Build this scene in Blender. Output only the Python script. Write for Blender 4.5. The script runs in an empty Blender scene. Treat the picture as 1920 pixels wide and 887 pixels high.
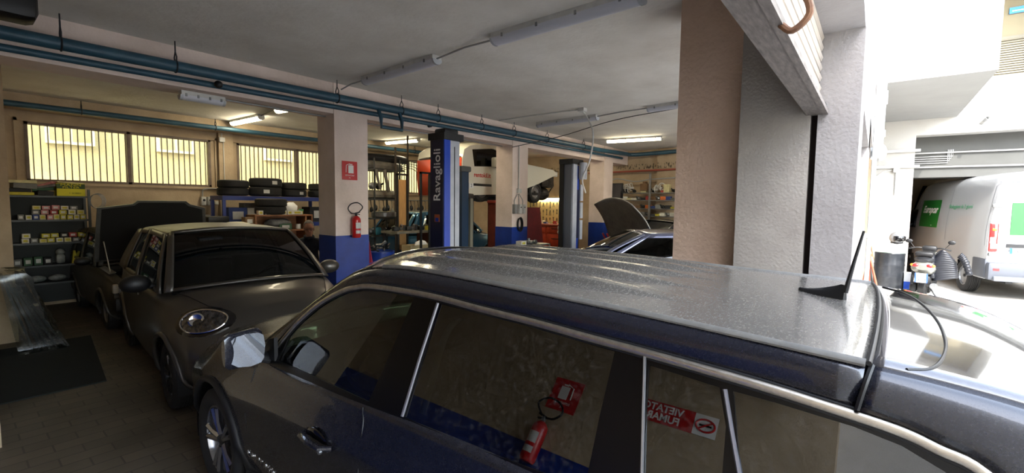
import bpy, bmesh, math, random
from math import sin, cos, pi, radians, sqrt, atan2, hypot
from mathutils import Vector, Matrix, Euler
V = Vector
SC = bpy.context.scene
COL = SC.collection
RND = random.Random(7)

# ------------------------------------------------------------------ camera
FPX = 852.0; H = 1.93; PITCH = radians(4.03); ROLL = radians(.7); AZ = radians(38.6)
fw = V((cos(AZ)*cos(PITCH), sin(AZ)*cos(PITCH), -sin(PITCH)))
rt0 = V((sin(AZ), -cos(AZ), 0)); up0 = rt0.cross(fw)
CR = rt0*cos(ROLL) + up0*sin(ROLL); CU = up0*cos(ROLL) - rt0*sin(ROLL)
CO = V((0, 0, H))
cd = bpy.data.cameras.new('camera'); cam = bpy.data.objects.new('camera', cd); COL.objects.link(cam)
cd.sensor_fit = 'HORIZONTAL'; cd.sensor_width = 36; cd.lens = FPX/1920*36; cd.clip_start = .02; cd.clip_end = 500
cam.matrix_world = Matrix.Translation(CO) @ Matrix((CR, CU, -fw)).transposed().to_4x4()
SC.camera = cam

# ------------------------------------------------------------------ light
EXPOSURE = 2.85
SUN = 1.15
SKY = .36
TUBE = 6.3
SC.view_settings.view_transform = 'Standard'; SC.view_settings.look = 'None'
SC.view_settings.gamma = 1; SC.view_settings.use_curve_mapping = False
SC.view_settings.exposure = EXPOSURE
w = bpy.data.worlds.new('sky'); SC.world = w; w.use_nodes = True
nt = w.node_tree; nt.nodes.clear()
sk = nt.nodes.new('ShaderNodeTexSky'); sk.sky_type = 'NISHITA'; sk.sun_disc = False
sk.sun_elevation = radians(40); sk.sun_rotation = radians(240); sk.air_density = 1.2; sk.dust_density = 1.0
bg = nt.nodes.new('ShaderNodeBackground'); bg.inputs[1].default_value = SKY
wo = nt.nodes.new('ShaderNodeOutputWorld')
hs = nt.nodes.new('ShaderNodeHueSaturation'); hs.inputs['Saturation'].default_value = .55
nt.links.new(sk.outputs[0], hs.inputs['Color']); nt.links.new(hs.outputs[0], bg.inputs[0]); nt.links.new(bg.outputs[0], wo.inputs[0])
sl = bpy.data.lights.new('sun', 'SUN'); sl.energy = SUN; sl.angle = radians(.6); sl.color = (1, .96, .88)
so = bpy.data.objects.new('sun', sl); COL.objects.link(so)
SUNDIR = V((-.74, -.28, .66)).normalized()      # towards the sun
so.rotation_euler = SUNDIR.to_track_quat('Z', 'Y').to_euler(); so.location = (-6, -6, 14)

# ------------------------------------------------------------------ pixel to place
def ray(x, y): return fw + CR*((x-960)/FPX) - CU*((y-443.5)/FPX)
def at(x, y, ax, v):
    d = ray(x, y); i = 'XYZ'.index(ax); t = (v-CO[i])/d[i]; return CO + d*t
def atp(x, y, p, n):
    d = ray(x, y); t = (V(p)-CO).dot(V(n))/d.dot(V(n)); return CO + d*t

# ------------------------------------------------------------------ materials
def lin(c):
    c = c/255.; return c/12.92 if c <= .04045 else ((c+.055)/1.055)**2.4
def rgb(c): return (lin(c[0]), lin(c[1]), lin(c[2]), 1)
MATS = {}
def mat(name, c, c2=None, scale=4, rough=.6, metal=0, bump=0, bscale=None, coat=0, emit=0, detail=5, lo=.35, hi=.7, spec=.5, stretch=None, rough2=None):
    if name in MATS: return MATS[name]
    m = bpy.data.materials.new(name); m.use_nodes = True; MATS[name] = m
    n = m.node_tree; p = n.nodes['Principled BSDF']; L = n.links.new
    p.inputs['Base Color'].default_value = rgb(c); p.inputs['Roughness'].default_value = rough
    p.inputs['Metallic'].default_value = metal; p.inputs['Coat Weight'].default_value = coat
    p.inputs['Coat Roughness'].default_value = .04
    p.inputs['Specular IOR Level'].default_value = spec
    if emit:
        p.inputs['Emission Color'].default_value = rgb(c); p.inputs['Emission Strength'].default_value = emit
    tc = n.nodes.new('ShaderNodeTexCoord'); mp = n.nodes.new('ShaderNodeMapping')
    if stretch: mp.inputs['Scale'].default_value = stretch
    L(tc.outputs['Object'], mp.inputs[0])
    nz = n.nodes.new('ShaderNodeTexNoise'); nz.inputs['Scale'].default_value = scale; nz.inputs['Detail'].default_value = detail
    nz.inputs['Roughness'].default_value = .62
    L(mp.outputs[0], nz.inputs['Vector'])
    r = n.nodes.new('ShaderNodeMapRange'); r.inputs[1].default_value = lo; r.inputs[2].default_value = hi
    L(nz.outputs[0], r.inputs[0])
    if c2:
        mx = n.nodes.new('ShaderNodeMix'); mx.data_type = 'RGBA'
        mx.inputs[6].default_value = rgb(c); mx.inputs[7].default_value = rgb(c2)
        L(r.outputs[0], mx.inputs[0]); L(mx.outputs[2], p.inputs['Base Color'])
    if rough2 is not None:
        rr = n.nodes.new('ShaderNodeMapRange'); rr.inputs[3].default_value = rough; rr.inputs[4].default_value = rough2
        L(r.outputs[0], rr.inputs[0]); L(rr.outputs[0], p.inputs['Roughness'])
    if bump:
        b = n.nodes.new('ShaderNodeBump'); b.inputs['Strength'].default_value = bump; b.inputs['Distance'].default_value = .02
        nb = n.nodes.new('ShaderNodeTexNoise'); nb.inputs['Scale'].default_value = bscale or scale*4; nb.inputs['Detail'].default_value = 4
        L(mp.outputs[0], nb.inputs['Vector']); L(nb.outputs[0], b.inputs['Height']); L(b.outputs[0], p.inputs['Normal'])
    return m
def glass(name, tint, see=.3, rough=.02, dust=0.0, ior=1.75):
    """window glass: a tinted see-through sheet that mirrors at grazing angles"""
    if name in MATS: return MATS[name]
    m = bpy.data.materials.new(name); m.use_nodes = True; MATS[name] = m
    n = m.node_tree; n.nodes.remove(n.nodes['Principled BSDF']); L = n.links.new
    out = n.nodes['Material Output']
    tr = n.nodes.new('ShaderNodeBsdfTransparent'); t = rgb(tint); tr.inputs[0].default_value = (t[0]*see, t[1]*see, t[2]*see, 1)
    gl = n.nodes.new('ShaderNodeBsdfGlossy'); gl.inputs['Roughness'].default_value = rough; gl.inputs[0].default_value = (.95, .98, 1, 1)
    fr = n.nodes.new('ShaderNodeFresnel'); ge = n.nodes.new('ShaderNodeNewGeometry'); mr = n.nodes.new('ShaderNodeMapRange'); mr.inputs[3].default_value = ior; mr.inputs[4].default_value = 1/ior
    L(ge.outputs['Backfacing'], mr.inputs[0]); L(mr.outputs[0], fr.inputs[0])
    mx = n.nodes.new('ShaderNodeMixShader'); L(fr.outputs[0], mx.inputs[0]); L(tr.outputs[0], mx.inputs[1]); L(gl.outputs[0], mx.inputs[2])
    last = mx
    if dust:
        df = n.nodes.new('ShaderNodeBsdfDiffuse'); df.inputs[0].default_value = (.45, .43, .38, 1)
        tc = n.nodes.new('ShaderNodeTexCoord'); nz = n.nodes.new('ShaderNodeTexNoise'); nz.inputs['Scale'].default_value = 55; nz.inputs['Detail'].default_value = 8
        L(tc.outputs['Object'], nz.inputs['Vector'])
        r = n.nodes.new('ShaderNodeMapRange'); r.inputs[1].default_value = .5; r.inputs[2].default_value = .85; r.inputs[4].default_value = dust
        L(nz.outputs[0], r.inputs[0])
        m2 = n.nodes.new('ShaderNodeMixShader'); L(r.outputs[0], m2.inputs[0]); L(mx.outputs[0], m2.inputs[1]); L(df.outputs[0], m2.inputs[2]); last = m2
    L(last.outputs[0], out.inputs[0])
    return m

# ------------------------------------------------------------------ objects
def tag(o, label=None, cat=None, group=None, kind=None):
    if label: o['label'] = label
    if cat: o['category'] = cat
    if group: o['group'] = group
    if kind: o['kind'] = kind
    return o
def thing(name, label, cat, loc=(0, 0, 0), rz=0, group=None):
    o = bpy.data.objects.new(name, None); COL.objects.link(o); o.empty_display_size = .1
    o.location = loc; o.rotation_euler = (0, 0, rz)
    o['wm'] = 0; del o['wm']
    return tag(o, label, cat, group)
def wm(o):
    m = Matrix.Identity(4)
    while o is not None:
        m = (Matrix.Translation(o.location) @ o.rotation_euler.to_matrix().to_4x4()) @ m; o = o.parent
    return m
def smooth_angle(me, ang=35):
    me.shade_smooth() if hasattr(me, 'shade_smooth') else None
    try: me.set_sharp_from_angle(angle=radians(ang))
    except Exception: pass

class B:
    """collects shapes into ONE mesh object"""
    def __init__(s): s.b = bmesh.new()
    def _add(s, vs, fs, M=None):
        bv = [s.b.verts.new(M @ V(v) if M else V(v)) for v in vs]
        for f in fs:
            try: s.b.faces.new([bv[i] for i in f])
            except Exception: pass
        return bv
    def box(s, c, d, rz=0, M=None, bev=0, rot=None):
        x, y, z = d[0]/2, d[1]/2, d[2]/2
        T = Matrix.Translation(V(c)) @ (Euler(rot).to_matrix().to_4x4() if rot else Matrix.Rotation(rz, 4, 'Z'))
        if M: T = M @ T
        if bev <= 0:
            vs = [(i*x, j*y, k*z) for i in (-1, 1) for j in (-1, 1) for k in (-1, 1)]
            s._add(vs, [(0, 1, 3, 2), (4, 6, 7, 5), (0, 4, 5, 1), (2, 3, 7, 6), (0, 2, 6, 4), (1, 5, 7, 3)], T)
        else:
            t = bmesh.new(); bmesh.ops.create_cube(t, size=1)
            bmesh.ops.scale(t, vec=d, verts=t.verts)
            bmesh.ops.bevel(t, geom=t.edges[:], offset=min(bev, min(d)*.45), segments=2, profile=.5, affect='EDGES')
            s.merge(t, T)
        return s
    def merge(s, t, T=None):
        t.verts.ensure_lookup_table(); t.verts.index_update()
        s._add([v.co for v in t.verts], [[v.index for v in f.verts] for f in t.faces], T); t.free()
    def span(s, a, b, bev=0):
        a = V(a); b = V(b)
        return s.box((a+b)/2, [abs(b[i]-a[i]) for i in range(3)], bev=bev)
    def cyl(s, p, q, r, r2=None, n=12, cap=True, M=None):
        p = V(p); q = V(q); r2 = r if r2 is None else r2
        d = (q-p).normalized(); a = d.orthogonal().normalized(); b = d.cross(a)
        vs = []
        for c, rr in ((p, r), (q, r2)):
            for i in range(n):
                t = 2*pi*i/n; vs.append(c + (a*cos(t)+b*sin(t))*rr)
        fs = [(i, (i+1) % n, n+(i+1) % n, n+i) for i in range(n)]
        if cap: fs += [tuple(range(n-1, -1, -1)), tuple(range(n, 2*n))]
        s._add(vs, fs, M); return s
    def tube(s, pts, r, n=8, closed=False, flat=1, M=None):
        pts = [V(p) for p in pts]; k = len(pts); vs = []; prev = None
        for i, p in enumerate(pts):
            a = pts[i-1] if (i > 0 or closed) else p; b = pts[(i+1) % k] if (i < k-1 or closed) else p
            d = (b-a).normalized() if (b-a).length > 1e-9 else V((0, 0, 1))
            if prev is None: u = d.orthogonal().normalized()
            else:
                u = prev - d*prev.dot(d); u = u.normalized() if u.length > 1e-6 else d.orthogonal().normalized()
            prev = u; v = d.cross(u); rr = r[i] if isinstance(r, (list, tuple)) else r
            for j in range(n):
                t = 2*pi*j/n; vs.append(p + u*cos(t)*rr + v*sin(t)*rr*flat)
        fs = []
        for i in range(k if closed else k-1):
            for j in range(n):
                fs.append((i*n+j, i*n+(j+1) % n, ((i+1) % k)*n+(j+1) % n, ((i+1) % k)*n+j))
        if not closed: fs += [tuple(range(n-1, -1, -1)), tuple(range((k-1)*n, k*n))]
        s._add(vs, fs, M); return s
    def lathe(s, prof, n=24, M=None, cap=False):
        vs = []; k = len(prof)
        for i in range(n):
            t = 2*pi*i/n
            for (r, z) in prof: vs.append((r*cos(t), r*sin(t), z))
        fs = []
        for i in range(n):
            for j in range(k-1):
                fs.append((i*k+j, ((i+1) % n)*k+j, ((i+1) % n)*k+j+1, i*k+j+1))
        if cap: fs += [tuple(i*k for i in range(n-1, -1, -1)), tuple(i*k+k-1 for i in range(n))]
        s._add(vs, fs, M); return s
    def grid(s, rows, M=None, keep=None, thick=0):
        nr = len(rows); nc = len(rows[0]); vs = [p for r in rows for p in r]; fs = []
        for i in range(nr-1):
            for j in range(nc-1):
                f = (i*nc+j, i*nc+j+1, (i+1)*nc+j+1, (i+1)*nc+j)
                if keep is None or keep((V(vs[f[0]])+V(vs[f[2]]))/2): fs.append(f)
        s._add(vs, fs, M)
        return s
    def prism(s, out, a, b, M=None):
        """out: 2D points; extruded between planes a and b along local z"""
        n = len(out); vs = [(p[0], p[1], a) for p in out] + [(p[0], p[1], b) for p in out]
        fs = [tuple(range(n-1, -1, -1)), tuple(range(n, 2*n))] + [(i, (i+1) % n, n+(i+1) % n, n+i) for i in range(n)]
        s._add(vs, fs, M); return s
    def slab(s, pts, d):
        """planar 3D outline thickened by vector d"""
        pts = [V(p) for p in pts]; d = V(d); n = len(pts)
        s._add(pts + [p+d for p in pts], [tuple(range(n-1, -1, -1)), tuple(range(n, 2*n))] + [(i, (i+1) % n, n+(i+1) % n, n+i) for i in range(n)]); return s
    def ball(s, c, r, sc=(1, 1, 1), seg=16, M=None, jit=0, seed=0):
        t = bmesh.new(); bmesh.ops.create_uvsphere(t, u_segments=seg, v_segments=max(6, seg*2//3), radius=r)
        if jit:
            q = random.Random(seed)
            for v in t.verts: v.co *= 1+q.uniform(-jit, jit)
        T = Matrix.Translation(V(c)) @ Matrix.Diagonal((*sc, 1))
        s.merge(t, M @ T if M else T); return s
    def torus(s, c, R, r, axis='Z', n=28, m=8, sc=(1, 1, 1)):
        pts = []
        for i in range(n):
            t = 2*pi*i/n; a, b = R*cos(t)*sc[0], R*sin(t)*sc[1]
            p = {'Z': (a, b, 0), 'X': (0, a, b), 'Y': (a, 0, b)}[axis]; pts.append(V(c)+V(p))
        return s.tube(pts, r, n=m, closed=True)
    def build(s, name, m, parent=None, world=True, smooth=True, solid=0, ang=35, sub=0, label=None):
        """vertices are given in world space (world=True) or in the parent's own space"""
        bmesh.ops.recalc_face_normals(s.b, faces=s.b.faces)
        me = bpy.data.meshes.new(name)
        if world and parent is not None:
            s.b.transform(wm(parent).inverted())
        s.b.to_mesh(me); s.b.free()
        me.materials.append(m)
        if smooth: smooth_angle(me, ang)
        o = bpy.data.objects.new(name, me); COL.objects.link(o)
        if parent is not None: o.parent = parent
        if solid:
            md = o.modifiers.new('thickness', 'SOLIDIFY'); md.thickness = solid; md.offset = -1
        if sub:
            md = o.modifiers.new('smooth', 'SUBSURF'); md.levels = sub; md.render_levels = sub
        if label: o['label'] = label
        return o
def single(bd, name, m, label, cat, group=None, loc=None, **k):
    """one-mesh thing whose origin is put at its base"""
    if loc is None:
        vs = [v.co for v in bd.b.verts]; lo = [min(v[i] for v in vs) for i in range(3)]; hi = [max(v[i] for v in vs) for i in range(3)]
        loc = V(((lo[0]+hi[0])/2, (lo[1]+hi[1])/2, lo[2]))
    bd.b.transform(Matrix.Translation(-V(loc)))
    o = bd.build(name, m, None, **k); o.location = loc
    return tag(o, label, cat, group)
def struct(bd, name, m, **k):
    return tag(bd.build(name, m, None, **k), kind='structure')
def copy_tree(o, parent=None):
    c = o.copy(); COL.objects.link(c); c.parent = parent
    for ch in list(o.children): copy_tree(ch, c)
    return c
def curve_mesh(cu, name, m, M, parent):
    t = bpy.data.objects.new('t', cu); COL.objects.link(t)
    bpy.context.view_layer.update()
    me = bpy.data.meshes.new_from_object(t.evaluated_get(bpy.context.evaluated_depsgraph_get()))
    bpy.data.objects.remove(t); bpy.data.curves.remove(cu)
    me.transform((wm(parent).inverted() @ M) if parent is not None else M)
    me.materials.clear(); me.materials.append(m)
    me.name = name
    o = bpy.data.objects.new(name, me); COL.objects.link(o)
    if parent is not None: o.parent = parent
    return o
def text(s, size, M, m, parent, name='lettering', ext=.001, bold=0, sx=1, space=1, align='CENTER', shear=0):
    cu = bpy.data.curves.new(name, 'FONT'); cu.body = s; cu.size = size; cu.extrude = ext; cu.align_x = align; cu.align_y = 'CENTER'
    cu.offset = bold; cu.space_character = space; cu.resolution_u = 3; cu.shear = shear
    return curve_mesh(cu, name, m, M @ Matrix.Diagonal((sx, 1, 1, 1)), parent)
def plate(outer, holes, thick, M, m, parent, name):
    cu = bpy.data.curves.new(name, 'CURVE'); cu.dimensions = '2D'; cu.fill_mode = 'BOTH'; cu.extrude = thick/2
    for poly in [outer]+holes:
        sp = cu.splines.new('POLY'); sp.points.add(len(poly)-1); sp.use_cyclic_u = True
        for i, p in enumerate(poly): sp.points[i].co = (p[0], p[1], 0, 1)
    return curve_mesh(cu, name, m, M, parent)
def frame(o, x, y):
    """matrix with local x along x, y along y (made square) and z out"""
    x = V(x).normalized(); z = x.cross(V(y)).normalized(); y = z.cross(x)
    M = Matrix((x, y, z)).transposed().to_4x4(); M.translation = V(o); return M
def catmull(P, n=6):
    P = [V(p) for p in P]; out = []
    for i in range(len(P)-1):
        p0 = P[i-1] if i else P[0]*2-P[1]; p1 = P[i]; p2 = P[i+1]; p3 = P[i+2] if i+2 < len(P) else P[-1]*2-P[-2]
        for k in range(n):
            t = k/n; out.append(.5*((2*p1)+(p2-p0)*t+(2*p0-5*p1+4*p2-p3)*t*t+(3*p1-p0-3*p2+p3)*t**3))
    out.append(P[-1]); return out
def lerp(a, b, t): return a+(b-a)*t
def table(T, x):
    """piecewise smooth lookup; T = [(x, values...)] sorted by x"""
    if x <= T[0][0]: return T[0][1:]
    for a, b in zip(T, T[1:]):
        if x <= b[0]:
            t = (x-a[0])/(b[0]-a[0]); t = t*t*(3-2*t)*.35+t*.65
            return tuple(lerp(p, q, t) for p, q in zip(a[1:], b[1:]))
    return T[-1][1:]
ORD = ['leftmost', 'second from the left', 'third from the left', 'fourth from the left', 'fifth from the left', 'sixth from the left', 'seventh from the left', 'eighth from the left', 'ninth from the left', 'tenth from the left', 'eleventh from the left', 'twelfth from the left', 'thirteenth from the left', 'fourteenth from the left', 'fifteenth from the left', 'sixteenth from the left']

# common materials
def G(*c): return c
M_wall = mat('beige_plaster', (182, 162, 134), (162, 142, 116), 2.2, .85, bump=.25, bscale=30)
M_wall_grey = mat('grey_plaster', (164, 158, 150), (150, 143, 136), 2.5, .85, bump=.2, bscale=50)
M_ceil = mat('ceiling_paint', (226, 222, 214), (206, 200, 190), 1.1, .9, bump=.25, bscale=18, lo=.38, hi=.72)
M_beam = mat('pink_beige_paint', (206, 188, 178), (188, 168, 158), 1.6, .85, bump=.2, bscale=25)
M_blue = mat('blue_gloss_paint', (30, 62, 148), (22, 48, 120), 3, .35, bump=.1, bscale=12)
M_pipe = mat('teal_blue_pipe_paint', (48, 84, 102), (36, 68, 84), 5, .45)
M_dark = mat('dark_grey_metal', (46, 48, 50), (34, 34, 36), 6, .5, metal=.4)
M_black = mat('black_plastic', (16, 16, 18), rough=.5)
M_gblack = mat('gloss_black', (8, 8, 10), rough=.12, coat=.5)
M_rubber = mat('tyre_rubber', (26, 26, 27), (36, 35, 34), 14, .75)
M_steel = mat('galvanised_steel', (150, 152, 152), (120, 122, 124), 9, .38, metal=.8)
M_chrome = mat('chrome', (225, 225, 225), rough=.1, metal=1)
M_alloy = mat('alloy_wheel_paint', (150, 152, 156), rough=.28, metal=.8)
M_white = mat('white_paint', (232, 232, 230), rough=.45)
M_offw = mat('dirty_white_plastic', (206, 206, 202), (180, 180, 176), 5, .5)
M_red = mat('red_paint', (190, 28, 30), rough=.35, coat=.3)
M_conc = mat('yard_concrete', (206, 202, 194), (184, 180, 172), 1.3, .9, bump=.3, bscale=30)
M_wood = mat('worn_wood', (150, 100, 60), (112, 72, 42), 6, .6, stretch=(1, 8, 8))
M_lightwood = mat('light_plywood', (196, 152, 92), (172, 130, 78), 5, .6, stretch=(6, 6, 1))
M_card = mat('cardboard', (176, 140, 98), (154, 120, 82), 5, .8)
M_int = mat('car_interior', (26, 27, 29), (20, 20, 22), 20, .8)
M_trim = mat('dark_trim', (20, 20, 22), rough=.6)
# ------------------------------------------------------------------ the setting
def brick_mat(name, c1, c2, cm, w_, h_, mortar=.01, rough=.6, bump=.3, off=.5):
    m = mat(name, c1, c2, 3, rough); n = m.node_tree; L = n.links.new; p = n.nodes['Principled BSDF']
    br = n.nodes.new('ShaderNodeTexBrick'); br.inputs['Color1'].default_value = rgb(c1); br.inputs['Color2'].default_value = rgb(c2); br.inputs['Mortar'].default_value = rgb(cm)
    br.inputs['Scale'].default_value = 1; br.inputs['Brick Width'].default_value = w_; br.inputs['Row Height'].default_value = h_; br.inputs['Mortar Size'].default_value = mortar; br.offset = off
    tc = n.nodes.new('ShaderNodeTexCoord'); L(tc.outputs['Object'], br.inputs['Vector'])
    nz = n.nodes.new('ShaderNodeTexNoise'); nz.inputs['Scale'].default_value = 1.4; nz.inputs['Detail'].default_value = 6; L(tc.outputs['Object'], nz.inputs['Vector'])
    r = n.nodes.new('ShaderNodeMapRange'); r.inputs[1].default_value = .3; r.inputs[2].default_value = .75; r.inputs[3].default_value = .55; r.inputs[4].default_value = 1.15; L(nz.outputs[0], r.inputs[0])
    mx = n.nodes.new('ShaderNodeMix'); mx.data_type = 'RGBA'; mx.blend_type = 'MULTIPLY'; mx.inputs[0].default_value = 1
    L(br.outputs[0], mx.inputs[6]); L(r.outputs[0], mx.inputs[7]); L(mx.outputs[2], p.inputs['Base Color'])
    return m
M_floor = brick_mat('worn_floor_tiles', (112, 102, 88), (98, 90, 78), (78, 72, 64), .30, .15, .006, .55)
struct(B().span((-1.5, .12, -.12), (14.3, 12, 0)), 'floor', M_floor)
g = B(); g.span((-30, -30, -.14), (60, .12, -.01)); g.span((-30, 12, -.14), (60, 40, -.01)); g.span((14.3, .12, -.14), (60, 12, -.01)); g.span((-30, .12, -.14), (-1.5, 12, -.01))
struct(g, 'yard_ground', M_conc)
struct(B().span((-1.5, .30, 3.7), (14.3, 12, 3.95)), 'ceiling', M_ceil)
# window wall with three long windows
WIN = [(.95, 3.80, 2.235, 3.28), (4.34, 7.15, 2.235, 3.28), (7.62, 10.15, 2.235, 3.30)]
Mw = frame((0, 11.82, 0), (1, 0, 0), (0, 0, 1))
o = plate([(.3, 0), (14.3, 0), (14.3, 3.7), (.3, 3.7)], [[(a, c), (b, c), (b, d), (a, d)] for a, b, c, d in WIN], .24, Mw, M_wall, None, 'wall_back'); tag(o, kind='structure')
M_wframe = mat('brown_window_paint', (120, 104, 92), (100, 86, 76), 6, .6)
M_pane = glass('dusty_window_pane', (255, 248, 220), .74, .2, .2)
M_bar = mat('brown_bar_paint', (96, 80, 72), rough=.6)
for i, (a, b, c, d) in enumerate(WIN):
    f = B(); t = .045
    f.span((a, 11.68, c), (b, 11.80, c+t)); f.span((a, 11.68, d-t), (b, 11.80, d)); f.span((a, 11.68, c), (a+t, 11.80, d)); f.span((b-t, 11.68, c), (b, 11.80, d))
    mid = (a+b)/2 if i != 1 else 5.76
    f.span((mid-.03, 11.68, c), (mid+.03, 11.80, d))
    wn = struct(f, 'window_%d' % (i+1), M_wframe)
    p = B().span((a+t, 11.755, c+t), (b-t, 11.762, d-t)); p.build('pane', M_pane, wn)
    q = B(); n = int((b-a)/.096)
    for k in range(1, n):
        x = a+(b-a)*k/n; q.box((x, 11.72, (c+d)/2), (.012, .03, d-c-2*t))
    q.build('bars', M_bar, wn)
    s = B(); s.span((a-.12, 11.66, c-.05), (b+.12, 11.72, c)); s.span((a-.12, 11.67, d), (b+.12, 11.70, d+.05)); s.span((a-.12, 11.67, c-.05), (a-.08, 11.70, d+.05)); s.span((b+.08, 11.67, c-.05), (b+.12, 11.70, d+.05))
    s.build('surround', M_wall, wn)
struct(B().span((3.93, 11.58, 0), (4.22, 11.72, 3.5)), 'wall_pilaster_back', M_wall)
struct(B().span((.6, 11.35, 3.46), (14, 11.7, 3.7)), 'ceiling_beam_back', M_wall)
# left walls
struct(B().span((-1.5, .12, 0), (-1.2, 5.2, 3.7)), 'wall_left', M_wall)
struct(B().span((-1.5, 5.2, 0), (.2, 8.95, 3.7)), 'wall_left_middle', M_wall)
struct(B().span((-1.5, 8.95, 0), (.56, 12, 3.7)), 'wall_left_back', M_wall)
o = struct(B().span((-1.2, .6, 0), (-1.194, 5.2, 1.56)), 'wall_left_dado', M_blue)
# end wall
M_stain = mat('stained_plaster', (182, 162, 134), (162, 142, 116), 2.2, .85, bump=.25, bscale=30)
_n = M_stain.node_tree; _p = _n.nodes['Principled BSDF']; _src = _p.inputs['Base Color'].links[0].from_socket
_tc = _n.nodes.new('ShaderNodeTexCoord'); _sx = _n.nodes.new('ShaderNodeSeparateXYZ'); _n.links.new(_tc.outputs['Object'], _sx.inputs[0])
_m1 = _n.nodes.new('ShaderNodeMath'); _m1.operation = 'COMPARE'; _m1.inputs[1].default_value = 3.19; _m1.inputs[2].default_value = .085; _n.links.new(_sx.outputs[2], _m1.inputs[0])
_nz = _n.nodes.new('ShaderNodeTexNoise'); _nz.inputs['Scale'].default_value = 9; _nz.inputs['Detail'].default_value = 8; _mp = _n.nodes.new('ShaderNodeMapping'); _mp.inputs['Scale'].default_value = (1, 2.2, 1); _n.links.new(_tc.outputs['Object'], _mp.inputs[0]); _n.links.new(_mp.outputs[0], _nz.inputs['Vector'])
_r = _n.nodes.new('ShaderNodeMapRange'); _r.inputs[1].default_value = .50; _r.inputs[2].default_value = .60; _n.links.new(_nz.outputs[0], _r.inputs[0])
_m2 = _n.nodes.new('ShaderNodeMath'); _m2.operation = 'MULTIPLY'; _n.links.new(_m1.outputs[0], _m2.inputs[0]); _n.links.new(_r.outputs[0], _m2.inputs[1])
_mx = _n.nodes.new('ShaderNodeMix'); _mx.data_type = 'RGBA'; _mx.inputs[7].default_value = rgb((84, 76, 62)); _n.links.new(_m2.outputs[0], _mx.inputs[0]); _n.links.new(_src, _mx.inputs[6]); _n.links.new(_mx.outputs[2], _p.inputs['Base Color'])
struct(B().span((14, .12, 0), (14.3, 12, 3.7)), 'wall_right', M_stain)
struct(B().span((13.85, .37, 0), (14, 5.35, 3.7)), 'wall_right_step', M_stain)
# street wall with three openings
M_ext = mat('street_wall_plaster', (158, 154, 152), (144, 139, 137), 2.2, .9, bump=.25, bscale=40)
M_shadew = mat('dark_slot', (40, 30, 28), rough=.9)
pr = B(); pr.span((4.10, .30, 0), (4.62, .43, 3.2)); pr.span((3.955, .405, 0), (4.62, .875, 3.7))
struct(pr, 'wall_pier_front', M_wall_grey)
struct(B().span((4.06, .875, 0), (4.62, 1.40, 3.7)), 'column_front', mat('brown_beige_plaster', (214, 186, 164), (192, 164, 142), 1.8, .85, bump=.4, bscale=30))
struct(B().span((3.955, .117, 0), (4.62, .362, 3.16)), 'wall_pier_outer', M_ext)
struct(B().span((4.05, .362, 0), (4.10, .405, 3.1)), 'trim_shutter_guide', M_shadew)
up = B(); up.span((-1.5, .12, 3.16), (15.5, .37, 9)); up.span((4.62, .12, 2.75), (8.5, .37, 3.16)); up.span((8.5, .6, 2.75), (15.5, .85, 3.16)); up.span((8.5, .37, 3.16), (15.5, .85, 3.7))
struct(up, 'wall_front', M_ext)
pp = B()
pp.span((7.7, .12, 0), (8.5, .5, 3.16)); pp.span((12.2, .6, 0), (15.5, .9, 3.16))
struct(pp, 'wall_front_piers', M_ext)
# main beam and columns
struct(B().span((-1.2, 6.395, 3.25), (14, 6.845, 3.7)), 'ceiling_beam_main', mat('beam_paint', (226, 208, 198), (208, 190, 178), 1.5, .85, bump=.2, bscale=25))
M_col = mat('column_paint', (232, 214, 204), (214, 196, 184), 2, .8, bump=.25, bscale=30)
for i, (x, wx) in enumerate(((3.706, .57), (7.98, .57), (12.35, .57))):
    c = struct(B().span((x, 6.38, 0), (x+wx, 6.86, 3.7)), 'column_%d' % (i+1), M_col)
    B().span((x-.005, 6.375, 0), (x+wx+.005, 6.865, 1.42)).build('painted_band', M_blue, c)
struct(B().span((7.98, 10.9, 0), (8.5, 11.7, 3.7)), 'column_4', M_col) if False else None
# roller shutter above the opening
sh = thing('roller_shutter', 'half open grey roller shutter with a dusty bottom rail above the dark car', 'shutter', (1.4, .37, 2.6))
s = B(); z = 2.68
while z < 3.68:
    for k in range(1): s.cyl((-1.2, .385, z+.035), (3.95, .385, z+.035), .036, n=8)
    z += .07
s.build('slats', mat('shutter_metal', (186, 176, 164), (160, 150, 140), 3, .5, metal=.3, stretch=(.3, 3, 3)), sh)
s = B().span((-1.2, .335, 2.60), (3.99, .43, 2.68)); s.span((-1.2, .30, 2.595), (3.99, .335, 2.625)); s.build('bottom_rail', mat('shutter_rail_metal', (128, 120, 114), (92, 84, 80), 10, .6, metal=.3, stretch=(1, 6, 6)), sh)
s = B(); s.tube(catmull([(1.95, .33, 2.72), (1.95, .25, 2.70), (1.95, .22, 2.62), (1.95, .27, 2.57), (1.95, .31, 2.60)], 4), .012); s.build('hook', mat('rusty_iron', (130, 90, 60), (90, 60, 44), 20, .7), sh)
s = B().cyl((3.9, .33, 2.66), (4.02, .33, 2.66), .02); s.build('bolt', M_steel, sh)

# dark patch of floor: rubber mat
a = at(170, 630, 'Z', 0); b = at(200, 715, 'Z', 0); c = at(-160, 795, 'Z', 0); d = at(-90, 672, 'Z', 0)
m_ = B().slab([a, b, c, d], (0, 0, .012)); single(m_, 'floor_mat', mat('dark_green_carpet', (22, 27, 24), (28, 33, 29), 30, .95), 'dark green rectangular mat lying flat on the tiled floor', 'mat')

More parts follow.
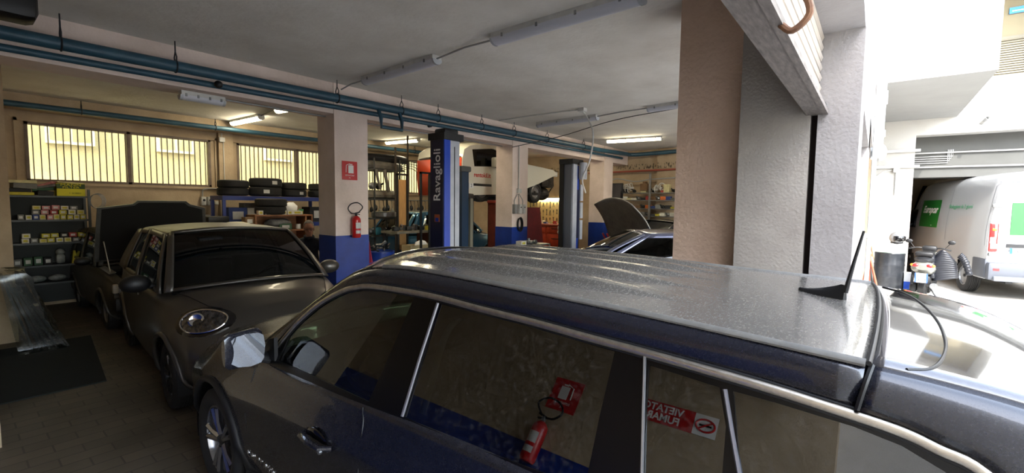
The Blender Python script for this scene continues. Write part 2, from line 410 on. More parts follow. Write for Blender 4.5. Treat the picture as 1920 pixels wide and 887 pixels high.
# ------------------------------------------------------------------ outside: yard buildings
M_fac = mat('white_facade', (186, 184, 178), (166, 162, 155), 1.0, .9, bump=.3, bscale=20, lo=.45, hi=.8)
M_facg = mat('grey_facade_band', (84, 84, 81), (76, 76, 73), 1.2, .9)
f = B(); f.span((15.5, -.70, 0), (17, .9, 9)); f.span((15.5, -7, 3.80), (17, -.70, 5.05)); f.span((15.5, -.70, 5.05), (17, -1.6, 9)); f.span((15.5, -32, 3.8), (17, -7, 9)); f.span((15.5, -7, 7.4), (17, -1.6, 9)); f.span((15.5, -7, 5.05), (17, -3.6, 7.4))
fo = struct(f, 'wall_courtyard', M_fac)
f = B(); f.span((16.0, -7, 2.76), (16.6, -.70, 3.80)); struct(f, 'wall_courtyard_lintel', M_facg)
f = B(); f.span((20.2, -7, 0), (20.4, .3, 3.8)); f.span((16.6, -.70, 0), (20.2, -.45, 3.8)); f.span((16.6, -7, 3.78), (20.4, -.6, 3.9)); f.span((15.5, -32, 0), (20.4, -7, 3.8)); struct(f, 'wall_carport', mat('beige_carport_paint', (150, 140, 122), (140, 130, 112), 2, .9))
f = B(); f.span((20.17, -7, 0), (20.2, -.7, 1.9)); f.span((16.6, -.71, 0), (20.17, -.70, 1.9)); struct(f, 'wall_carport_dado', mat('brown_carport_paint', (150, 118, 84), (130, 100, 70), 3, .8))
f = B(); f.span((17.0, -7, 5.05), (17.2, -1.6, 8)); struct(f, 'wall_loggia', mat('yellow_loggia_paint', (140, 130, 106), rough=.9))
f = B(); f.span((15.5, -32, 9), (17, .9, 14)); struct(f, 'wall_courtyard_upper', M_fac)
bay = B(); bay.span((10.7, -1.42, 4.19), (15.5, .117, 9.0)); struct(bay, 'wall_bay', mat('bay_white_paint', (150, 150, 147), (142, 142, 139), 1, .9))
# louvred shutter and small sign in the loggia
ls = thing('louvred_shutter', 'beige louvred window shutter high up in the loggia above the van', 'shutter', (16.97, -2.45, 5.1))
B().span((16.93, -2.75, 5.15), (16.99, -2.05, 6.3)).build('frame', mat('shutter_beige', (120, 114, 98), rough=.6), ls)
s = B()
for k in range(18): s.box((16.915, -2.4, 5.22+k*.058), (.03, .6, .038), rot=(0, .5, 0))
s.build('louvre', mat('shutter_beige', (120, 114, 98)), ls)
sg = thing('small_blue_sign', 'small blue sign on the loggia wall at the top right', 'sign', (16.97, -2.5, 6.9))
B().span((16.95, -2.85, 6.85), (16.98, -2.35, 7.0)).build('panel', mat('sign_blue', (30, 130, 210), rough=.4), sg)
B().span((16.944, -2.8, 6.9), (16.95, -2.4, 6.92)).build('white_line', M_white, sg)
# conduits on the courtyard facade
M_cond = mat('grey_conduit', (150, 150, 148), rough=.5)
c = B()
for k in range(4):
    c.tube([(15.97, -.72, 3.12+k*.055), (15.97, -1.35-k*.03, 3.12+k*.055), (15.97, -1.35-k*.03, 3.45)], .012, n=6)
single(c, 'cable_bundle', M_cond, 'four grey cables turning up the courtyard lintel beside the white pilaster', 'cable')
for z, nm in ((3.38, 'upper grey conduit running along the lintel above the van'), (3.02, 'lower grey conduit running along the lintel above the van')):
    c = B(); c.tube([(15.95, -.72, z), (15.95, -3, z-.01), (15.95, -6.9, z)], .02, n=6); single(c, 'conduit', M_cond, nm, 'conduit')
for z, nm in ((3.42, 'upper white pipe crossing the courtyard pilaster'), (3.02, 'lower white pipe crossing the courtyard pilaster')):
    c = B(); c.cyl((15.45, .1, z), (15.45, -.8, z), .035); single(c, 'pipe', M_white, nm, 'pipe')
c = B(); c.span((15.42, -.42, 2.88), (15.5, -.30, 3.06)); c.cyl((15.47, -.36, 2.9), (15.47, -.36, 2.3), .012); c.tube([(15.47, -.3, 2.95), (15.47, -.1, 2.9), (15.47, .08, 2.75)], .012)
single(c, 'junction_box', M_offw, 'small white junction box with a hanging wire on the courtyard pilaster', 'box')
s = thing('rain_spout', 'short grey spout sticking out of the white facade above the lintel', 'spout', (15.5, -1.85, 4.0))
B().cyl((15.5, -1.85, 4.0), (15.1, -1.9, 4.06), .04, n=12, cap=False).build('tube', M_cond, s, solid=.005)
c = B(); c.tube(catmull([(15.47, -1.2, 4.45), (15.47, -2.2, 4.5), (15.47, -4, 4.55)], 4), .008, n=6); single(c, 'clothes_wire', M_cond, 'thin wire strung along the white facade', 'wire')
# pipes and lantern on the street wall
for x, y, r, nm in ((9.2, .02, .055, 'thick pale vertical gas pipe at the street wall'), (8.7, .06, .03, 'thin pale vertical pipe nearest the grey pier')):
    c = B(); c.cyl((x, y, 2.9 if r > .04 else 0.0), (x, y, 9), r, n=14)
    if r > .04: c.cyl((x, y, 3.55), (x, y, 3.75), .075); c.cyl((x, y, 3.05), (x, y, 3.15), .075); c.tube([(x, y, 2.95), (x, y+.02, 2.8), (x, y+.06, 2.7)], .04)
    for zz in (1.5, 3.3, 5, 6.5): c.span((x-.04, y, zz), (x+.04, .12, zz+.04))
    single(c, 'wall_pipe', mat('pale_pipe_paint', (206, 212, 214), rough=.4), nm, 'pipe')
l = thing('wall_lantern', 'round white wall lamp on the street wall below the pipe valves', 'lamp', (9.6, .06, 2.85))
B().cyl((9.6, .03, 2.85), (9.6, .12, 2.85), .1, n=20).build('base', M_steel, l); B().ball((9.6, .0, 2.85), .13, (.9, .7, 1.1)).build('globe', M_offw, l)
# exit sign in the carport
s = thing('exit_sign', 'green emergency exit sign high on the carport wall beside the van', 'sign', (20.1, -1.36, 2.4))
B().span((20.1, -1.62, 2.3), (20.14, -1.12, 2.52)).build('panel', mat('exit_green', (24, 110, 78), rough=.4), s)
q = B(); q.span((20.092, -1.27, 2.39), (20.1, -1.18, 2.43)); q.slab([(20.092, -1.15, 2.41), (20.092, -1.21, 2.46), (20.092, -1.21, 2.36)], (.008, 0, 0)); q.span((20.092, -1.55, 2.34), (20.1, -1.45, 2.48)); q.ball((20.09, -1.38, 2.46), .018); q.box((20.095, -1.385, 2.41), (.006, .03, .07)); q.box((20.095, -1.40, 2.36), (.006, .02, .06), rot=(.4, 0, 0)); q.box((20.095, -1.37, 2.36), (.006, .02, .06), rot=(-.4, 0, 0))
q.build('pictogram', M_white, s)
c = B(); c.tube([(19.9, -1.1, 3.77), (19.9, -1.1, 2.95)], .012); c.tube([(19.9, -1.1, 2.95), (19.9, -3, 3.0), (19.9, -5, 3.0)], .06, n=10); single(c, 'duct_pipe', M_cond, 'grey pipe hung below the carport ceiling', 'pipe')
# unseen tall house added to shade the near yard, yellow house behind the windows
f = B(); f.span((-9, -14, 0), (-1.5, .12, 8.2)); f.span((-9, .12, 3.9), (-1.5, 11, 8.2)); struct(f, 'wall_shade_block', mat('shade_block_plaster', (206, 200, 192), (190, 184, 176), 1, .9))
f = B(); f.span((-8, 16, 0), (24, 17, 9)); struct(f, 'wall_yellow_house', mat('yellow_house_plaster', (194, 191, 170), (184, 180, 158), .8, .95))
for i, x in enumerate((2.1, 4.3, 7.2, 10.0)):
    wn = struct(B().span((x-.45, 15.9, 3.3), (x+.45, 16, 4.5)), 'window_%d' % (i+4), M_white)
    q = B(); q.span((x-.38, 15.89, 3.38), (x-.03, 15.9, 4.4)); q.span((x+.03, 15.89, 3.38), (x+.38, 15.9, 4.4)); q.build('pane', mat('far_pane', (176, 178, 160), rough=.3), wn)
f = B(); f.span((5.5, -14.5, 0), (16, -14, 7)); struct(f, 'wall_yard_end', mat('yard_end_plaster', (214, 208, 196), rough=.9))

# ------------------------------------------------------------------ pipes inside
def pipe(name, pts, r, label, m=None, hang=None, group=None):
    c = B(); c.tube(pts, r, n=16)
    t = thing(name, label, 'pipe', pts[0], group=group); c.build('pipe_run', m or M_pipe, t)
    if hang:
        a, b = V(pts[0]), V(pts[1])
        for u in hang:
            p = a.lerp(b, u); h = B(); h.tube([p+V((0, 0, r+.16)), p+V((0, 0, r+.10)), p+V((0, .04, r+.04)), p+V((0, .03, r-.01))], .007, n=6); h.tube([p+V((0, 0, r+.10)), p+V((0, -.04, r+.04)), p+V((0, -.03, r-.01))], .007, n=6); h.cyl(p+V((0, 0, r+.15)), (p.x, p.y, 3.7), .006, n=6)
            h.torus(p, r+.004, .008, 'X', n=16, m=6); h.build('hanger', M_dark, t)
    return t
pz = at(5, 61, 'Y', 6.2)
pipe('water_pipe', [(.21, 6.2, 3.412), (11.7, 6.2, 3.50), (13.5, 6.1, 3.53)], .062, 'long blue main pipe running along the ceiling beam in front of the columns', hang=(.05, .13, .30, .40, .47, .57, .66, .77, .92))
pipe('water_pipe', [(.21, 6.31, 3.303), (13.4, 6.31, 3.42)], .035, 'thinner blue pipe tucked below the main pipe on the beam')
pipe('water_pipe', [(13.5, 6.1, 3.53), (13.62, 5.9, 3.53), (13.65, 4.7, 3.56)], .06, 'blue pipe turning along the far end wall above the shelving')
pipe('water_pipe', [(.58, 11.28, 3.50), (13.9, 11.28, 3.55)], .05, 'blue pipe running along the wall above the barred windows', hang=(.08, .24, .45, .65))
c = B(); c.tube([(4.35, 6.2, 3.42), (4.35, 6.12, 3.25), (4.35, 6.12, 3.12), (4.75, 6.12, 3.12), (4.75, 6.12, 3.26), (4.75, 6.2, 3.44)], .03, n=10)
single(c, 'pipe_loop', M_pipe, 'square blue pipe loop hanging under the main pipe right of the near column', 'pipe')
c = B().ball((2.13, 6.22, 3.32), .045); single(c, 'round_plug', M_black, 'round black plug under the blue main pipe left of the near column', 'cap')
c = B().cyl((5.55, 6.33, 3.33), (5.55, 6.385, 3.33), .035, n=16); single(c, 'wall_plug', M_black, 'round black hole cover on the beam near the pipe loop', 'cover')
# lamps
M_diff_off = mat('grey_diffuser', (196, 198, 206), rough=.35)
M_endcap = mat('lamp_end_cap', (180, 184, 190), rough=.2)
M_diff_on = mat('lit_diffuser', (255, 240, 205), rough=.5, emit=TUBE)
def lamp(a, b, on, label, wid=.13, z=3.7):
    a = V(a); b = V(b); t = thing('ceiling_light', label, 'ceiling light', ((a+b)/2).to_tuple()[:2]+(z-.11,), group='fluorescent batten lights')
    d = (b-a).normalized(); s = d.cross(V((0, 0, 1)))
    L = (b-a).length; M = Matrix((d, s, V((0, 0, 1)))).transposed().to_4x4(); M.translation = (a.x+b.x)/2, (a.y+b.y)/2, z
    q = B(); q.box((0, 0, -.025), (L, wid, .05), M=M); q.build('base_tray', M_offw, t)
    prof = [(wid/2*cos(u), -.05-.06*sin(u)) for u in [pi*k/8 for k in range(9)]]
    q = B(); Mx = M @ Matrix(((0, 0, 1, 0), (1, 0, 0, 0), (0, 1, 0, 0), (0, 0, 0, 1)))
    q.prism(prof, -L/2+.02, L/2-.02, Mx); q.build('diffuser', M_diff_on if on else M_diff_off, t, ang=60)
    q = B(); q.prism([(x*1.03, y) for x, y in prof], L/2-.02, L/2+.01, Mx); q.prism([(x*1.03, y) for x, y in prof], -L/2-.01, -L/2+.02, Mx); q.build('end_caps', M_endcap if not on else M_offw, t)
    for k in range(4):
        for sd in (-1, 1):
            u = (-.4+.8*k/3)*L; q = B().box((u, sd*(wid/2+.004), -.05), (.02, .012, .035), M=M); q.build('clip', M_steel, t)
    return t
lamp((3.69, 1.60, 0), (3.71, 3.22, 0), 0, 'long unlit fluorescent light nearest the street opening', .16)
lamp((3.78, 4.20, 0), (3.83, 5.75, 0), 0, 'unlit fluorescent light directly in front of the near column', .14)
lamp((8.12, 5.80, 0), (8.08, 4.35, 0), 0, 'unlit fluorescent light in front of the middle column')
lamp((7.92, 3.25, 0), (7.8, 1.85, 0), 0, 'unlit fluorescent light partly hidden by the brown pier')
lamp((11.137, 5.70, 0), (11.378, 4.3, 0), 1, 'lit fluorescent light near the far end wall shelving')
lamp((4.09, 11.2, 0), (4.15, 9.9, 0), 1, 'lit fluorescent light at the pilaster between the windows')
lamp((4.03, 8.93, 0), (4.14, 8.1, 0), 1, 'lit fluorescent light just left of the near column')
lamp((7.99, 11.0, 0), (8.16, 9.8, 0), 1, 'lit fluorescent light seen between the near column and the blue lift post')
lamp((11.89, 8.6, 0), (11.93, 7.5, 0), 1, 'lit fluorescent light above the raised van nose')
lamp((6.7, 8.2, 0), (6.75, 7.2, 0), 1, 'lit fluorescent light behind the top of the branded lift post')
t = lamp((1.85, 6.62, 0), (2.32, 6.62, 0), 0, 'small emergency light under the main beam left of the near column', .12, 3.25)
# conduits between the lamps
for pts, nm in (([(3.71, 3.22, 3.66), (3.74, 3.7, 3.68), (3.78, 4.2, 3.66)], 'grey conduit joining the two unlit lights nearest the opening'),
                ([(8.08, 4.35, 3.67), (8.0, 3.8, 3.68), (7.92, 3.25, 3.67)], 'grey conduit joining the lights in front of the middle column'),
                ([(4.15, 9.9, 3.68), (4.03, 8.93, 3.68)], 'grey conduit joining the two lit lights by the near column'),
                ([(3.83, 5.75, 3.67), (3.82, 6.1, 3.66), (3.82, 6.36, 3.62)], 'grey conduit from the unlit light to the near column top'),
                ([(2.32, 6.62, 3.23), (5, 6.62, 3.23), (7.9, 6.62, 3.23)], 'grey conduit clipped along the underside of the main beam')):
    c = B(); c.tube(pts, .011, n=6); single(c, 'conduit', M_cond, nm, 'conduit')
pb = at(1092, 206, 'Z', 3.67)
c = B(); c.span((pb.x-.06, pb.y-.06, 3.64), (pb.x+.06, pb.y+.06, 3.7)); c.tube([(pb.x, pb.y, 3.68), (pb.x-.05, pb.y+1.2, 3.68), (pb.x-.1, 6.2, 3.66)], .011, n=6)
single(c, 'junction_box', M_offw, 'white junction box on the ceiling above the second lift post', 'box')
p2_ = [pb+V((0, 0, -.02)), pb+V((.08, -.05, -.12)), at(1112, 250, 'X', 7.3), at(1106, 300, 'X', 7.25), at(1092, 335, 'X', 7.2), at(1098, 362, 'X', 7.22)]
c = B(); c.tube(catmull(p2_, 6), .014, n=8); single(c, 'power_cable', M_offw, 'white cable dropping from the ceiling box to the second lift post', 'cable')
c = B(); c.tube(catmull([at(1270, 203, 'Z', 3.66), at(1150, 226, 'Z', 3.6), at(1050, 256, 'Y', 5.6), at(960, 276, 'Y', 6.3)], 6), .008, n=6); single(c, 'power_cable', M_black, 'thin black cable slung across the ceiling to the middle column', 'cable')
# dark object in the top left corner
t = thing('wall_speaker', 'black rounded box hanging at the top left corner of the view', 'speaker', (.42, 5.36, 3.4))
q = B(); q.box((.34, 5.38, 3.45), (.42, .3, .24), bev=.06); q.build('body', M_black, t); B().cyl((.34, 5.38, 3.55), (.34, 5.38, 3.7), .015).build('bracket', M_dark, t)
# ------------------------------------------------------------------ wheels and tyres
def tyre_profile(R, wd, rr):
    """closed section of a tyre, axis = local z"""
    h = wd/2; pr = [(rr, -h*.8), (rr+.02, -h*.95), ((R+rr)/2, -h*1.04), (R-.025, -h*.95), (R-.006, -h*.8)]
    for z in (-.55, -.3, -.05, .2, .45):
        pr += [(R, h*(z-.11)), (R, h*(z+.08)), (R-.008, h*(z+.09)), (R-.008, h*(z+.13))]
    pr += [(R-.006, h*.8), (R-.025, h*.95), ((R+rr)/2, h*1.04), (rr+.02, h*.95), (rr, h*.8), (rr, -h*.8)]
    return pr
def wheel(parent, c, side, R=.31, wd=.2, rim=.2, style=5, alloy=None, rz=0, steer=0):
    """a wheel part (tyre) with its rim and hub as sub-parts; side = direction of the outer face along local y"""
    M = wm(parent) @ Matrix.Translation(V(c)) @ Matrix.Rotation(steer, 4, 'Z') @ Matrix.Rotation(-side*pi/2, 4, 'X')
    q = B().lathe(tyre_profile(R, wd, rim), 36, M); t = q.build('wheel', M_rubber, parent, ang=40)
    q = B().lathe([(rim+.003, -wd*.4), (rim+.003, wd*.40), (rim-.012, wd*.40), (rim-.02, wd*.30), (rim-.03, -wd*.3), (rim-.03, -wd*.4)], 36, M)
    q.cyl((0, 0, 0), (0, 0, wd*.26), .055, n=16, M=M)
    if style == 'steel':
        q.lathe([(.05, wd*.26), (.10, wd*.2), (rim*.8, wd*.32), (rim-.01, wd*.25)], 24, M)
    elif style == 'cover':
        q.lathe([(0, wd*.42), (.06, wd*.43), (rim*.7, wd*.38), (rim, wd*.34)], 24, M)
    else:
        for k in range(style):
            a = 2*pi*k/style + rz
            for s in (-1, 1):
                p0 = V((cos(a+s*.16)*.045, sin(a+s*.16)*.045, wd*.30)); p1 = V((cos(a+s*.17)*(rim-.02), sin(a+s*.17)*(rim-.02), wd*.36))
                q.tube([p0, p0.lerp(p1, .5)+V((0, 0, .006)), p1], [.022, .017, .02], n=6, M=M)
    q.build('rim', alloy or M_alloy, t, ang=40)
    B().lathe([(rim-.035, -wd*.3), (rim-.035, -wd*.05), (.02, -wd*.02)], 24, M).build('brake_disc', M_dark, t)
    B().cyl((0, 0, wd*.27), (0, 0, wd*.36), .032, n=16, M=M).build('hub_cap', M_dark, t)
    return t

def disc_keep(wc, R):
    return lambda p: all(hypot(p.x-a[0], p.z-a[1]) > R for a in wc)

def car(name, label, loc, rz, D, group=None, cat='car'):
    """a whole car in its own space: x forward, y left, z up; D holds its measures"""
    root = thing(name, label, cat, loc, rz, group); W4 = wm(root)
    P = D['paint']; st = sorted(D['st']); N = 44; wb = D['wb']; R = D.get('R', .31); ar = R+.06
    x0, x1 = st[0][0], st[-1][0]
    cab0, cab1 = D['cab']                      # cabin opening (rear x, front x)
    nx = int((x1-x0)/.05)
    xs = [lerp(x0, x1, i/nx) for i in range(nx+1)]
    def sec(x):
        ws, wmx, wbt, zs, zb, zc = table(st, x)
        pts = [(ws*.86, zs), (ws, zs+.03), (wmx*.985, lerp(zs, zb, .25)), (wmx, lerp(zs, zb, .5)), (wmx*.995, lerp(zs, zb, .72)), (lerp(wmx, wbt, .6), lerp(zs, zb, .9)), (wbt, zb), (wbt*.80, lerp(zb, zc, .55)), (wbt*.45, lerp(zb, zc, .9)), (0, zc)]
        c = catmull([(0, a, b) for a, b in pts], 4)
        return [(p.y, p.z) for p in c]
    wc = [(wb/2, R), (-wb/2, R)]; D['sec'] = sec
    hood = D.get('hood_open')
    def keep(p):
        w_, z_ = abs(p.y), p.z
        for a in wc:
            if hypot(p.x-a[0], p.z-a[1]) < ar and abs(p.y) > .45: return False
        zb = table(st, p.x)[4]; wbt = table(st, p.x)[2]
        if cab0 < p.x < cab1 and p.z > zb-.012 and abs(p.y) < wbt-.02: return False
        if hood and cab1+.02 < p.x < x1-.12 and p.z > zb-.03 and abs(p.y) < wbt-.10: return False
        return True
    q = B(); rows = []
    for x in xs:
        s = sec(x); rows.append([V((x, y, z)) for y, z in s] + [V((x, -y, z)) for y, z in reversed(s[:-1])])
    q.grid(rows, W4, keep)
    for r, e in ((rows[0], -1), (rows[-1], 1)):
        q._add(r, [tuple(range(len(r)))], W4)
    bmesh.ops.remove_doubles(q.b, verts=q.b.verts, dist=.0005)
    q.build('body', P, root, ang=50)
    # dark floor pan, wheel housings and arch lips
    q = B(); zt = D.get('tub', .45)
    q.box(((x0+x1)/2, 0, st[3][4]+.13), (x1-x0-.3, st[3][1]*1.55, .12), M=W4); q.box(((cab0+cab1)/2, 0, .32), (cab1-cab0, st[3][1]*1.7, .1), M=W4); q.build('floor_pan', M_trim, root)
    for k, (wx, wr_) in enumerate(wc):
        wmx = table(st, wx)[1]
        for sd in (-1, 1):
            Mx = W4 @ Matrix.Translation((wx, 0, wr_)) @ Matrix.Rotation(pi/2, 4, 'X')
            q = B(); n = 20
            rows = []
            for i in range(n+1):
                t = -.25+(pi+.5)*i/n; rows.append([V((wx+cos(t)*(ar+.015), sd*(wmx-.03), wr_+sin(t)*(ar+.015))), V((wx+cos(t)*(ar+.015), sd*(wmx-.32), wr_+sin(t)*(ar+.015)))])
            q.grid(rows, W4)
            q._add([V((wx+cos(2*pi*i/n)*(ar+.015), sd*(wmx-.32), wr_+sin(2*pi*i/n)*(ar+.015))) for i in range(n)], [tuple(range(n))], W4)
            q.build('wheel_housing', M_trim, root)
            q = B(); lip = []
            for i in range(n+1):
                t = -.22+(pi+.44)*i/n; zz = wr_+sin(t)*ar
                s = sec(wx+cos(t)*ar); yy = min(s, key=lambda a: abs(a[1]-zz) + (9 if a[0] < .4 else 0))[0]
                lip.append(V((wx+cos(t)*(ar+.012), sd*(yy+.002), wr_+sin(t)*(ar+.012))))
            q.tube(lip, .022, n=8, M=W4); q.build('arch_lip', D.get('lip', P), root, ang=60)
            if D.get('wheels', 1):
                wheel(root, (wx, sd*(wmx-.115), wr_), sd, R, D.get('tw', .19), D.get('rim', R*.66), D.get('style', 5), D.get('alloy'))
    if D.get('gh', 1): greenhouse(root, D, sec)
    return root

def greenhouse(root, D, sec):
    W4 = wm(root); g = D['g']; P = D['paint']
    zb, zr, wl, wr_, crown = g['zb'], g['zr'], g['wl'], g['wr'], g['crown']
    bF, rF, rR, bR = g['bF'], g['rF'], g['rR'], g['bR']      # base front, roof front, roof rear, base rear (x)
    bl = g.get('bulge', .12); zr2 = g.get('zr_rear', zr-.02)
    def top(u, v):   # roof surface u 0 front..1 rear, v -1..1
        x = lerp(rF, rR, u) + bl*.5*(1-v*v)*(1-u) - bl*.3*(1-v*v)*u
        a = 1-(2*u-1)**2
        return V((x, v*wr_*(1+.02*a), lerp(zr, zr2, u)+crown*(1-v*v)+.03*a - (.02 if abs(v) > .95 else 0)))
    q = B(); q.grid([[top(i/12, -1+2*j/16) for j in range(17)] for i in range(13)], W4)
    q.build('roof', D.get('roofpaint', P), root, solid=.02, ang=50)
    def ws(u, v):    # windscreen u 0 base..1 roof
        x0 = bF+bl*1.6*(1-v*v); z0 = zb+g.get('zbc', .03)*(1-v*v); w0 = wl-.02
        t = top(0, v); p = V((x0, v*w0, z0)).lerp(V((t.x, v*wr_, t.z)), u); p.x += .03*sin(pi*u); p.z += .02*sin(pi*u); return p
    m = .92
    q = B(); q.grid([[ws(lerp(.03, .97, i/8), m*(-1+2*j/14)) for j in range(15)] for i in range(9)], W4); q.build('windscreen', g['glass'], root, ang=60)
    q = B()
    for sd in (-1, 1): q.grid([[ws(i/8, sd*lerp(m-.005, 1.0, j/3)) for j in range(4)] for i in range(9)], W4)
    q.grid([[ws(u, m*(-1+2*j/14)) for j in range(15)] for u in (0, .035)], W4); q.grid([[ws(u, m*(-1+2*j/14)) for j in range(15)] for u in (.965, 1)], W4)
    q.build('windscreen_frame', D.get('pillar', P), root, solid=.02, ang=60)
    def rg(u, v):
        x0 = bR-bl*(1-v*v); t = top(1, v); p = V((x0, v*(wl-.03), g.get('zbr', zb))).lerp(V((t.x, v*wr_, t.z)), u); p.x -= .03*sin(pi*u); return p
    q = B(); q.grid([[rg(lerp(.05, .92, i/6), .86*(-1+2*j/10)) for j in range(11)] for i in range(7)], W4); q.build('rear_window', g['glass'], root, ang=60)
    q = B()
    for sd in (-1, 1): q.grid([[rg(i/6, sd*lerp(.855, 1, j/3)) for j in range(4)] for i in range(7)], W4)
    q.grid([[rg(u, .86*(-1+2*j/10)) for j in range(11)] for u in (0, .055)], W4); q.grid([[rg(u, .86*(-1+2*j/10)) for j in range(11)] for u in (.915, 1)], W4)
    q.build('rear_frame', P, root, solid=.02, ang=60)
    def sp(u, t, sd):
        lx = lerp(bF, bR, u); tx = lerp(rF, rR, u); zt = lerp(zr, zr2, u)+.03*(1-(2*u-1)**2)-.02
        y = lerp(wl, wr_, max(t, 0)**1.25); return V((lerp(lx, tx, t), sd*y, lerp(lerp(zb, g.get('zbr', zb), u), zt, t)))
    wins = g['wins']
    for sd in (-1, 1):
        for (u0, u1) in wins:
            q = B(); q.grid([[sp(lerp(u0, u1, i/8), lerp(.06, .90, j/5), sd) for j in range(6)] for i in range(9)], W4); q.build('side_window', g['glass'], root, ang=60)
        q = B(); e = [0]+[a for w_ in wins for a in w_]+[1]
        for k in range(0, len(e), 2):
            q.grid([[sp(lerp(e[k], e[k+1], i/3), j/6, sd) for j in range(7)] for i in range(4)], W4)
        for (u0, u1) in wins:
            q.grid([[sp(lerp(u0, u1, i/8), t, sd) for t in (.90, .95, 1.0)] for i in range(9)], W4); q.grid([[sp(lerp(u0, u1, i/8), t, sd) for t in (-.02, .06)] for i in range(9)], W4)
        q.build('side_frame', P, root, solid=.02, ang=60)
    # interior
    sx = g.get('seat', (bF+bR)/2+.25)
    for x in (sx, sx-.85)[:g.get('rows', 2)]:
        for y in (-.36, .36): seat(root, x, y)
    dash = B(); dash.box((bF-.18, 0, zb-.1), (.5, wl*1.85, .22), M=W4, bev=.06); dash.build('dashboard', M_int, root)
    sy = g.get('steer', .36)
    steering(root, (bF-.5, sy, zb-.06))
def seat(root, x, y, m=None):
    W4 = wm(root); q = B()
    q.box((x, y, .56), (.5, .48, .16), M=W4, bev=.05); q.box((x-.30, y, .88), (.13, .48, .62), M=W4 , bev=.055, rot=(0, -.22, 0))
    q.box((x-.40, y, 1.27), (.10, .26, .17), M=W4, bev=.045, rot=(0, -.15, 0)); q.cyl((x-.38, y-.06, 1.1), (x-.40, y-.06, 1.25), .008, M=W4); q.cyl((x-.38, y+.06, 1.1), (x-.40, y+.06, 1.25), .008, M=W4)
    return q.build('seat', m or M_int, root)
def steering(root, c):
    W4 = wm(root); M = W4 @ Matrix.Translation(V(c)) @ Matrix.Rotation(radians(-66), 4, 'Y')
    q = B(); n = 28
    q.tube([V((.185*cos(2*pi*i/n), .185*sin(2*pi*i/n), 0)) for i in range(n)], .015, n=8, closed=True, M=M)
    for a in (0, pi, -pi/2): q.tube([V((cos(a)*.05, sin(a)*.05, -.02)), V((cos(a)*.18, sin(a)*.18, 0))], .018, n=6, M=M)
    q.cyl((0, 0, -.03), (0, 0, .0), .06, n=16, M=M); q.cyl((0, 0, -.25), (0, 0, -.03), .03, M=M)
    q.build('steering_wheel', M_int, root)
def mirror(root, x, y, z, sd, paint, w_=.22, h_=.15, d_=.14, gl=None):
    W4 = wm(root); q = B(); q.ball((x, y+sd*w_/2, z), .5, (d_*1.0, w_, h_), 20, M=W4); q.cyl((x-.02, y-sd*.06, z-.05), (x-.01, y+sd*.05, z-.02), .03, M=W4)
    m = q.build('wing_mirror', paint, root)
    q = B(); q.ball((x-d_*.32, y+sd*w_/2, z), .5, (d_*.5, w_*.86, h_*.82), 20, M=W4); q.build('mirror_glass', gl or M_chrome, m)
    return m
def light_bowl(root, M, pts, name='headlight', surround=M_gblack, inner=None):
    """a head lamp: black bezel, silver bowls, clear cover; pts = outline in the lamp's own plane"""
    q = B().prism(pts, -.03, .004, M); h = q.build(name, surround, root, smooth=False)
    cx = sum(p[0] for p in pts)/len(pts); cy = sum(p[1] for p in pts)/len(pts)
    ins = [(cx+(p[0]-cx)*.84, cy+(p[1]-cy)*.80) for p in pts]
    q = B().prism(ins, .004, .007, M); q.build('reflector', inner or mat('lamp_reflector', (150, 150, 155), (60, 60, 64), 28, .15, metal=1, bump=.8, bscale=24), h, smooth=False)
    q = B().tube([M @ V((a, b, .012)) for a, b in ins], .006, n=6, closed=True); q.build('bezel', M_chrome, h)
    return h
from mathutils.bvhtree import BVHTree
def onto(obj, pts, n, off=.003):
    """drop points (in the thing's own space) onto a part's surface along -n"""
    me = obj.data; t = BVHTree.FromPolygons([v.co for v in me.vertices], [p.vertices for p in me.polygons]); out = []
    for p in pts:
        h = t.ray_cast(V(p)+n*.6, -n)
        out.append((h[0] if h[0] is not None else V(p))+n*off)
    return out
def fit_lamp(root, body, c, n, sd, a=.20, b=.115, z0=None):
    W4 = wm(root); xa = V((0, 0, 1)).cross(n).normalized(); ya = n.cross(xa)
    def ring(k, off):
        pts = []
        for i in range(32):
            t = 2*pi*i/32; px_ = cos(t); py_ = sin(t); out = 1 if px_*xa.x > 0 else -1      # pointed towards the nose
            pts.append(c + xa*px_*a*k*(1.0 if out < 0 else 1.06) + ya*(py_*b*k*(1.05 if py_ < 0 else .85*(1-.12*px_*(1 if xa.x > 0 else -1)))))
        return onto(body, pts, n, off)
    def disc(ks, offs, nm, m, par, center=True):
        q = B(); rows = [ring(k, o_) for k, o_ in zip(ks, offs)]; rows = [r+[r[0]] for r in rows]
        q.grid(rows, W4)
        if center: q._add(rows[0][:32], [tuple(range(32))], W4)
        return q.build(nm, m, par, ang=60)
    h = disc((.3, .6, .85, 1.0, 1.12), (.010, .010, .008, .005, -.004), 'headlight', M_gblack, root)
    disc((.25, .55, .80), (.016, .016, .014), 'reflector', mat('lamp_reflector', (150, 150, 155), (60, 60, 64), 28, .15, metal=1, bump=.8, bscale=24), h)
    B().tube([W4 @ p for p in ring(.82, .016)], .007, n=6, closed=True).build('bezel', M_chrome, h)
    e = onto(body, [c+xa*.05*(1 if xa.x < 0 else -1)+ya*.0], n, .014)[0]
    B().lathe([(.055, .0), (.062, .008), (.05, .012), (.03, .002), (0, -.0)], 20, W4 @ frame(e, xa, ya)).build('lamp_bowl', M_chrome, h)
    return h
def carpaint(name, c, rough=.35, metal=.5, coat=1.0, c2=None, scale=8, rough2=None, **k):
    return mat(name, c, c2, scale, rough, metal, coat=coat, rough2=rough2, **k)

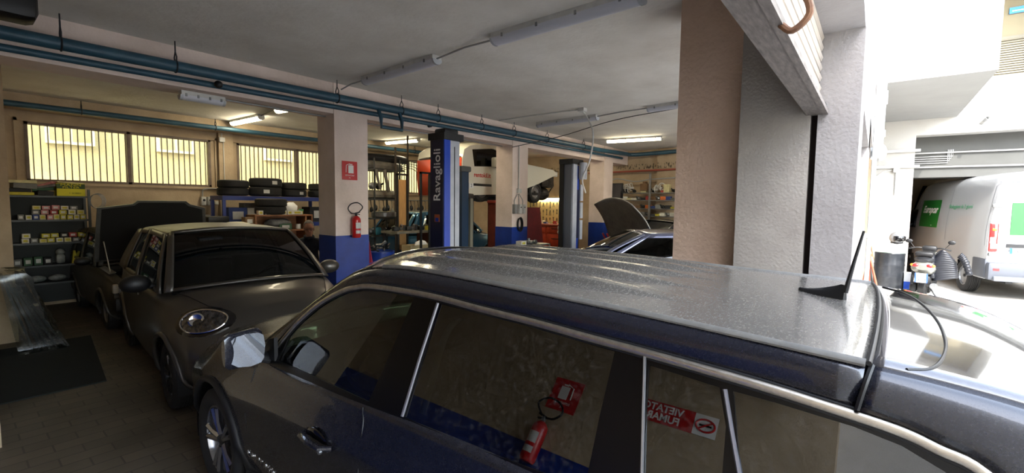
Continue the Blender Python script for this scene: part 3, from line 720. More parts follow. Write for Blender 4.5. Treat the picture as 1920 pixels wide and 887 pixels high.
# ------------------------------------------------------------------ small matt grey car facing the street
M_matt = carpaint('matt_grey_paint', (96, 92, 86), .37, .75, 0.1)
G_car = glass('car_glass', (120, 140, 135), .20, .01, .02, 1.45)
hd = radians(-94.6)
smart = car('small_hatchback', 'small matt dark grey hatchback parked facing the street beside the dark car', (2.16, 6.27, 0), hd, dict(
    paint=M_matt, wb=2.49, R=.30, rim=.19, style=6, tw=.19, cab=(-1.35, .92), alloy=mat('dark_alloy', (60, 60, 62), rough=.3, metal=.7), lip=M_matt,
    st=[(-1.80, .60, .66, .60, .38, .88, .90), (-1.72, .70, .76, .70, .26, .98, 1.0), (-1.45, .74, .80, .76, .22, 1.00, 1.03), (-.9, .76, .825, .79, .20, .99, 1.0), (0, .77, .83, .80, .20, .96, .99), (.9, .76, .83, .79, .20, .96, 1.04), (1.15, .74, .825, .74, .20, .93, 1.05),
        (1.45, .70, .80, .66, .20, .86, .99), (1.68, .64, .74, .56, .22, .76, .90), (1.80, .55, .64, .46, .24, .66, .80), (1.86, .44, .52, .38, .28, .56, .68)],
    g=dict(zb=.99, zr=1.50, wl=.775, wr=.60, crown=.045, bF=1.02, rF=.36, rR=-1.35, bR=-1.62, bulge=.13, glass=G_car, wins=((.045, .47), (.51, .78)), seat=.15, steer=.36, zbc=.06, rows=1)))
W4 = wm(smart)
SMB = [o for o in smart.children if o.name.startswith('body')][0]
for sd in (-1, 1):
    mirror(smart, .72, sd*.80, 1.06, sd, M_black if sd < 0 else M_matt, .24, .165, .17)
    n = V((.80, sd*.50, .38)).normalized(); c0 = V((1.50, sd*.595, .80))
    xax = V((-.53, sd*.84, .05)); M = W4 @ frame(c0 + n*.035, xax*sd, V((0, 0, 1)))
    fit_lamp(smart, SMB, V((1.54, sd*.56, .80)), n, sd, .225, .135)
    q = B(); q.box((1.75, sd*.50, .42), (.05, .14, .06), M=W4, bev=.02); q.build('fog_lamp', M_endcap, smart)
q = B()
for k in range(5): q.box((1.845, 0, .50-.035*k), (.05, .62-.02*k, .018), M=W4)
q.build('grille', M_black, smart); q = B(); q.box((1.83, 0, .30), (.08, .9, .10), M=W4, bev=.03); q.build('lower_intake', M_black, smart)
q = B(); q.tube([(1.12, -.3, 1.075), (1.06, .1, 1.10), (1.00, .55, 1.08)], .008, M=W4); q.tube([(1.12, .15, 1.085), (1.08, .45, 1.08), (.98, .7, 1.05)], .008, M=W4); q.build('wiper', M_black, smart)
q = B(); q.tube([(1.02, -.70, 1.0), (1.25, -.62, .98), (1.50, -.52, .915), (1.58, -.44, .90)], .005, n=6, M=W4); q.tube([(1.02, .70, 1.0), (1.25, .62, .98), (1.50, .52, .915), (1.58, .44, .90)], .005, n=6, M=W4); q.build('bonnet_seam', M_black, smart)
q = B(); q.box((.10, -.833, .88), (.14, .02, .03), M=W4, bev=.008); q.build('door_handle', M_matt, smart); q = B(); q.box((.10, .833, .88), (.14, .02, .03), M=W4, bev=.008); q.build('door_handle', M_matt, smart)

smart.scale = (1.05, 1.05, 1.05)
# ------------------------------------------------------------------ old small car with its bonnet up
M_oldp = carpaint('dusty_dark_paint', (52, 52, 48), .45, .3, .2, c2=(70, 68, 62))
M_oldg = carpaint('silver_grey_paint', (120, 120, 116), .4, .5, .4)
old = car('old_hatchback', 'old dark hatchback with raised black bonnet behind the small matt grey car', (2.14, 9.95, 0), radians(-90), dict(
    paint=M_oldp, wb=2.16, R=.27, rim=.17, style='steel', tw=.15, cab=(-1.45, .66), hood_open=1,
    st=[(-1.70, .66, .70, .66, .36, .80, .82), (-1.6, .70, .74, .70, .26, .86, .88), (-1, .71, .75, .72, .24, .88, .9), (0, .71, .75, .72, .22, .88, .9), (.6, .71, .75, .72, .22, .88, .92), (1.0, .71, .75, .71, .22, .86, .90), (1.4, .70, .745, .70, .24, .83, .86), (1.62, .69, .73, .68, .30, .78, .80), (1.70, .66, .70, .66, .34, .74, .76)],
    g=dict(zb=.9, zr=1.42, wl=.71, wr=.58, crown=.02, bF=.66, rF=.22, rR=-1.4, bR=-1.62, bulge=.05, glass=G_car, wins=((.06, .47), (.51, .85)), seat=-.1)))
W4 = wm(old)
# raised bonnet hinged at the windscreen: underside faces the street
hp = []
for (y, u) in ((-.74, 0), (-.72, .55), (-.70, .93), (-.28, 1.0), (-.22, 1.06), (.42, 1.06), (.48, 1.0), (.70, .93), (.72, .55), (.74, 0)):
    hp.append((y, u*.90))
Mh = W4 @ frame((.72, 0, .98), (0, 1, 0), (.17, 0, .98))
q = B().prism(hp, -.02, .012, Mh); b = q.build('bonnet', M_oldp, old, smooth=False)
q = B().prism([(y*.93, .03+u*.94) for y, u in hp], .012, .03, Mh); q.build('bonnet_lining', mat('bonnet_felt', (14, 14, 14), rough=.95), b, smooth=False)
q = B().span((0, 0, 0), (.05, .002, .05)); q.b.transform(Mh @ Matrix.Translation((.15, .55, .032)) @ Matrix.Rotation(pi/2, 4, 'X')); q.build('bonnet_sticker', M_offw, b)
q = B().box((1.15, 0, .62), (.7, 1.1, .3), M=W4, bev=.05); q.cyl((1.1, .3, .76), (1.1, .3, .86), .1, M=W4); q.box((.9, -.3, .82), (.3, .3, .1), M=W4, bev=.02); q.build('engine', M_dark, old)
q = B().box((1.35, -.28, .84), (.12, .3, .05), M=W4, bev=.01); q.build('red_cover', mat('engine_red', (150, 40, 30), rough=.5), old)
q = B().tube([(1.3, -.66, .86), (.95, -.66, 1.30)], .008, M=W4); q.build('bonnet_stay', M_steel, old)
for sd in (-1, 1):
    q = B().box((1.69, sd*.50, .68), (.06, .30, .15), M=W4, bev=.02); h = q.build('headlight', M_endcap, old); q = B().box((1.715, sd*.50, .68), (.03, .26, .12), M=W4, bev=.01); q.build('lens', mat('lamp_lens', (150, 152, 150), (90, 92, 92), 40, .15, metal=.6), h)
    q = B().box((1.68, sd*.68, .68), (.07, .07, .13), M=W4, bev=.02); q.build('indicator', mat('old_indicator', (170, 160, 140), rough=.3), old)
    q = B().slab([(.85, sd*.71, .90), (1.45, sd*.70, .86), (1.45, sd*.62, .88), (.85, sd*.64, .92)], (0, 0, .006)); q.b.transform(W4); q.build('wing_top', M_oldg, old)
    mirror(old, .50, sd*.74, .98, sd, M_black, .20, .13, .10)
q = B().box((1.72, 0, .46), (.12, 1.42, .20), M=W4, bev=.04); q.build('bumper', M_black, old)
q = B().box((1.795, -.1, .40), (.02, .40, .09), M=W4); q.build('number_plate', M_offw, old)

# ------------------------------------------------------------------ cars on the right
M_lav = carpaint('lavender_grey_paint', (112, 116, 142), .3, .5, 1)
cA = car('hatchback', 'lavender grey hatchback parked behind the dark car roof, left of the brown pier', (7.85, 2.95, 0), radians(127), dict(
    paint=M_lav, wb=2.6, R=.31, style=5, cab=(-1.6, .95),
    st=[(-2.05, .7, .76, .70, .4, .9, .92), (-1.9, .76, .84, .78, .28, .98, 1.0), (-1.2, .80, .88, .84, .22, 1.0, 1.02), (0, .81, .885, .85, .20, .98, 1.0), (1.0, .80, .88, .82, .20, .95, 1.03), (1.5, .76, .86, .74, .22, .86, .97), (1.9, .66, .76, .62, .26, .74, .82), (2.02, .55, .66, .5, .3, .62, .7)],
    g=dict(zb=1.0, zr=1.47, wl=.84, wr=.66, crown=.04, bF=1.25, rF=.42, rR=-1.45, bR=-1.85, bulge=.15, glass=G_car, wins=((.05, .50), (.525, .80)), seat=.15)))
for sd in (-1, 1): mirror(cA, .85, sd*.86, 1.05, sd, M_lav)
light_bowl(cA, wm(cA) @ frame((1.80, -.62, .76), (-.5, -.8, 0), (0, 0, 1)), [(.16*cos(a), .08*sin(a)) for a in [2*pi*k/20 for k in range(20)]])
light_bowl(cA, wm(cA) @ frame((1.80, .62, .76), (.5, -.8, 0), (0, 0, 1)), [(.16*cos(a), .08*sin(a)) for a in [2*pi*k/20 for k in range(20)]])
M_blk = carpaint('black_car_paint', (30, 31, 34), .25, .4, 1)
cB = car('estate_car', 'black estate car with its grey bonnet raised behind the lavender hatchback', (10.9, 3.95, 0), radians(155), dict(
    paint=M_blk, wb=2.65, R=.32, style=5, cab=(-1.8, .85), hood_open=1,
    st=[(-2.2, .7, .78, .72, .4, .95, .97), (-2.0, .78, .86, .80, .28, 1.05, 1.07), (-1.2, .82, .90, .86, .22, 1.06, 1.08), (0, .83, .90, .86, .20, 1.04, 1.06), (.9, .82, .90, .84, .20, 1.02, 1.10), (1.5, .78, .88, .80, .22, .98, 1.04), (1.95, .70, .82, .72, .26, .90, .95), (2.15, .60, .72, .6, .3, .75, .8)],
    g=dict(zb=1.06, zr=1.56, wl=.86, wr=.68, crown=.04, bF=1.1, rF=.30, rR=-1.7, bR=-2.05, bulge=.14, glass=G_car, wins=((.05, .44), (.46, .80)), seat=.1)))
W4 = wm(cB)
# raised bonnet: a shaped, doubly curved panel with a crease
rows = []
for i in range(9):
    u = i/8; r = []
    for j in range(13):
        v = -1+j/6; w_ = lerp(.78, .66, u**1.5)
        p = V((1.05, v*w_, 1.12)) + V((1.15*cos(radians(58)), 0, 1.15*sin(radians(58))))*u*(1-.10*v*v)
        p += V((-sin(radians(58)), 0, cos(radians(58))))*(.09*(1-v*v) + .07*sin(pi*u) - .05*u*u + (.012 if abs(abs(v)-.5) < .1 else 0)); r.append(p)
    rows.append(r)
q = B().grid(rows, W4); bn = q.build('bonnet', mat('grey_bonnet_paint', (176, 172, 164), (150, 146, 140), 5, .35, metal=.5, coat=.3), cB, solid=.03, ang=60)
q = B().box((1.55, 0, .80), (.7, 1.2, .3), M=W4, bev=.05); q.box((1.6, .3, .95), (.3, .25, .1), M=W4); q.build('engine', M_dark, cB)
q = B().tube([(1.35, -.45, 1.0), (1.5, -.50, 1.28)], .02, M=W4); q.tube([(1.35, -.33, 1.0), (1.48, -.36, 1.28)], .02, M=W4); q.tube([(1.42, -.38, 1.0), (1.46, -.48, 1.2)], .015, M=W4); q.build('red_bonnet_prop', M_red, cB)

M_lblue = carpaint('light_blue_paint', (44, 104, 140), .3, .5, 1)
cC = car('small_car', 'metallic blue small car parked behind the raised white van and the lift posts', (9.4, 10.36, 0), 0, dict(
    paint=M_lblue, wb=2.3, R=.28, style='cover', cab=(-1.2, .75),
    st=[(-1.75, .66, .72, .66, .4, .9, .92), (-1.6, .72, .78, .72, .26, .95, .97), (-.8, .74, .80, .76, .22, .96, .98), (0, .74, .80, .76, .2, .95, .97), (.75, .73, .80, .75, .2, .94, 1.0), (1.2, .70, .79, .70, .22, .88, .97), (1.6, .62, .72, .6, .26, .76, .84), (1.75, .52, .62, .5, .3, .6, .7)],
    g=dict(zb=.99, zr=1.50, wl=.75, wr=.6, crown=.03, bF=.95, rF=.30, rR=-1.25, bR=-1.6, bulge=.12, glass=G_car, wins=((.05, .52), (.55, .82)), seat=0.)))
cC.scale = (1.12, 1.12, 1.12)
for sd in (-1, 1): mirror(cC, .62, sd*.78, 1.0, sd, M_lblue)
# ------------------------------------------------------------------ the big dark car in front
M_navy = carpaint('charcoal_blue_paint', (26, 27, 36), .22, .1, .55, c2=(34, 35, 43), scale=220, lo=.40, hi=.85, rough2=.36)
M_roof = carpaint('dusty_roof_paint', (96, 93, 89), .16, .2, .6, c2=(120, 115, 106), scale=170, lo=.34, hi=.70, rough2=.34, detail=10, stretch=(1, .35, 1))
M_roof.node_tree.nodes['Principled BSDF'].inputs['Coat Roughness'].default_value = .10
G_suv = glass('dark_side_glass', (150, 175, 165), .10, .004, .07, 2.0)
G_front = glass('front_side_glass', (150, 175, 165), .45, .004, .05, 1.7)
XC = 2.02; YC = 1.975
suvD = dict(paint=M_navy, wb=2.65, R=.35, rim=.235, style=5, tw=.22, cab=(-2.35, .72), gh=0, lip=M_trim, alloy=mat('polished_alloy', (176, 178, 182), rough=.2, metal=.9),
    st=[(-2.80, .70, .80, .72, .42, .90, .95), (-2.62, .82, .93, .84, .30, 1.09, 1.11), (-2.1, .88, .97, .885, .26, 1.10, 1.11), (-1, .90, .985, .90, .25, 1.08, 1.1), (0, .90, .985, .90, .25, 1.045, 1.07),
        (.7, .90, .985, .905, .25, 1.03, 1.09), (1.0, .88, .985, .88, .25, 1.02, 1.11), (1.5, .87, .98, .83, .25, .985, 1.07), (1.85, .80, .94, .75, .28, .91, .99), (2.05, .70, .85, .64, .32, .80, .87), (2.15, .6, .74, .5, .38, .70, .75)])
suv = car('suv', 'large dusty charcoal blue car in the foreground with chrome window trim and ribbed roof', (XC, YC, 0), pi/2, suvD)
WS = wm(suv)
def skin(Yw, z, side=1, out=0):
    s = suvD['sec'](Yw-YC); best = None
    for (a, b) in zip(s, s[1:]):
        if (a[1]-z)*(b[1]-z) <= 0 and abs(a[1]-b[1]) > 1e-6 and max(a[0], b[0]) > .45:
            t = (z-a[1])/(b[1]-a[1]); y = lerp(a[0], b[0], t); best = y if best is None or y > best else best
    y = (best or .9)+out; return V((XC-side*y, Yw, z))
def sidepx(x, y, off=0):
    n = V((.45, 0, -.18)).normalized(); return atp(x, y, V((1.12, 0, 1.05))-n*off, n)
def mir(p): return V((2*XC-p.x, p.y, p.z))
E_ = [(1.30, 0, 1.578), (1.34, .5, 1.595), (1.35, 1, 1.612), (1.37, 1.5, 1.622), (1.38, 1.8, 1.618), (1.37, 2.05, 1.59), (1.34, 2.25, 1.51), (1.26, 2.55, 1.30), (1.15, 2.86, 1.07)]
Ec = catmull(E_, 8)
def Ey(y):
    for a, b in zip(Ec, Ec[1:]):
        if a.y <= y <= b.y: return a.lerp(b, (y-a.y)/(b.y-a.y))
    return Ec[-1] if y > 1 else Ec[0]
RIB = [1.58, 1.80, 2.02, 2.24, 2.46]
def roofpt(i, j, ni, nj):
    v = -1+2*j/nj; yb = lerp(.0, 2.02, i/ni); e = Ey(yb); f = mir(e)
    p = e.lerp(f, j/nj); p.z += .030*(1-v*v); p.y += (.24*(1-v*v) if 1 else 0)*max(0, (yb-1.2)/.82)**1.5 - .02*(1-v*v)*max(0, 1-yb/.3)
    if .50 < p.y < 1.98:
        fade = min(1, (p.y-.50)/.35, (1.98-p.y)/.12)
        for r in RIB:
            d = abs(p.x-r)
            if d < .045: p.z += .022*fade*min(1, (1-d/.045)*2.8)
    return p
q = B(); ni, nj = 44, 132
q.grid([[roofpt(i, j, ni, nj) for j in range(nj+1)] for i in range(ni+1)]); q.build('roof', M_roof, suv, solid=.02, ang=70)
front = [roofpt(ni, j, ni, nj) for j in range(0, nj+1, 6)]; nv = len(front)-1
def wsp(u, k):
    v = -1+2*k/nv; e = Ey(lerp(2.02, 2.86, u)); f = mir(e); lo = e.lerp(f, k/nv)
    lo.y += lerp(.24, .30, u)*(1-v*v); lo.z += .030*(1-v*v)*(1-u)+.02*(1-v*v); lo.z += .02*sin(pi*u)*(1-v*v)
    return lo if u > 0 else front[k].copy()
q = B(); q.grid([[wsp(u/10, k) for k in range(1, nv)] for u in range(1, 11)]); q.build('windscreen', glass('windscreen_glass', (150, 175, 165), .5, .006, .05, 1.5), suv, ang=70)
q = B(); q.grid([[wsp(u/10, k) for k in range(nv+1)] for u in (0, .5, 1)]); 
for ks in ((0, 1), (nv-1, nv)): q.grid([[wsp(u/10, k) for k in ks] for u in range(11)])
q.build('windscreen_frame', M_gblack, suv, solid=.015, ang=70)
q = B().tube([wsp(1, k)+V((0, -.02, .01)) for k in range(2, nv-1)], .012); q.build('wiper_cowl', M_trim, suv)
# side: chrome line, band, pillars and glass, mirrored to the far side
chrome = [(512, 660), (530, 636), (560, 602), (600, 568), (640, 546), (665, 539), (700, 537), (800, 553), (900, 579), (1000, 604), (1100, 632), (1205, 660), (1400, 715), (1550, 762), (1680, 805), (1760, 842), (1850, 890)]
Cp = [sidepx(*p, off=.012) for p in chrome] + [V((1.24, -.30, 1.30)), V((1.19, -.37, 1.18)), V((1.15, -.40, 1.09))]
Cc = catmull(Cp, 5)
M_satin = mat('satin_chrome_trim', (205, 198, 186), (170, 160, 146), 30, .30, metal=1, rough2=.55, lo=.45, hi=.8)
def both(fn):
    for s in (0, 1): fn(s)
def mm(pts, s): return [mir(p) for p in pts] if s else pts
def do_side(s):
    far = ' far side' if s else ''
    pts = mm(Cc, s); sg = -1 if not s else 1
    n_out = V((sg*.9, 0, .4)).normalized()
    q = B(); rows = []
    for i, p in enumerate(pts):
        a = pts[max(i-1, 0)]; b = pts[min(i+1, len(pts)-1)]; d = (b-a).normalized(); up_ = d.cross(n_out).normalized()
        if up_.z < 0: up_ = -up_
        h = .0135
        rows.append([p-up_*h-n_out*.008, p-up_*h*.8+n_out*.003, p+n_out*.006, p+up_*h*.8+n_out*.003, p+up_*h-n_out*.008])
    q.grid(rows); q.build('chrome_trim', M_satin, suv, ang=80)
    q = B(); q.tube([r[-1]+n_out*.001 for r in rows], .006, n=6); q.tube([r[0] for r in rows], .005, n=6); q.build('window_seal', M_black, suv)
    # band between roof edge and chrome
    C2 = [r[-1] for r in rows if (r[-1].y >= -.005)][::-1]
    E2 = mm(Ec, s)
    def resample(L, n):
        ds = [0]
        for a, b in zip(L, L[1:]): ds.append(ds[-1]+(b-a).length)
        out = []; j = 0
        for i in range(n+1):
            t = ds[-1]*i/n
            while j < len(L)-2 and ds[j+1] < t: j += 1
            out.append(L[j].lerp(L[j+1], (t-ds[j])/max(1e-9, ds[j+1]-ds[j])))
        return out
    e3 = resample(E2, 60); c3 = resample(C2, 60); q = B(); rows2 = []
    for a, b in zip(e3, c3):
        r = []
        for k in range(7):
            t = k/6; r.append(a.lerp(b, t)+n_out*.022*sin(pi*t)*(1-.3*t)-V((0, 0, .004)) )
        rows2.append(r)
    q.grid(rows2); q.build('roof_side_band', M_navy, suv, solid=.012, ang=70)
    q = B(); q.tube([p+V((0, 0, .001)) for p in E2 if p.y < 1.95], .011, n=8, flat=.6); q.build('roof_ditch_strip', mat('grey_strip', (118, 116, 110), (96, 94, 90), 20, .45), suv)
    # black window plate with glass openings
    Mp = frame(V((1.12, 0, 1.05)), V((0, 1, 0)), V((.18, 0, .45)))
    if s: Mp = frame(V((2*XC-1.12, 0, 1.05)), V((0, 1, 0)), V((-.18, 0, .45)))
    inv = Mp.inverted()
    def pl(pxs): return [tuple((inv @ (mir(sidepx(*p)) if s else sidepx(*p)))[:2]) for p in pxs]
    def pw(ws): return [tuple((inv @ (mir(V(p)) if s else V(p)))[:2]) for p in ws]
    g1 = pl([(524, 676), (545, 628), (569, 594), (592, 573), (615, 560), (640, 550), (672, 544), (720, 547), (779, 557), (737, 655), (693, 753), (610, 715)])
    g2 = pl([(826, 570), (990, 612), (1154, 660), (1126, 780), (1098, 915), (900, 842), (757, 782), (795, 670)])
    g3 = pl([(1218, 685), (1350, 727), (1362, 800), (1375, 900), (1300, 915), (1207, 880)])
    g4 = pl([(1376, 734), (1460, 757), (1600, 800), (1690, 836), (1775, 887)])+pw([(1.22, -.24, 1.30), (1.17, -.26, 1.17), (1.165, .20, 1.14)])
    g3 = g3[:3]+pw([(1.15, .26, 1.125), (1.15, .47, 1.115)])+pl([(1210, 800)])
    outer = pl([(505, 668), (530, 640), (560, 604), (600, 570), (640, 548), (665, 541), (700, 539), (800, 555), (1000, 606), (1205, 662), (1400, 717), (1550, 764), (1680, 808), (1755, 842), (1840, 889)])+pw([(1.23, -.29, 1.30), (1.18, -.36, 1.18), (1.12, -.40, 1.04), (1.105, 1, 1.02), (1.105, 2.7, 1.0)])
    # the pixel outline runs along the slanted plane, so it lies flat on it
    plate(outer, [g1, g2, g3, g4], .012, Mp, mat('satin_black_surround', (7, 7, 8), rough=.28, spec=.3), suv, 'window_surround')
    for nm, g in (('front_door_glass', g1), ('rear_door_glass', g2), ('quarter_glass', g3), ('rear_quarter_glass', g4)):
        q = B(); cx = sum(p[0] for p in g)/len(g); cy = sum(p[1] for p in g)/len(g)
        q._add([Mp @ V((cx+(p[0]-cx)*1.02, cy+(p[1]-cy)*1.02, 0)) for p in g], [tuple(range(len(g)))]); q.build(nm, G_front if nm == 'front_door_glass' else G_suv, suv, smooth=False)
    # bright strips on the pillars
    mmx = lambda p: mir(p) if s else p
    q = B().tube([mmx(sidepx(821, 568, .008)), mmx(sidepx(787, 672, .008)), mmx(sidepx(754, 781, .008))], .007, n=6); q.build('door_edge_strip', mat('grey_edge', (120, 120, 128), rough=.3, metal=.6), suv)
    q = B().tube([mmx(sidepx(1209, 655, .010)), mmx(sidepx(1206, 770, .010)), mmx(sidepx(1203, 900, .010))], .005, n=6); q.build('door_edge_strip', M_alloy, suv)
    q = B().tube([mmx(sidepx(1359, 730, .008)), mmx(sidepx(1372, 810, .008)), mmx(sidepx(1388, 900, .008))], .006, n=6); q.build('door_edge_strip', mat('grey_edge', (120, 120, 128)), suv)
    # seams of the doors
    sd = -1 if s else 1
    def seam(pts, nm='door_seam'):
        B().tube([skin(y, z, sd, .0) for y, z in pts], .004, n=6).build(nm, M_black, suv)
    seam([(1.70, 1.04), (1.68, 1.0), (1.64, .8), (1.62, .55), (1.62, .32)]); seam([(2.78, 1.02), (2.76, .9), (2.78, .7), (2.74, .45), (2.72, .32)]); seam([(.50, 1.06), (.52, .95), (.60, .80), (.82, .72)])
    q = B(); r = [skin(y, 1.0, sd, .012) for y in (1.75, 2.2, 2.7)]
    # handles with their cups
    for yy in (1.98, .80):
        c = skin(yy, .83, sd, 0); q = B(); q.ball(c+V((-sd*.002, .01, 0)), 1, (.012, .095, .045), 16); cup = q.build('handle_cup', M_gblack, suv)
        q = B(); q.tube([c+V((-sd*.0, .11, .0)), c+V((-sd*.035, .085, 0)), c+V((-sd*.045, 0, -.003)), c+V((-sd*.04, -.09, -.006)), c+V((0, -.125, -.008))], [.012, .017, .017, .017, .013], n=10); h = q.build('door_handle', M_navy, suv)
        if yy > 1: B().cyl(c+V((-sd*.04, -.105, -.01)), c+V((-sd*.052, -.105, -.01)), .010, n=14).build('lock_barrel', M_steel, h)
    # wing mirror
    m0 = V((XC-sd*.93, 2.66, 1.06)); q = B(); rows = []
    for i in range(11):
        u = i/10; sc = (sin(pi*min(1, .18+u*.9)))**.5*.5+.5*(1-u*.15) if u < 1 else .5
        x = XC-sd*(.96+.20*u); hh = .100*(1-.10*u*u)*(.80 if i in (0, 10) else 1); dd = .075*(1-.35*u)*(.6 if i == 10 else 1)
        rows.append([V((x, 2.60-.05*u+dd*1.3*cos(a)*(1 if cos(a) > 0 else .22), 1.145+.01*u+hh*sin(a))) for a in [2*pi*k/20 for k in range(20)]]+[V((x, 2.60-.05*u+dd*1.3, 1.145+.01*u))])
    q.grid(rows); q._add(rows[0][:20], [tuple(range(20))]); q._add(rows[-1][:20], [tuple(range(20))]); mo = q.build('wing_mirror', M_navy, suv, ang=70)
    q = B(); q.slab([V((XC-sd*x, 2.538+.014*(x-.96)/.2, z)) for x, z in ((.975, 1.09), (.968, 1.16), (.975, 1.215), (1.0, 1.232), (1.06, 1.236), (1.11, 1.228), (1.145, 1.20), (1.152, 1.15), (1.14, 1.10), (1.10, 1.068), (1.04, 1.058), (.99, 1.068))], (0, -.004, 0)); q.build('mirror_glass', mat('mirror_face', (200, 210, 225), rough=.03, metal=1), mo, smooth=False)
    q = B(); q.tube([V((XC-sd*.90, 2.63, 1.045)), V((XC-sd*.99, 2.63, 1.085))], .035, n=10, flat=.6); q.slab([V((XC-sd*.895, y, z)) for y, z in ((2.72, 1.05), (2.55, 1.05), (2.55, 1.18), (2.62, 1.16))], (-sd*.02, 0, 0)); q.build('mirror_foot', M_black, mo)
both(do_side)
# spoiler and tail
rows = []
SP = [(-.008, 1.576, 1.315), (-.14, 1.562, 1.325), (-.28, 1.54, 1.335), (-.40, 1.50, 1.35), (-.50, 1.43, 1.37)]
for (y, z, x) in catmull(SP, 4):
    rows.append([V((lerp(x, 2*XC-x, j/20), y-.02*(1-(-1+j/10)**2), z+.028*(1-(-1+j/10)**2))) for j in range(21)])
q = B().grid(rows); sp_o = q.build('rear_spoiler', carpaint('spoiler_paint', (74, 72, 74), .07, .3, 1, c2=(96, 96, 96), scale=80, lo=.5, hi=.9, rough2=.16), suv, solid=.02, ang=70)
q = B(); q.tube([roofpt(0, j, ni, nj)+V((0, -.006, .001)) for j in range(0, nj+1, 4)], .006, n=8); q.build('roof_rear_seam', M_black, suv)
Dl = [(1655, 688), (1700, 694), (1740, 693), (1762, 680), (1773, 655), (1770, 628), (1755, 598), (1728, 570), (1695, 550), (1655, 539)]
q = B(); iv = wm(suv).inverted(); tr_ = BVHTree.FromPolygons([wm(suv) @ v.co for v in sp_o.data.vertices], [p.vertices for p in sp_o.data.polygons]); dl_ = []
for x, y in Dl:
    h_ = tr_.ray_cast(CO, ray(x, y).normalized())
    if h_[0] is not None: dl_.append(h_[0]+V((0, 0, .001)))
q.tube(catmull(dl_, 5), .0038, n=8); q.build('spoiler_seal', M_black, suv)
def tail(s):
    T = catmull([(1.315, -.012, 1.572), (1.325, -.14, 1.560), (1.335, -.28, 1.538), (1.35, -.40, 1.498), (1.37, -.50, 1.43), (1.36, -.66, 1.27), (1.24, -.80, 1.09)], 5)
    L = [p for p in Cc if p.y < .02]; L = [V(L[0])]+L[1:]
    n = len(T)
    def rs(Lx, k):
        f = k/(n-1)*(len(Lx)-1); i = min(int(f), len(Lx)-2); return Lx[i].lerp(Lx[i+1], f-i)
    L2 = L+[V((1.125, -.44, 1.06))]
    q = B(); sgn = 1 if s else -1; no = V((sgn*.85, 0, .5)).normalized(); rows = []
    for k in range(n):
        a = T[k]; b = rs(L2, k)+V((-.008 if 0 else 0, 0, .014)); a2, b2 = (mir(a), mir(b)) if s else (a, b)
        rows.append([a2.lerp(b2, t/5)+no*.018*sin(pi*t/5) for t in range(6)])
    q.grid(rows); q.build('tail_pillar', M_navy, suv, solid=.012, ang=70)
    a, b = rows[0][0], rows[0][-1]
    B().tube([r+no*.002 for r in rows[0]], .006, n=6).build('tail_seam', M_black, suv)
    q = B(); q.box((mir(V((1.22, -.72, .95))) if s else V((1.22, -.72, .95))), (.22, .16, .24), bev=.04); q.build('tail_light', mat('tail_light_red', (150, 16, 18), rough=.15, coat=1), suv)
both(tail)
q = B(); q.grid([[V((lerp(1.42, 2*XC-1.42, j/10), lerp(-.50, -.76, i/5)-.04*(1-(-1+j/5)**2), lerp(1.42, 1.10, i/5))) for j in range(11)] for i in range(6)]); q.build('rear_window', G_suv, suv, ang=70)
# aerial
ab = at(1500, 541, 'Z', 1.622); ae = at(1584, 562, 'Z', 1.612)
q = B(); rows = []
a0 = V((2.02, .235, 1.63)); a1 = V((1.99, .075, 1.628))
a0 = ab; a1 = ae
for i in range(13):
    u = i/12; c = a0.lerp(a1, u); h = .052*(u**1.6) if u < .93 else .052*.85; wd_ = .026*sin(pi*min(1, .12+u*.75)); d = (a1-a0).normalized(); sd_ = V((-d.y, d.x, 0))
    rows.append([c+sd_*wd_-V((0, 0, .01)), c+sd_*wd_*.7+V((0, 0, h*.5+.004)), c+V((0, 0, h+.006)), c-sd_*wd_*.7+V((0, 0, h*.5+.004)), c-sd_*wd_-V((0, 0, .01))])
q.grid(rows); q._add(rows[-1], [tuple(range(5))]); an = q.build('aerial_base', M_black, suv, ang=60)
tip = a1+V((a1.x-a0.x, a1.y-a0.y, 0)).normalized()*.10
mid = a1+V((0, 0, .045))
d_tip = ray(1620, 433); tt = (V((a1.x, a1.y-.03, 0))-CO).dot(V((.78, .62, 0)))/d_tip.dot(V((.78, .62, 0))); tipw = CO+d_tip*tt
B().tube([mid-V((0, 0, .02)), mid.lerp(tipw, .5)+V((0, 0, -.004)), tipw], [.008, .0055, .004], n=8).build('aerial_rod', M_black, an)
# front end
for s in (-1, 1):
    M = WS @ frame((1.92, s*.60, .80), (-.55, s*.83, .0), (0, 0, 1)) if s > 0 else WS @ frame((1.92, s*.60, .80), (.55, .83, .0), (0, 0, 1))
    light_bowl(suv, M, [(-.20, -.04), (-.16, .05), (.0, .07), (.18, .075), (.22, .03), (.16, -.05), (0, -.06)])
q = B()
for k in range(7): q.box((2.12, -.36+.12*k, .66), (.06, .075, .14), M=WS, bev=.02)
q.build('grille', M_chrome, suv); q = B(); q.box((2.12, 0, .44), (.1, 1.1, .14), M=WS, bev=.03); q.build('lower_intake', M_black, suv)
q = B(); q.box((-2.78, 0, .45), (.14, 1.6, .3), M=WS, bev=.06); q.build('rear_bumper', M_trim, suv)
# interior
for x in (.18, -.78):
    for y in (-.38, .38): seat(suv, x, y)
q = B(); q.box((.74, 0, .93), (.42, 1.62, .2), M=WS, bev=.07); q.box((.25, 0, .6), (1.2, .22, .3), M=WS, bev=.05); q.build('dashboard', M_int, suv)
steering(suv, (.42, .38, .93))
q = B(); pts = [sidepx(868, 598, -.10), sidepx(846, 612, -.11), sidepx(828, 650, -.12), sidepx(812, 710, -.13), sidepx(792, 776, -.14)]
rows = [[p+V((0, -.020, 0)), p+V((0, .020, 0))] for p in catmull(pts, 5)]; q.grid(rows); q.build('seat_belt', mat('pale_green_belt', (150, 178, 168), rough=.6), suv, solid=.003)
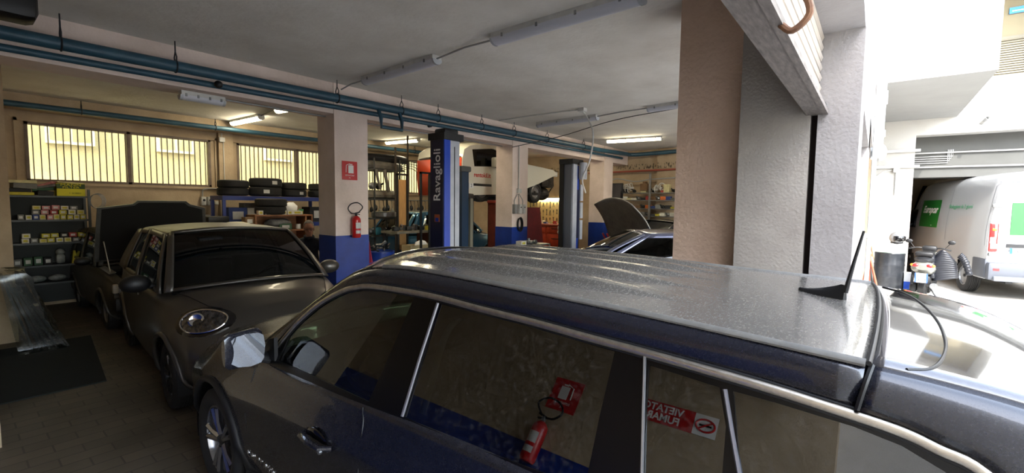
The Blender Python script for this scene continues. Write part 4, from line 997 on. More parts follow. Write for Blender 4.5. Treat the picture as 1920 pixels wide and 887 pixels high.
# raised letters low on the door
p = skin(2.62, .475, 1, .003)
text('COMPASS', .062, frame(p, (0, -1, 0), (0, 0, 1)), M_chrome, suv, 'badge_lettering', ext=.002, space=1.3)
# the view-side wall seen mirrored in the door glass: extinguisher and signs
Mred = M_red; Mwt = M_white
def extinguisher(x, y, z, face, label, hgt=.40):
    """face = outward wall normal (unit, along x or y)"""
    t = thing('fire_extinguisher', label, 'fire extinguisher', (x, y, z-hgt)); f = V(face); s_ = V((-f.y, f.x, 0)); r = hgt*.17; c = V((x, y, 0))+f*(r+.012)
    M = Matrix((f, s_, V((0, 0, 1)))).transposed().to_4x4(); M.translation = (c.x, c.y, z-hgt); k = hgt/.4
    q = B().lathe([(0, 0), (r*.85, 0), (r, .02*k), (r, .27*k), (r*.92, .30*k), (r*.6, .325*k), (r*.3, .34*k), (0, .34*k)], 24, M); q.build('cylinder', M_red, t, ang=40)
    q = B(); q.cyl((0, 0, .33*k), (0, 0, .38*k), .018*k, M=M); q.box((.0, .015*k, .385*k), (.02*k, .10*k, .018*k), M=M, rot=(.25, 0, 0)); q.box((0, .015*k, .365*k), (.02*k, .09*k, .012*k), M=M, rot=(-.2, 0, 0)); q.build('valve', M_black, t)
    q = B(); a = [(0, -.02*k, .375*k), (.03*k, -.09*k, .44*k), (.02*k, -.20*k, .42*k), (.01*k, -.24*k, .33*k), (.02*k, -.17*k, .26*k), (r*.9, -.07*k, .27*k)] if 0 else [(0, .03*k, .38*k), (.02*k, .10*k, .47*k), (.02*k, .02*k, .54*k), (.02*k, -.10*k, .52*k), (.02*k, -.15*k, .45*k), (.02*k, -.10*k, .385*k), (.01, -.03*k, .372*k)]
    q.tube(catmull([M @ V(p) for p in a], 5), .009*k, n=8); q.build('hose', M_black, t)
    for (zz, hh, ww) in ((.19, .09, .6), (.09, .05, .6)):
        rows = [[M @ V((cos(u)*r*1.012, sin(u)*r*1.012, (zz+dz)*k)) for u in [(-.5+i/6)*1.1*ww*2 for i in range(7)]] for dz in (-hh/2, hh/2)]
        B().grid(rows).build('instruction_label', M_offw, t)
    return t
def ext_sign(o, f, label, cat='sign', w_=.26, h_=.285):
    f = V(f); s_ = V((-f.y, f.x, 0)); t = thing('fire_sign', label, cat, o); M = frame(V(o)+f*.002, s_, (0, 0, 1))
    q = B().box((0, 0, .001), (w_, h_, .003), M=M); q.build('panel', M_red, t)
    q = B(); q.box((.02, .02, .004), (.09, .12, .002), M=M); q.box((.02, .095, .004), (.05, .014, .002), M=M); q.tube([M @ V(p) for p in ((-.0, .105, .004), (-.06, .08, .004), (-.065, -.03, .004))], .006, n=4); q.build('pictogram', M_white, t)
    text('ESTINTORE', .030, M @ Matrix.Translation((0, -.075, .003)), M_white, t); text('N.', .028, M @ Matrix.Translation((0, -.112, .003)), M_white, t)
    return t
WX = -1.2
yE, zE = 2.20, 1.80
extinguisher(WX, yE, zE+.02, (1, 0, 0), 'red fire extinguisher on the wall behind the camera mirrored in the rear door glass', .42)
ext_sign((WX, 2.14, 2.06), (1, 0, 0), 'red extinguisher sign mirrored in the rear door glass', w_=.30, h_=.30)
t = thing('no_smoking_sign', 'red and white no smoking sign mirrored in the quarter glass', 'sign', (WX, 1.1, 2.08)); M = frame((WX+.003, 1.20, 2.16), (0, 1, 0), (0, 0, 1))
q = B().box((.07, 0, .001), (.54, .17, .003), M=M); q.build('panel', M_red, t)
q = B().box((-.27, 0, .002), (.17, .165, .003), M=M); q.build('white_field', M_white, t)
q = B(); q.torus((0, 0, 0), .06, .008, 'Z', 24, 6, (1.15, .8, 1)); q.box((0, 0, 0), (.12, .012, .006), rz=-.6); q.b.transform(M @ Matrix.Translation((-.27, 0, .006))); q.build('red_ring', M_red, t)
q = B().box((-.27, 0, .006), (.09, .014, .004), M=M); q.build('cigarette', M_black, t)
text('VIETATO', .082, M @ Matrix.Translation((.07, .037, .003)), M_white, t, bold=.002); text('FUMARE', .082, M @ Matrix.Translation((.07, -.037, .003)), M_white, t, bold=.002)
# ------------------------------------------------------------------ fire point on the near column
pe = at(663, 445, 'Y', 6.375)
extinguisher(pe.x, 6.375, pe.z+.40, (0, -1, 0), 'red fire extinguisher hanging on the near column above the blue band', .40)
ps = at(655.5, 320, 'Y', 6.375)
ext_sign((ps.x, 6.375, ps.z), (0, -1, 0), 'red extinguisher sign on the near column')
# ------------------------------------------------------------------ vehicle lifts
def lift_post(name, label, x, y, h, w_, d_, cap=M_dark):
    t = thing(name, label, 'vehicle lift post', (x, y, 0)); q = B().span((x-.25, y-.25, 0), (x+w_+.15, y+d_+.2, .03)); q.build('base_plate', M_dark, t)
    return t
M_liftblue = mat('lift_blue_paint', (24, 66, 176), rough=.3, coat=.4); M_liftnavy = mat('lift_navy_paint', (18, 26, 58), rough=.35, coat=.3)
M_liftgrey = mat('lift_grey_paint', (186, 190, 196), (166, 170, 178), 6, .4)
c = at(833, 400, 'Y', 4.5); x0, y0 = c.x, 4.5
t = lift_post('lift_post', 'tall navy and blue lift post with white vertical lettering behind the dark car', x0, y0, 2.85, .3, .26)
B().span((x0, y0, .03), (x0+.11, y0+.26, 2.78)).build('post', M_liftblue, t); B().span((x0-.012, y0+.012, .03), (x0, y0+.262, 2.78)).build('navy_cover', M_liftnavy, t)
B().span((x0+.11, y0+.02, .03), (x0+.30, y0+.24, 2.78)).build('grey_channel', M_liftgrey, t); B().span((x0+.20, y0+.012, .3), (x0+.207, y0+.02, 2.7)).build('slot', M_dark, t)
q = B().prism([(-.03, -.03), (.33, -.03), (.33, .29), (-.03, .29)], 0, .09); q.b.transform(Matrix.Translation((x0, y0, 2.78))); q.box((x0+.16, y0+.13, 2.90), (.26, .22, .08), bev=.03); q.build('top_cap', M_dark, t)
pc = at(822, 328, 'X', x0-.012)
text('Ravaglioli', .185, frame((x0-.014, y0+.125, pc.z), (0, 0, 1), (0, 1, 0)), M_white, t, sx=1.02, bold=.002)
q = B().box((x0-.015, y0+.125, pc.z-.58), (.004, .10, .10)); q.build('badge', mat('badge_orange', (170, 84, 50), rough=.4), t); q = B().box((x0-.017, y0+.125, pc.z-.60), (.004, .06, .05)); q.build('badge_centre', M_liftblue, t)
for z, yy in ((.55, 1), (.60, -1)):
    q = B().box((x0-.5*(yy > 0)+.05, y0+.45*yy*.4+.5*(yy > 0), z), (.9, .10, .10), rz=-.9*yy, bev=.01); q.cyl((x0-.2, y0+.6, z), (x0-.2, y0+.6, z+.15), .05) if yy > 0 else None
    q.build('lift_arm', M_liftnavy, t)
c2 = at(1074, 400, 'Y', 4.8); x1_, y1_ = c2.x, 4.8
t = lift_post('lift_post', 'grey and blue lift post with motor and cable boxes right of the middle column', x1_, y1_, 2.9, .3, .3)
B().span((x1_-.01, y1_, .03), (x1_+.15, y1_+.24, 2.76)).build('grey_channel', M_liftgrey, t)
B().span((x1_-.03, y1_+.03, .03), (x1_-.01, y1_+.26, 2.76)).build('side_channel', mat('lift_mid_grey', (96, 100, 108), rough=.4), t)
B().span((x1_+.15, y1_+.02, .03), (x1_+.29, y1_+.24, 2.5)).build('navy_cover', M_liftnavy, t)
B().span((x1_+.16, y1_+.01, 2.25), (x1_+.23, y1_+.02, 2.74)).build('blue_panel', M_liftblue, t)
B().span((x1_+.15, y1_+.01, .9), (x1_+.24, y1_+.02, 1.25)).build('lower_blue_panel', M_liftblue, t)
B().span((x1_-.06, y1_+.20, .03), (x1_-.03, y1_+.30, 2.76)).build('rubber_curtain', M_black, t)
q = B().span((x1_-.08, y1_-.02, 2.76), (x1_+.34, y1_+.30, 2.86)); q.build('top_cap', M_dark, t)
q = B().cyl((x1_+.24, y1_-.08, 2.46), (x1_+.24, y1_-.08, 2.76), .075, n=20); q.cyl((x1_+.24, y1_-.08, 2.76), (x1_+.24, y1_-.08, 2.80), .08, n=20)
for k in range(10): q.box((x1_+.24+.078*cos(k*.628), y1_-.08+.078*sin(k*.628), 2.6), (.008, .008, .26), rz=k*.628)
q.build('motor', M_liftgrey, t)
for z0_, z1_ in ((2.02, 2.36), (1.66, 1.99), (1.22, 1.62)): B().span((x1_+.30, y1_+.0, z0_), (x1_+.40, y1_+.08, z1_)).build('cable_box', M_liftgrey, t)
# second lift behind, carrying the van
c3 = at(866, 400, 'Y', 6.75); x2_, y2_ = c3.x, 6.75
t = lift_post('lift_post', 'dark blue lift post with grey cap standing between the branded post and the raised van', x2_, y2_, 2.7, .2, .2)
zt = at(870, 322, 'Y', 6.75).z
B().span((x2_, y2_, .03), (x2_+.20, y2_+.2, zt)).build('post', mat('lift_dull_blue', (34, 58, 84), rough=.5), t)
q = B().box((x2_+.11, y2_+.1, zt+.06), (.30, .26, .12), bev=.03); q.build('top_cap', mat('cap_grey', (90, 92, 90), rough=.6), t)
B().span((x2_+.205, y2_-.05, .03), (x2_+.29, y2_+.1, zt-.55)).build('beige_channel', mat('lift_beige', (128, 124, 108), rough=.6), t)
q = B().box((x2_+.26, y2_-.01, zt-.28), (.13, .02, .10)); n_ = q.build('number_plate', M_white, t)
text('2', .10, frame((x2_+.26, y2_-.021, zt-.28), (1, 0, 0), (0, 0, 1)), M_black, t)
for dx in (.9,):
    q = B().box((x2_+.1+dx*.6, y2_+.45, 2.12), (1.25, .09, .09), rz=(.55 if dx < 0 else -.55)*-1); q.cyl((x2_+.1+dx*1.1, y2_+.75, 2.13), (x2_+.1+dx*1.1, y2_+.75, 2.2), .06); q.build('lift_arm', M_dark, t)
zt2 = zt
t = lift_post('lift_post', 'dull blue far post of the van lift hidden behind the raised van', 9.3, 9.2, 2.7, .2, .2)
B().span((9.3, 9.0, .03), (9.5, 9.14, 2.7)).build('post', mat('lift_dull_blue', (34, 58, 84)), t)
q = B().box((8.9, 8.9, 2.06), (1.2, .09, .09), rz=.5); q.build('lift_arm', M_dark, t); q = B().box((9.9, 8.9, 2.06), (1.2, .09, .09), rz=-.5); q.build('lift_arm', M_dark, t)

# ------------------------------------------------------------------ white van raised on the lift
YV = 7.4
vt = thing('delivery_van', 'white small van raised on the lift with its front bumper removed', 'van', (9.4, 8.16, 2.12))
M_vanw = carpaint('van_white_paint', (226, 224, 208), .3, 0, .6)
def vp(x, y, yy=YV): p = at(x, y, 'Y', YV); return V((p.x, yy, p.z))
side = [(868, 366), (865, 330), (866, 295), (869, 280), (880, 273), (890, 271), (905, 270), (930, 275), (962, 291), (990, 309), (1010, 313), (1036, 319), (1044, 327), (1030, 334), (1008, 345), (990, 352), (965, 364), (880, 366)]
wnd = [(884, 280), (924, 279), (950, 291), (962, 303), (958, 313), (888, 312)]
rows = []
prof = [(-.86, 0, .78), (-.855, 0, .95), (-.85, 0, 1.0), (-.80, .0, 1.0)]
q = B()
base = [vp(*p) for p in side]; cz = 2.6
wp_ = [vp(*p) for p in wnd]
pl3 = Matrix(((1, 0, 0, 0), (0, 0, 1, 0), (0, 1, 0, 0), (0, 0, 0, 1)))
for yy, nm in ((YV, 'side_panel'), (YV+1.52, 'far_side_panel')):
    M = Matrix(((1, 0, 0, 0), (0, 0, -1, yy), (0, 1, 0, 0), (0, 0, 0, 1)))
    o = plate([(p.x, p.z) for p in base], [[(p.x, p.z) for p in wp_]], .05, M, M_vanw, vt, nm)
rows = [[V((p.x, YV-.02+.0, p.z)), V((p.x, YV+.05, p.z+.035)), V((p.x, YV+.3, p.z+.06)), V((p.x, YV+.78, p.z+.075)), V((p.x, YV+1.25, p.z+.06)), V((p.x, YV+1.47, p.z+.035)), V((p.x, YV+1.54, p.z))] for p in base[2:8]]
B().grid(rows).build('roof', M_vanw, vt, ang=60)
rows = [[V((p.x+b, YV+a, p.z)) for a, b in ((0, 0), (.3, .10), (.84, .16), (1.22, .10), (1.52, 0))] for p in base[7:10]]
B().grid(rows).build('windscreen', G_car, vt, ang=60)
rows = [[V((p.x+b, YV+a, p.z+c)) for a, b, c in ((0, 0, 0), (.3, .06, .04), (.84, .10, .05), (1.22, .06, .04), (1.52, 0, 0))] for p in base[9:13]]
B().grid(rows).build('bonnet', M_vanw, vt, ang=60)
q = B(); q._add([base[0], base[1], base[2], V((base[2].x, YV+1.52, base[2].z)), V((base[1].x, YV+1.52, base[1].z)), V((base[0].x, YV+1.52, base[0].z))], [(0, 1, 4, 5), (1, 2, 3, 4)]); q.build('rear_door', mat('orange_red_panel', (226, 84, 50), rough=.3), vt, solid=.03)
q = B().slab([V((p.x, YV+.035, p.z)) for p in wp_], (0, .005, 0)); q.build('side_window', glass('van_side_glass', (90, 100, 100), .25, .01, 0, 1.5), vt)
a = vp(917, 303); q = B().box((a.x+.05, YV-.14, a.z-.02), (.10, .16, .24), bev=.03); m_ = q.build('wing_mirror', M_vanw, vt); q = B().box((a.x+.24, YV-.12, a.z-.05), (.26, .14, .20), bev=.04); q.build('mirror_housing', M_black, m_)
a = vp(903, 347); B().box((a.x, YV-.035, a.z), (.62, .02, .055)).build('side_moulding', M_black, vt)
a = vp(903, 329); text('rentokil.it', .15, frame((a.x, YV-.028, a.z), (1, 0, 0), (0, 0, 1)), mat('lettering_red', (206, 52, 44), rough=.5), vt, bold=.003)
q = B(); q.span((7.7, YV+.15, 2.12), (11.0, YV+.3, 2.24)); q.span((7.7, YV+1.2, 2.12), (11.0, YV+1.35, 2.24)); q.span((7.7, YV+.06, 2.2), (10.9, YV+1.46, 2.27)); q.cyl((7.9, YV+.9, 2.12), (10.6, YV+.9, 2.1), .05); q.build('underbody', M_dark, vt)
q = B(); rr = random.Random(3)
q.span((10.75, YV+.1, 2.45), (11.05, YV+1.45, 2.95)); q.box((11.2, YV+.35, 2.65), (.35, .5, .45), bev=.05); q.box((11.25, YV+1.1, 2.5), (.3, .6, .5), bev=.05); q.ball((11.0, YV+.3, 2.25), .24, (1, 1, .8))
for k in range(7): q.tube([(11.1, YV+.1+.2*k, 2.3), (11.4, YV+.15+.2*k, 2.5+.05*(k % 3)), (11.25, YV+.1+.2*k, 2.85)], .02, n=6)
q.build('front_mechanics', mat('oily_black_metal', (30, 30, 30), (70, 68, 64), 14, .4, metal=.5), vt)
q = B().box((11.3, YV+.05, 2.83), (.22, .10, .14), bev=.03); q.build('lamp_bracket', M_offw, vt)
for x in (8.15, 10.35):
    for sd, yy in ((-1, YV+.12), (1, YV+1.42)): wheel(vt, (x-9.4, yy-8.16, 2.28-2.12+.0), sd, .30, .18, .19, 'steel')

# ------------------------------------------------------------------ left rack with parts boxes
lr = thing('storage_rack', 'dark metal rack at the left wall full of small parts boxes', 'rack', (1.1, 11.2, 0))
M_rack = mat('rack_grey_paint', (72, 76, 78), (56, 60, 60), 6, .5, metal=.3)
SH = [at(90, py, 'Y', 11.0).z for py in (367, 412, 455, 497, 530)]
RX0, RX1 = .64, 1.62
for z in SH: B().span((RX0, 10.98, z-.03), (RX1, 11.40, z)).build('shelf', M_rack, lr)
for x in (RX0, RX1-.0):
    for y in (10.96, 11.38):
        q = B(); q.span((x, y, 0), (x+.035, y+.035, SH[0]+(.06 if x == RX0 else .12)))
        q.build('post', M_rack, lr)
B().span((RX0, 11.41, .1), (RX1, 11.43, SH[0])).build('back_panel', mat('rack_back', (40, 44, 44), rough=.7), lr); B().span((RX0-.02, 10.98, .1), (RX0-.005, 11.42, SH[0])).build('side_panel', mat('rack_back', (40, 44, 44)), lr)
CL = {'yellow': (196, 184, 60), 'cream': (206, 198, 150), 'pink': (196, 130, 130), 'red': (170, 60, 56), 'blue': (50, 70, 130), 'white': (214, 212, 200), 'green': (60, 96, 70), 'grey': (120, 120, 116), 'brown': (120, 92, 64), 'black': (30, 30, 32), 'orange': (206, 110, 50)}
def cm(c): return mat('%s_card' % c, CL[c], tuple(int(v*.85) for v in CL[c]), 12, .75)
ORDC = {}
def pbox(c, lo, size, where, kind='parts box', rz=0, rot=None):
    k = (c, where, kind); ORDC.setdefault(k, []).append(None); n = len(ORDC[k])
    lab = '%s %s %s' % (c, kind, where)
    q = B(); x, y, z = size; q.box((0, 0, z/2), size); o = q.build(kind.replace(' ', '_'), cm(c), None, smooth=False)
    o.location = lo; o.rotation_euler = (0, 0, rz) if rot is None else rot
    q = B(); q.box((0, -y/2-.001, z*.5), (x*.6, .002, z*.5)); l = q.build('paper_label', M_offw if c not in ('white', 'cream') else cm('yellow'), o, world=False)
    tag(o, lab, 'box', where); ORDC[k][-1] = o; return o
def finish_ord():
    nm = ['first', 'second', 'third', 'fourth', 'fifth', 'sixth', 'seventh', 'eighth', 'ninth', 'tenth', 'eleventh', 'twelfth']
    for (c, where, kind), L in ORDC.items():
        if len(L) < 2: continue
        pr_ = sorted(L, key=lambda o: (V(o.location)-CO).dot(CR)/max(.1, (V(o.location)-CO).dot(fw)))
        for i, o in enumerate(pr_): o['label'] = '%s %s %s, %s %s from left' % (c, kind, where, nm[min(i, 11)], c)
def row_boxes(cols, sh, y, where, x0, x1, hmin=.06, hmax=.10, layers=1, kind='parts box', seed=1):
    r = random.Random(seed); n = len(cols)
    for i, c in enumerate(cols):
        if not c: continue
        w_ = (x1-x0)/n; h = r.uniform(hmin, hmax)
        pbox(c, (x0+w_*(i+.5), y+r.uniform(-.015, .015), sh+.002), (w_*.84, .16, h), where, kind, r.uniform(-.06, .06))
row_boxes([None, 'grey', 'white', 'blue', 'cream', 'pink', 'cream', 'yellow', 'yellow', 'white', 'yellow'], SH[1], 11.1, 'low on the second shelf of left rack', .68, 1.60, .075, .085, seed=2)
row_boxes([None, None, 'grey', 'pink', 'red', 'yellow', 'white', 'cream'], SH[1]+.088, 11.1, 'mid pile on the second shelf of left rack', .70, 1.58, .07, .08, seed=3)
row_boxes([None, None, 'cream', 'pink', 'pink', 'white', 'grey'], SH[1]+.17, 11.1, 'high on the second shelf of left rack', .70, 1.50, .06, .075, seed=4)
row_boxes([None, 'white', 'grey', 'cream', 'yellow', 'white', 'cream', 'grey', 'yellow'], SH[2], 11.1, 'low on the third shelf of left rack', .68, 1.60, .065, .08, seed=5)
row_boxes([None, 'white', None, 'yellow', 'yellow', 'black', 'red', 'yellow'], SH[2]+.083, 11.1, 'high on the third shelf of left rack', .68, 1.58, .06, .075, seed=6)
row_boxes(['grey', 'green', 'green', 'black'], SH[1]+.30 if 0 else SH[3], 11.15, 'on the dark fourth shelf of the left rack', .68, 1.15, .10, .14, seed=8)
q = B().box((1.25, 11.12, SH[3]+.09), (.13, .13, .18), bev=.05); q.ball((1.25, 11.12, SH[3]+.2), .065); single(q, 'plastic_bag', mat('clear_plastic', (140, 144, 140), (100, 104, 100), 12, .25), 'crumpled clear plastic bag standing on the fourth shelf of the left rack', 'bag')
q = B().prism([(-.04, 0), (.04, 0), (.012, .22), (-.012, .22)], 0, .08, Matrix.Translation((1.42, 11.1, SH[3])) @ Matrix.Rotation(pi/2, 4, 'X')); single(q, 'yellow_bottle', cm('yellow'), 'tall yellow bottle on the fourth shelf of the left rack', 'bottle')
for i, x in enumerate((.95, 1.2)):
    q = B().ball((x, 11.15, SH[4]+.06), .09, (1.3, .8, .65)); single(q, 'plastic_bag', mat('clear_plastic', (140, 144, 140)), ('left' if i == 0 else 'right')+' pale plastic bag on the lowest shelf of the left rack', 'bag')
# yellow filter box and papers on top
mx = thing('filter_box', 'yellow and dark green cardboard box lettered in black on top of the left rack', 'box', (1.42, 11.17, SH[0]))
B().box((1.42, 11.17, SH[0]+.11), (.36, .30, .22)).build('carton', mat('vivid_yellow_card', (206, 196, 40), rough=.7), mx); B().box((1.42, 11.019, SH[0]+.17), (.36, .004, .085)).build('green_band', mat('dark_green_card', (60, 78, 40), rough=.7), mx)
text('MANN', .06, frame((1.42, 11.016, SH[0]+.192), (1, 0, 0), (0, 0, 1)), mat('vivid_yellow_card', (206, 196, 40)), mx, sx=1.5); text('FILTER', .05, frame((1.42, 11.016, SH[0]+.148), (1, 0, 0), (0, 0, 1)), mat('vivid_yellow_card', (206, 196, 40)), mx, sx=1.5)
text('C 36 000/1', .035, frame((1.47, 11.016, SH[0]+.05), (1, 0, 0), (0, 0, 1)), mat('dark_green_card', (60, 78, 40)), mx)
B().box((1.42, 11.17, SH[0]+.235), (.33, .28, .02), rot=(0, .06, 0)).build('open_flap', cm('cream'), mx)
for i, (x, z, s, c, rt) in enumerate(((.80, .0, (.34, .28, .05), 'yellow', 0), (.78, .05, (.30, .26, .06), 'black', .05), (.84, .20, (.34, .26, .05), 'cream', 0), (.86, .11, (.28, .24, .09), 'grey', .1), (1.08, .0, (.20, .26, .08), 'black', .2), (1.1, .08, (.26, .22, .05), 'green', -.2), (1.12, .13, (.30, .2, .04), 'grey', -.35), (1.16, .17, (.22, .2, .04), 'pink', -.6))):
    q = B().box((0, 0, s[2]/2), s, bev=.008); o = q.build('catalogue', cm(c), None, smooth=False); o.location = (x, 11.15, SH[0]+z+.003); o.rotation_euler = (0, rt*.6, rt)
    tag(o, '%s flat packet piled on top of the left rack, %s' % (c, ['at the very bottom left', 'above the lowest yellow one', 'on top of the left pile', 'just below the cream one', 'right at shelf level', 'leaning in the middle', 'slanting beside the yellow box', 'uppermost beside the yellow box'][i]), 'packet', 'packets on top of the left rack')
q = B()
for k in range(4): q.torus((1.74+.008*k, 11.05-.02*k, 1.90), .12+.006*k, .005, 'Y', n=30, m=6, sc=(.75, 1, 1))
single(q, 'cable_coil', M_steel, 'coil of grey wire hanging at the right end of the left rack', 'coil')
# wall sockets and post by the pilaster
q = thing('switch_box', 'pair of grey switch boxes on the wall under the window pilaster', 'switch box', (3.6, 11.6, 1.8))
a = at(381, 377, 'Y', 11.62); b = at(393, 377, 'Y', 11.62)
for p in (a, b): B().box((p.x, 11.62, p.z), (.10, .12, .19), bev=.02).build('box', M_offw, q); 
for p in (a, b): B().cyl((p.x, 11.56, p.z+.02), (p.x, 11.545, p.z+.02), .025, n=16).build('dial', M_dark, q)
B().box((b.x+.14, 11.64, b.z-.04), (.07, .08, .08), bev=.01).build('socket', M_offw, q); B().tube(catmull([(a.x, 11.65, a.z+.1), (a.x+.03, 11.65, a.z+.26), (b.x+.15, 11.65, b.z+.28), (b.x+.35, 11.65, b.z+.26)], 5), .014).build('conduit', M_cond, q)
p = at(388, 420, 'Y', 11.55); single(B().span((p.x-.05, 11.5, 0), (p.x+.06, 11.62, 1.62)), 'white_post', M_offw, 'white post standing below the switch boxes', 'post')
a = at(416, 262, 'Y', 11.56); q = B().box((a.x, 11.56, a.z), (.11, .05, .10)); q.cyl((a.x+.03, 11.565, 2.3), (a.x+.03, 11.565, a.z), .01); q.cyl((a.x, 11.565, a.z), (a.x, 11.565, 3.45), .01); single(q, 'junction_box', M_offw, 'white junction box on the pilaster between the windows', 'box')

# ------------------------------------------------------------------ wrapped panes leaning at the left wall
t = thing('wrapped_glass_stack', 'stack of dark panels wrapped in bubble film leaning at the left edge', 'panels', (.75, 8.6, 0))
for k in range(5):
    o_ = .045*k
    q = B().slab([V((.60+o_*1.2, 8.90, 0)), V((.62+o_*1.6, 8.15, 0)), V((.40+o_*.9, 8.15, .95-.05*k)), V((.42+o_*.9, 8.90, .95-.05*k))], (.025, 0, 0)); q.build('panel', mat('dark_pane', (30, 36, 36), rough=.15), t)
rows = []
rr = random.Random(5)
for i in range(16):
    u = i/15; r = []
    for j in range(14):
        v = j/13; x = lerp(.93, .60, u)+.02*rr.uniform(-1, 1); y = lerp(8.92, 8.10, v); z = lerp(0, 1.02, u); r.append(V((x+.02*sin(v*9+u*5), y+.015*rr.uniform(-1, 1), z+.02*rr.uniform(-1, 1))))
    r.append(V((lerp(.5, .38, u), 8.08, lerp(0, .98, u)))); rows.append(r)
rows.append([p+V((-.14, 0, .01)) for p in rows[-1]])
B().grid(rows).build('bubble_film', glass('bubble_film', (225, 230, 220), .72, .18, .5, 1.5), t, ang=20)

# ------------------------------------------------------------------ tyres
M_lab = M_offw
def tyre_thing(x, y, z, R, wd, label, lab=None):
    t = thing('tyre', label, 'tyre', (x, y, z), group='tyres stacked on the blue rack and the wooden shelf'); M = wm(t) @ Matrix.Translation((0, 0, wd/2))
    B().lathe(tyre_profile(R, wd, R*.62), 32, M).build('rubber', M_rubber, t, ang=40)
    if lab is not None:
        rows = [[M @ V((cos(a)*R*1.004, sin(a)*R*1.004, dz)) for a in [lab+(-.5+i/5)*.35 for i in range(6)]] for dz in (-wd*.2, wd*.2)]
        B().grid(rows).build('paper_label', M_lab, t)
    return t
VA = -2.0
for (px_, y, R, n, zb, nm, labs) in ((437, 10.9, .30, 2, None, 'leftmost stack on the blue rack', (1.9, None)), (498, 10.85, .335, 2, None, 'tall bright stack in front of the second window', (-1.9, -1.4)), (550, 10.9, .29, 2, None, 'stack third from the left on the blue rack', (-1.35, None)), (601, 10.9, .29, 2, None, 'stack beside the near column', (None, None)), (507, 10.02, .305, 2, 1.66, 'stack on the wooden shelf', (None, None))):
    p = at(px_, 367, 'Y', y); z = 2.05 if zb is None else zb; h = {10.85: .20}.get(y, .165)
    for k in range(n): tyre_thing(p.x+.01*k, y, z+h*k+.002, R, h-.004, ('lower' if k == 0 else 'upper')+' tyre of the '+nm, labs[k])
# blue tyre rack
M_rb = mat('rack_blue_paint', (26, 48, 120), rough=.45)
tr = thing('tyre_rack', 'blue metal rack under the windows carrying the tyre stacks', 'rack', (5.1, 10.9, 0))
for z in (.3, .95, 1.45, 2.04): B().span((3.62, 10.55, z-.09), (6.9, 11.25, z)).build('shelf', M_rb, tr)
for x in (3.62, 4.7, 5.8, 6.84):
    for y in (10.55, 11.19): B().span((x, y, 0), (x+.06, y+.06, 2.04)).build('post', M_rb, tr)
pbox('blue', (3.98, 10.9, 1.452), (.36, .3, .34), 'on the middle shelf of the blue rack', 'carton'); pbox('grey', (4.28, 10.95, 1.452), (.3, .3, .44), 'on the middle shelf of the blue rack', 'carton'); pbox('black', (4.55, 10.95, 1.452), (.2, .3, .40), 'on the middle shelf of the blue rack', 'carton')
pbox('black', (5.8, 10.9, 1.452), (.5, .4, .36), 'on the middle shelf of the blue rack', 'carton')
for i, x in enumerate((5.55, 5.85)): q = B().ball((x, 10.75, 1.50), .08, (1.3, .7, .5)); single(q, 'wrapped_part', M_offw, ('left' if i == 0 else 'right')+' white wrapped part on the middle shelf of the blue rack', 'part')
# wooden shelf unit with things on it
ds = thing('wooden_shelf', 'brown wooden shelf unit behind the man below the tyres', 'shelf unit', (4.55, 9.95, 0))
for z in (.6, 1.34, 1.655): B().span((3.92, 9.75, z-.03), (5.12, 10.2, z)).build('shelf', M_wood, ds)
for x in (3.92, 4.95, 5.09): B().span((x, 9.75, 0), (x+.03, 10.2, 1.63)).build('side', M_wood, ds)
B().span((3.92, 10.17, 0), (5.12, 10.2, 1.62)).build('back', M_wood, ds)
zt_ = 1.657
q = B().cyl((4.16, 9.83, zt_), (4.16, 9.83, zt_+.13), .032); single(q, 'spray_can', M_steel, 'silver spray can at the left end of the wooden shelf', 'can')
for i, (x, w_) in enumerate(((4.05, .09), (4.30, .22), (4.52, .10), (4.64, .10), (4.80, .22))): pbox('white', (x, 9.84, zt_), (w_, .10, .085), 'along the front of the wooden shelf', 'packet')
q = B().ball((4.76, 10.0, zt_+.13), .12, (1.15, .8, 1.1), 12, jit=.12, seed=2); single(q, 'crumpled_paper', M_white, 'crumpled white paper on the wooden shelf', 'paper')
q = B().cyl((4.90, 9.83, zt_), (4.90, 9.83, zt_+.11), .035, .045, 16); t_ = single(q, 'plastic_cup', cm('yellow'), 'yellow and green plastic cup at the right end of the wooden shelf', 'cup'); q = B().cyl((4.90, 9.83, zt_+.075), (4.90, 9.83, zt_+.115), .046, n=16); q.build('green_rim', mat('cup_green', (70, 150, 100), rough=.4), t_)
pbox('green', (4.55, 9.88, 1.342), (.26, .16, .12), 'inside the wooden shelf unit', 'carton'); q = B().ball((4.45, 9.95, 1.48), .2, (1.4, .8, .5), 12, jit=.1, seed=4); single(q, 'plastic_bag', mat('grey_bag', (120, 122, 120), (90, 92, 92), 10, .35), 'grey plastic bag stuffed in the wooden shelf unit', 'bag')
q = B().cyl((4.84, 9.85, 1.342), (4.84, 9.85, 1.45), .05); single(q, 'small_tin', M_offw, 'white tin inside the wooden shelf unit', 'tin')
pbox('brown', (4.02, 9.70, 1.52) if 0 else (3.84, 9.9, 1.45), (.16, .2, .16), 'at the left end of the wooden shelf', 'carton')
q = B().span((3.76, 9.75, 0), (3.90, 10.1, 1.445)); single(q, 'cabinet_side', M_card, 'brown cardboard column beside the wooden shelf unit', 'carton')
q = B().ball((3.55, 9.7, 1.38), .3, (1.15, .8, .5), 16, jit=.05, seed=6); q.span((3.3, 9.55, 0), (3.72, 9.9, 1.36)); single(q, 'covered_pile', mat('white_sheet', (196, 194, 178), (170, 168, 152), 6, .8), 'white sheet thrown over a pile left of the wooden shelf', 'sheet')
yc = thing('yellow_crate', 'yellow and black striped crate behind the small matt grey car roof', 'crate', (3.25, 10.6, 0)); a = at(410, 408, 'Y', 10.3)
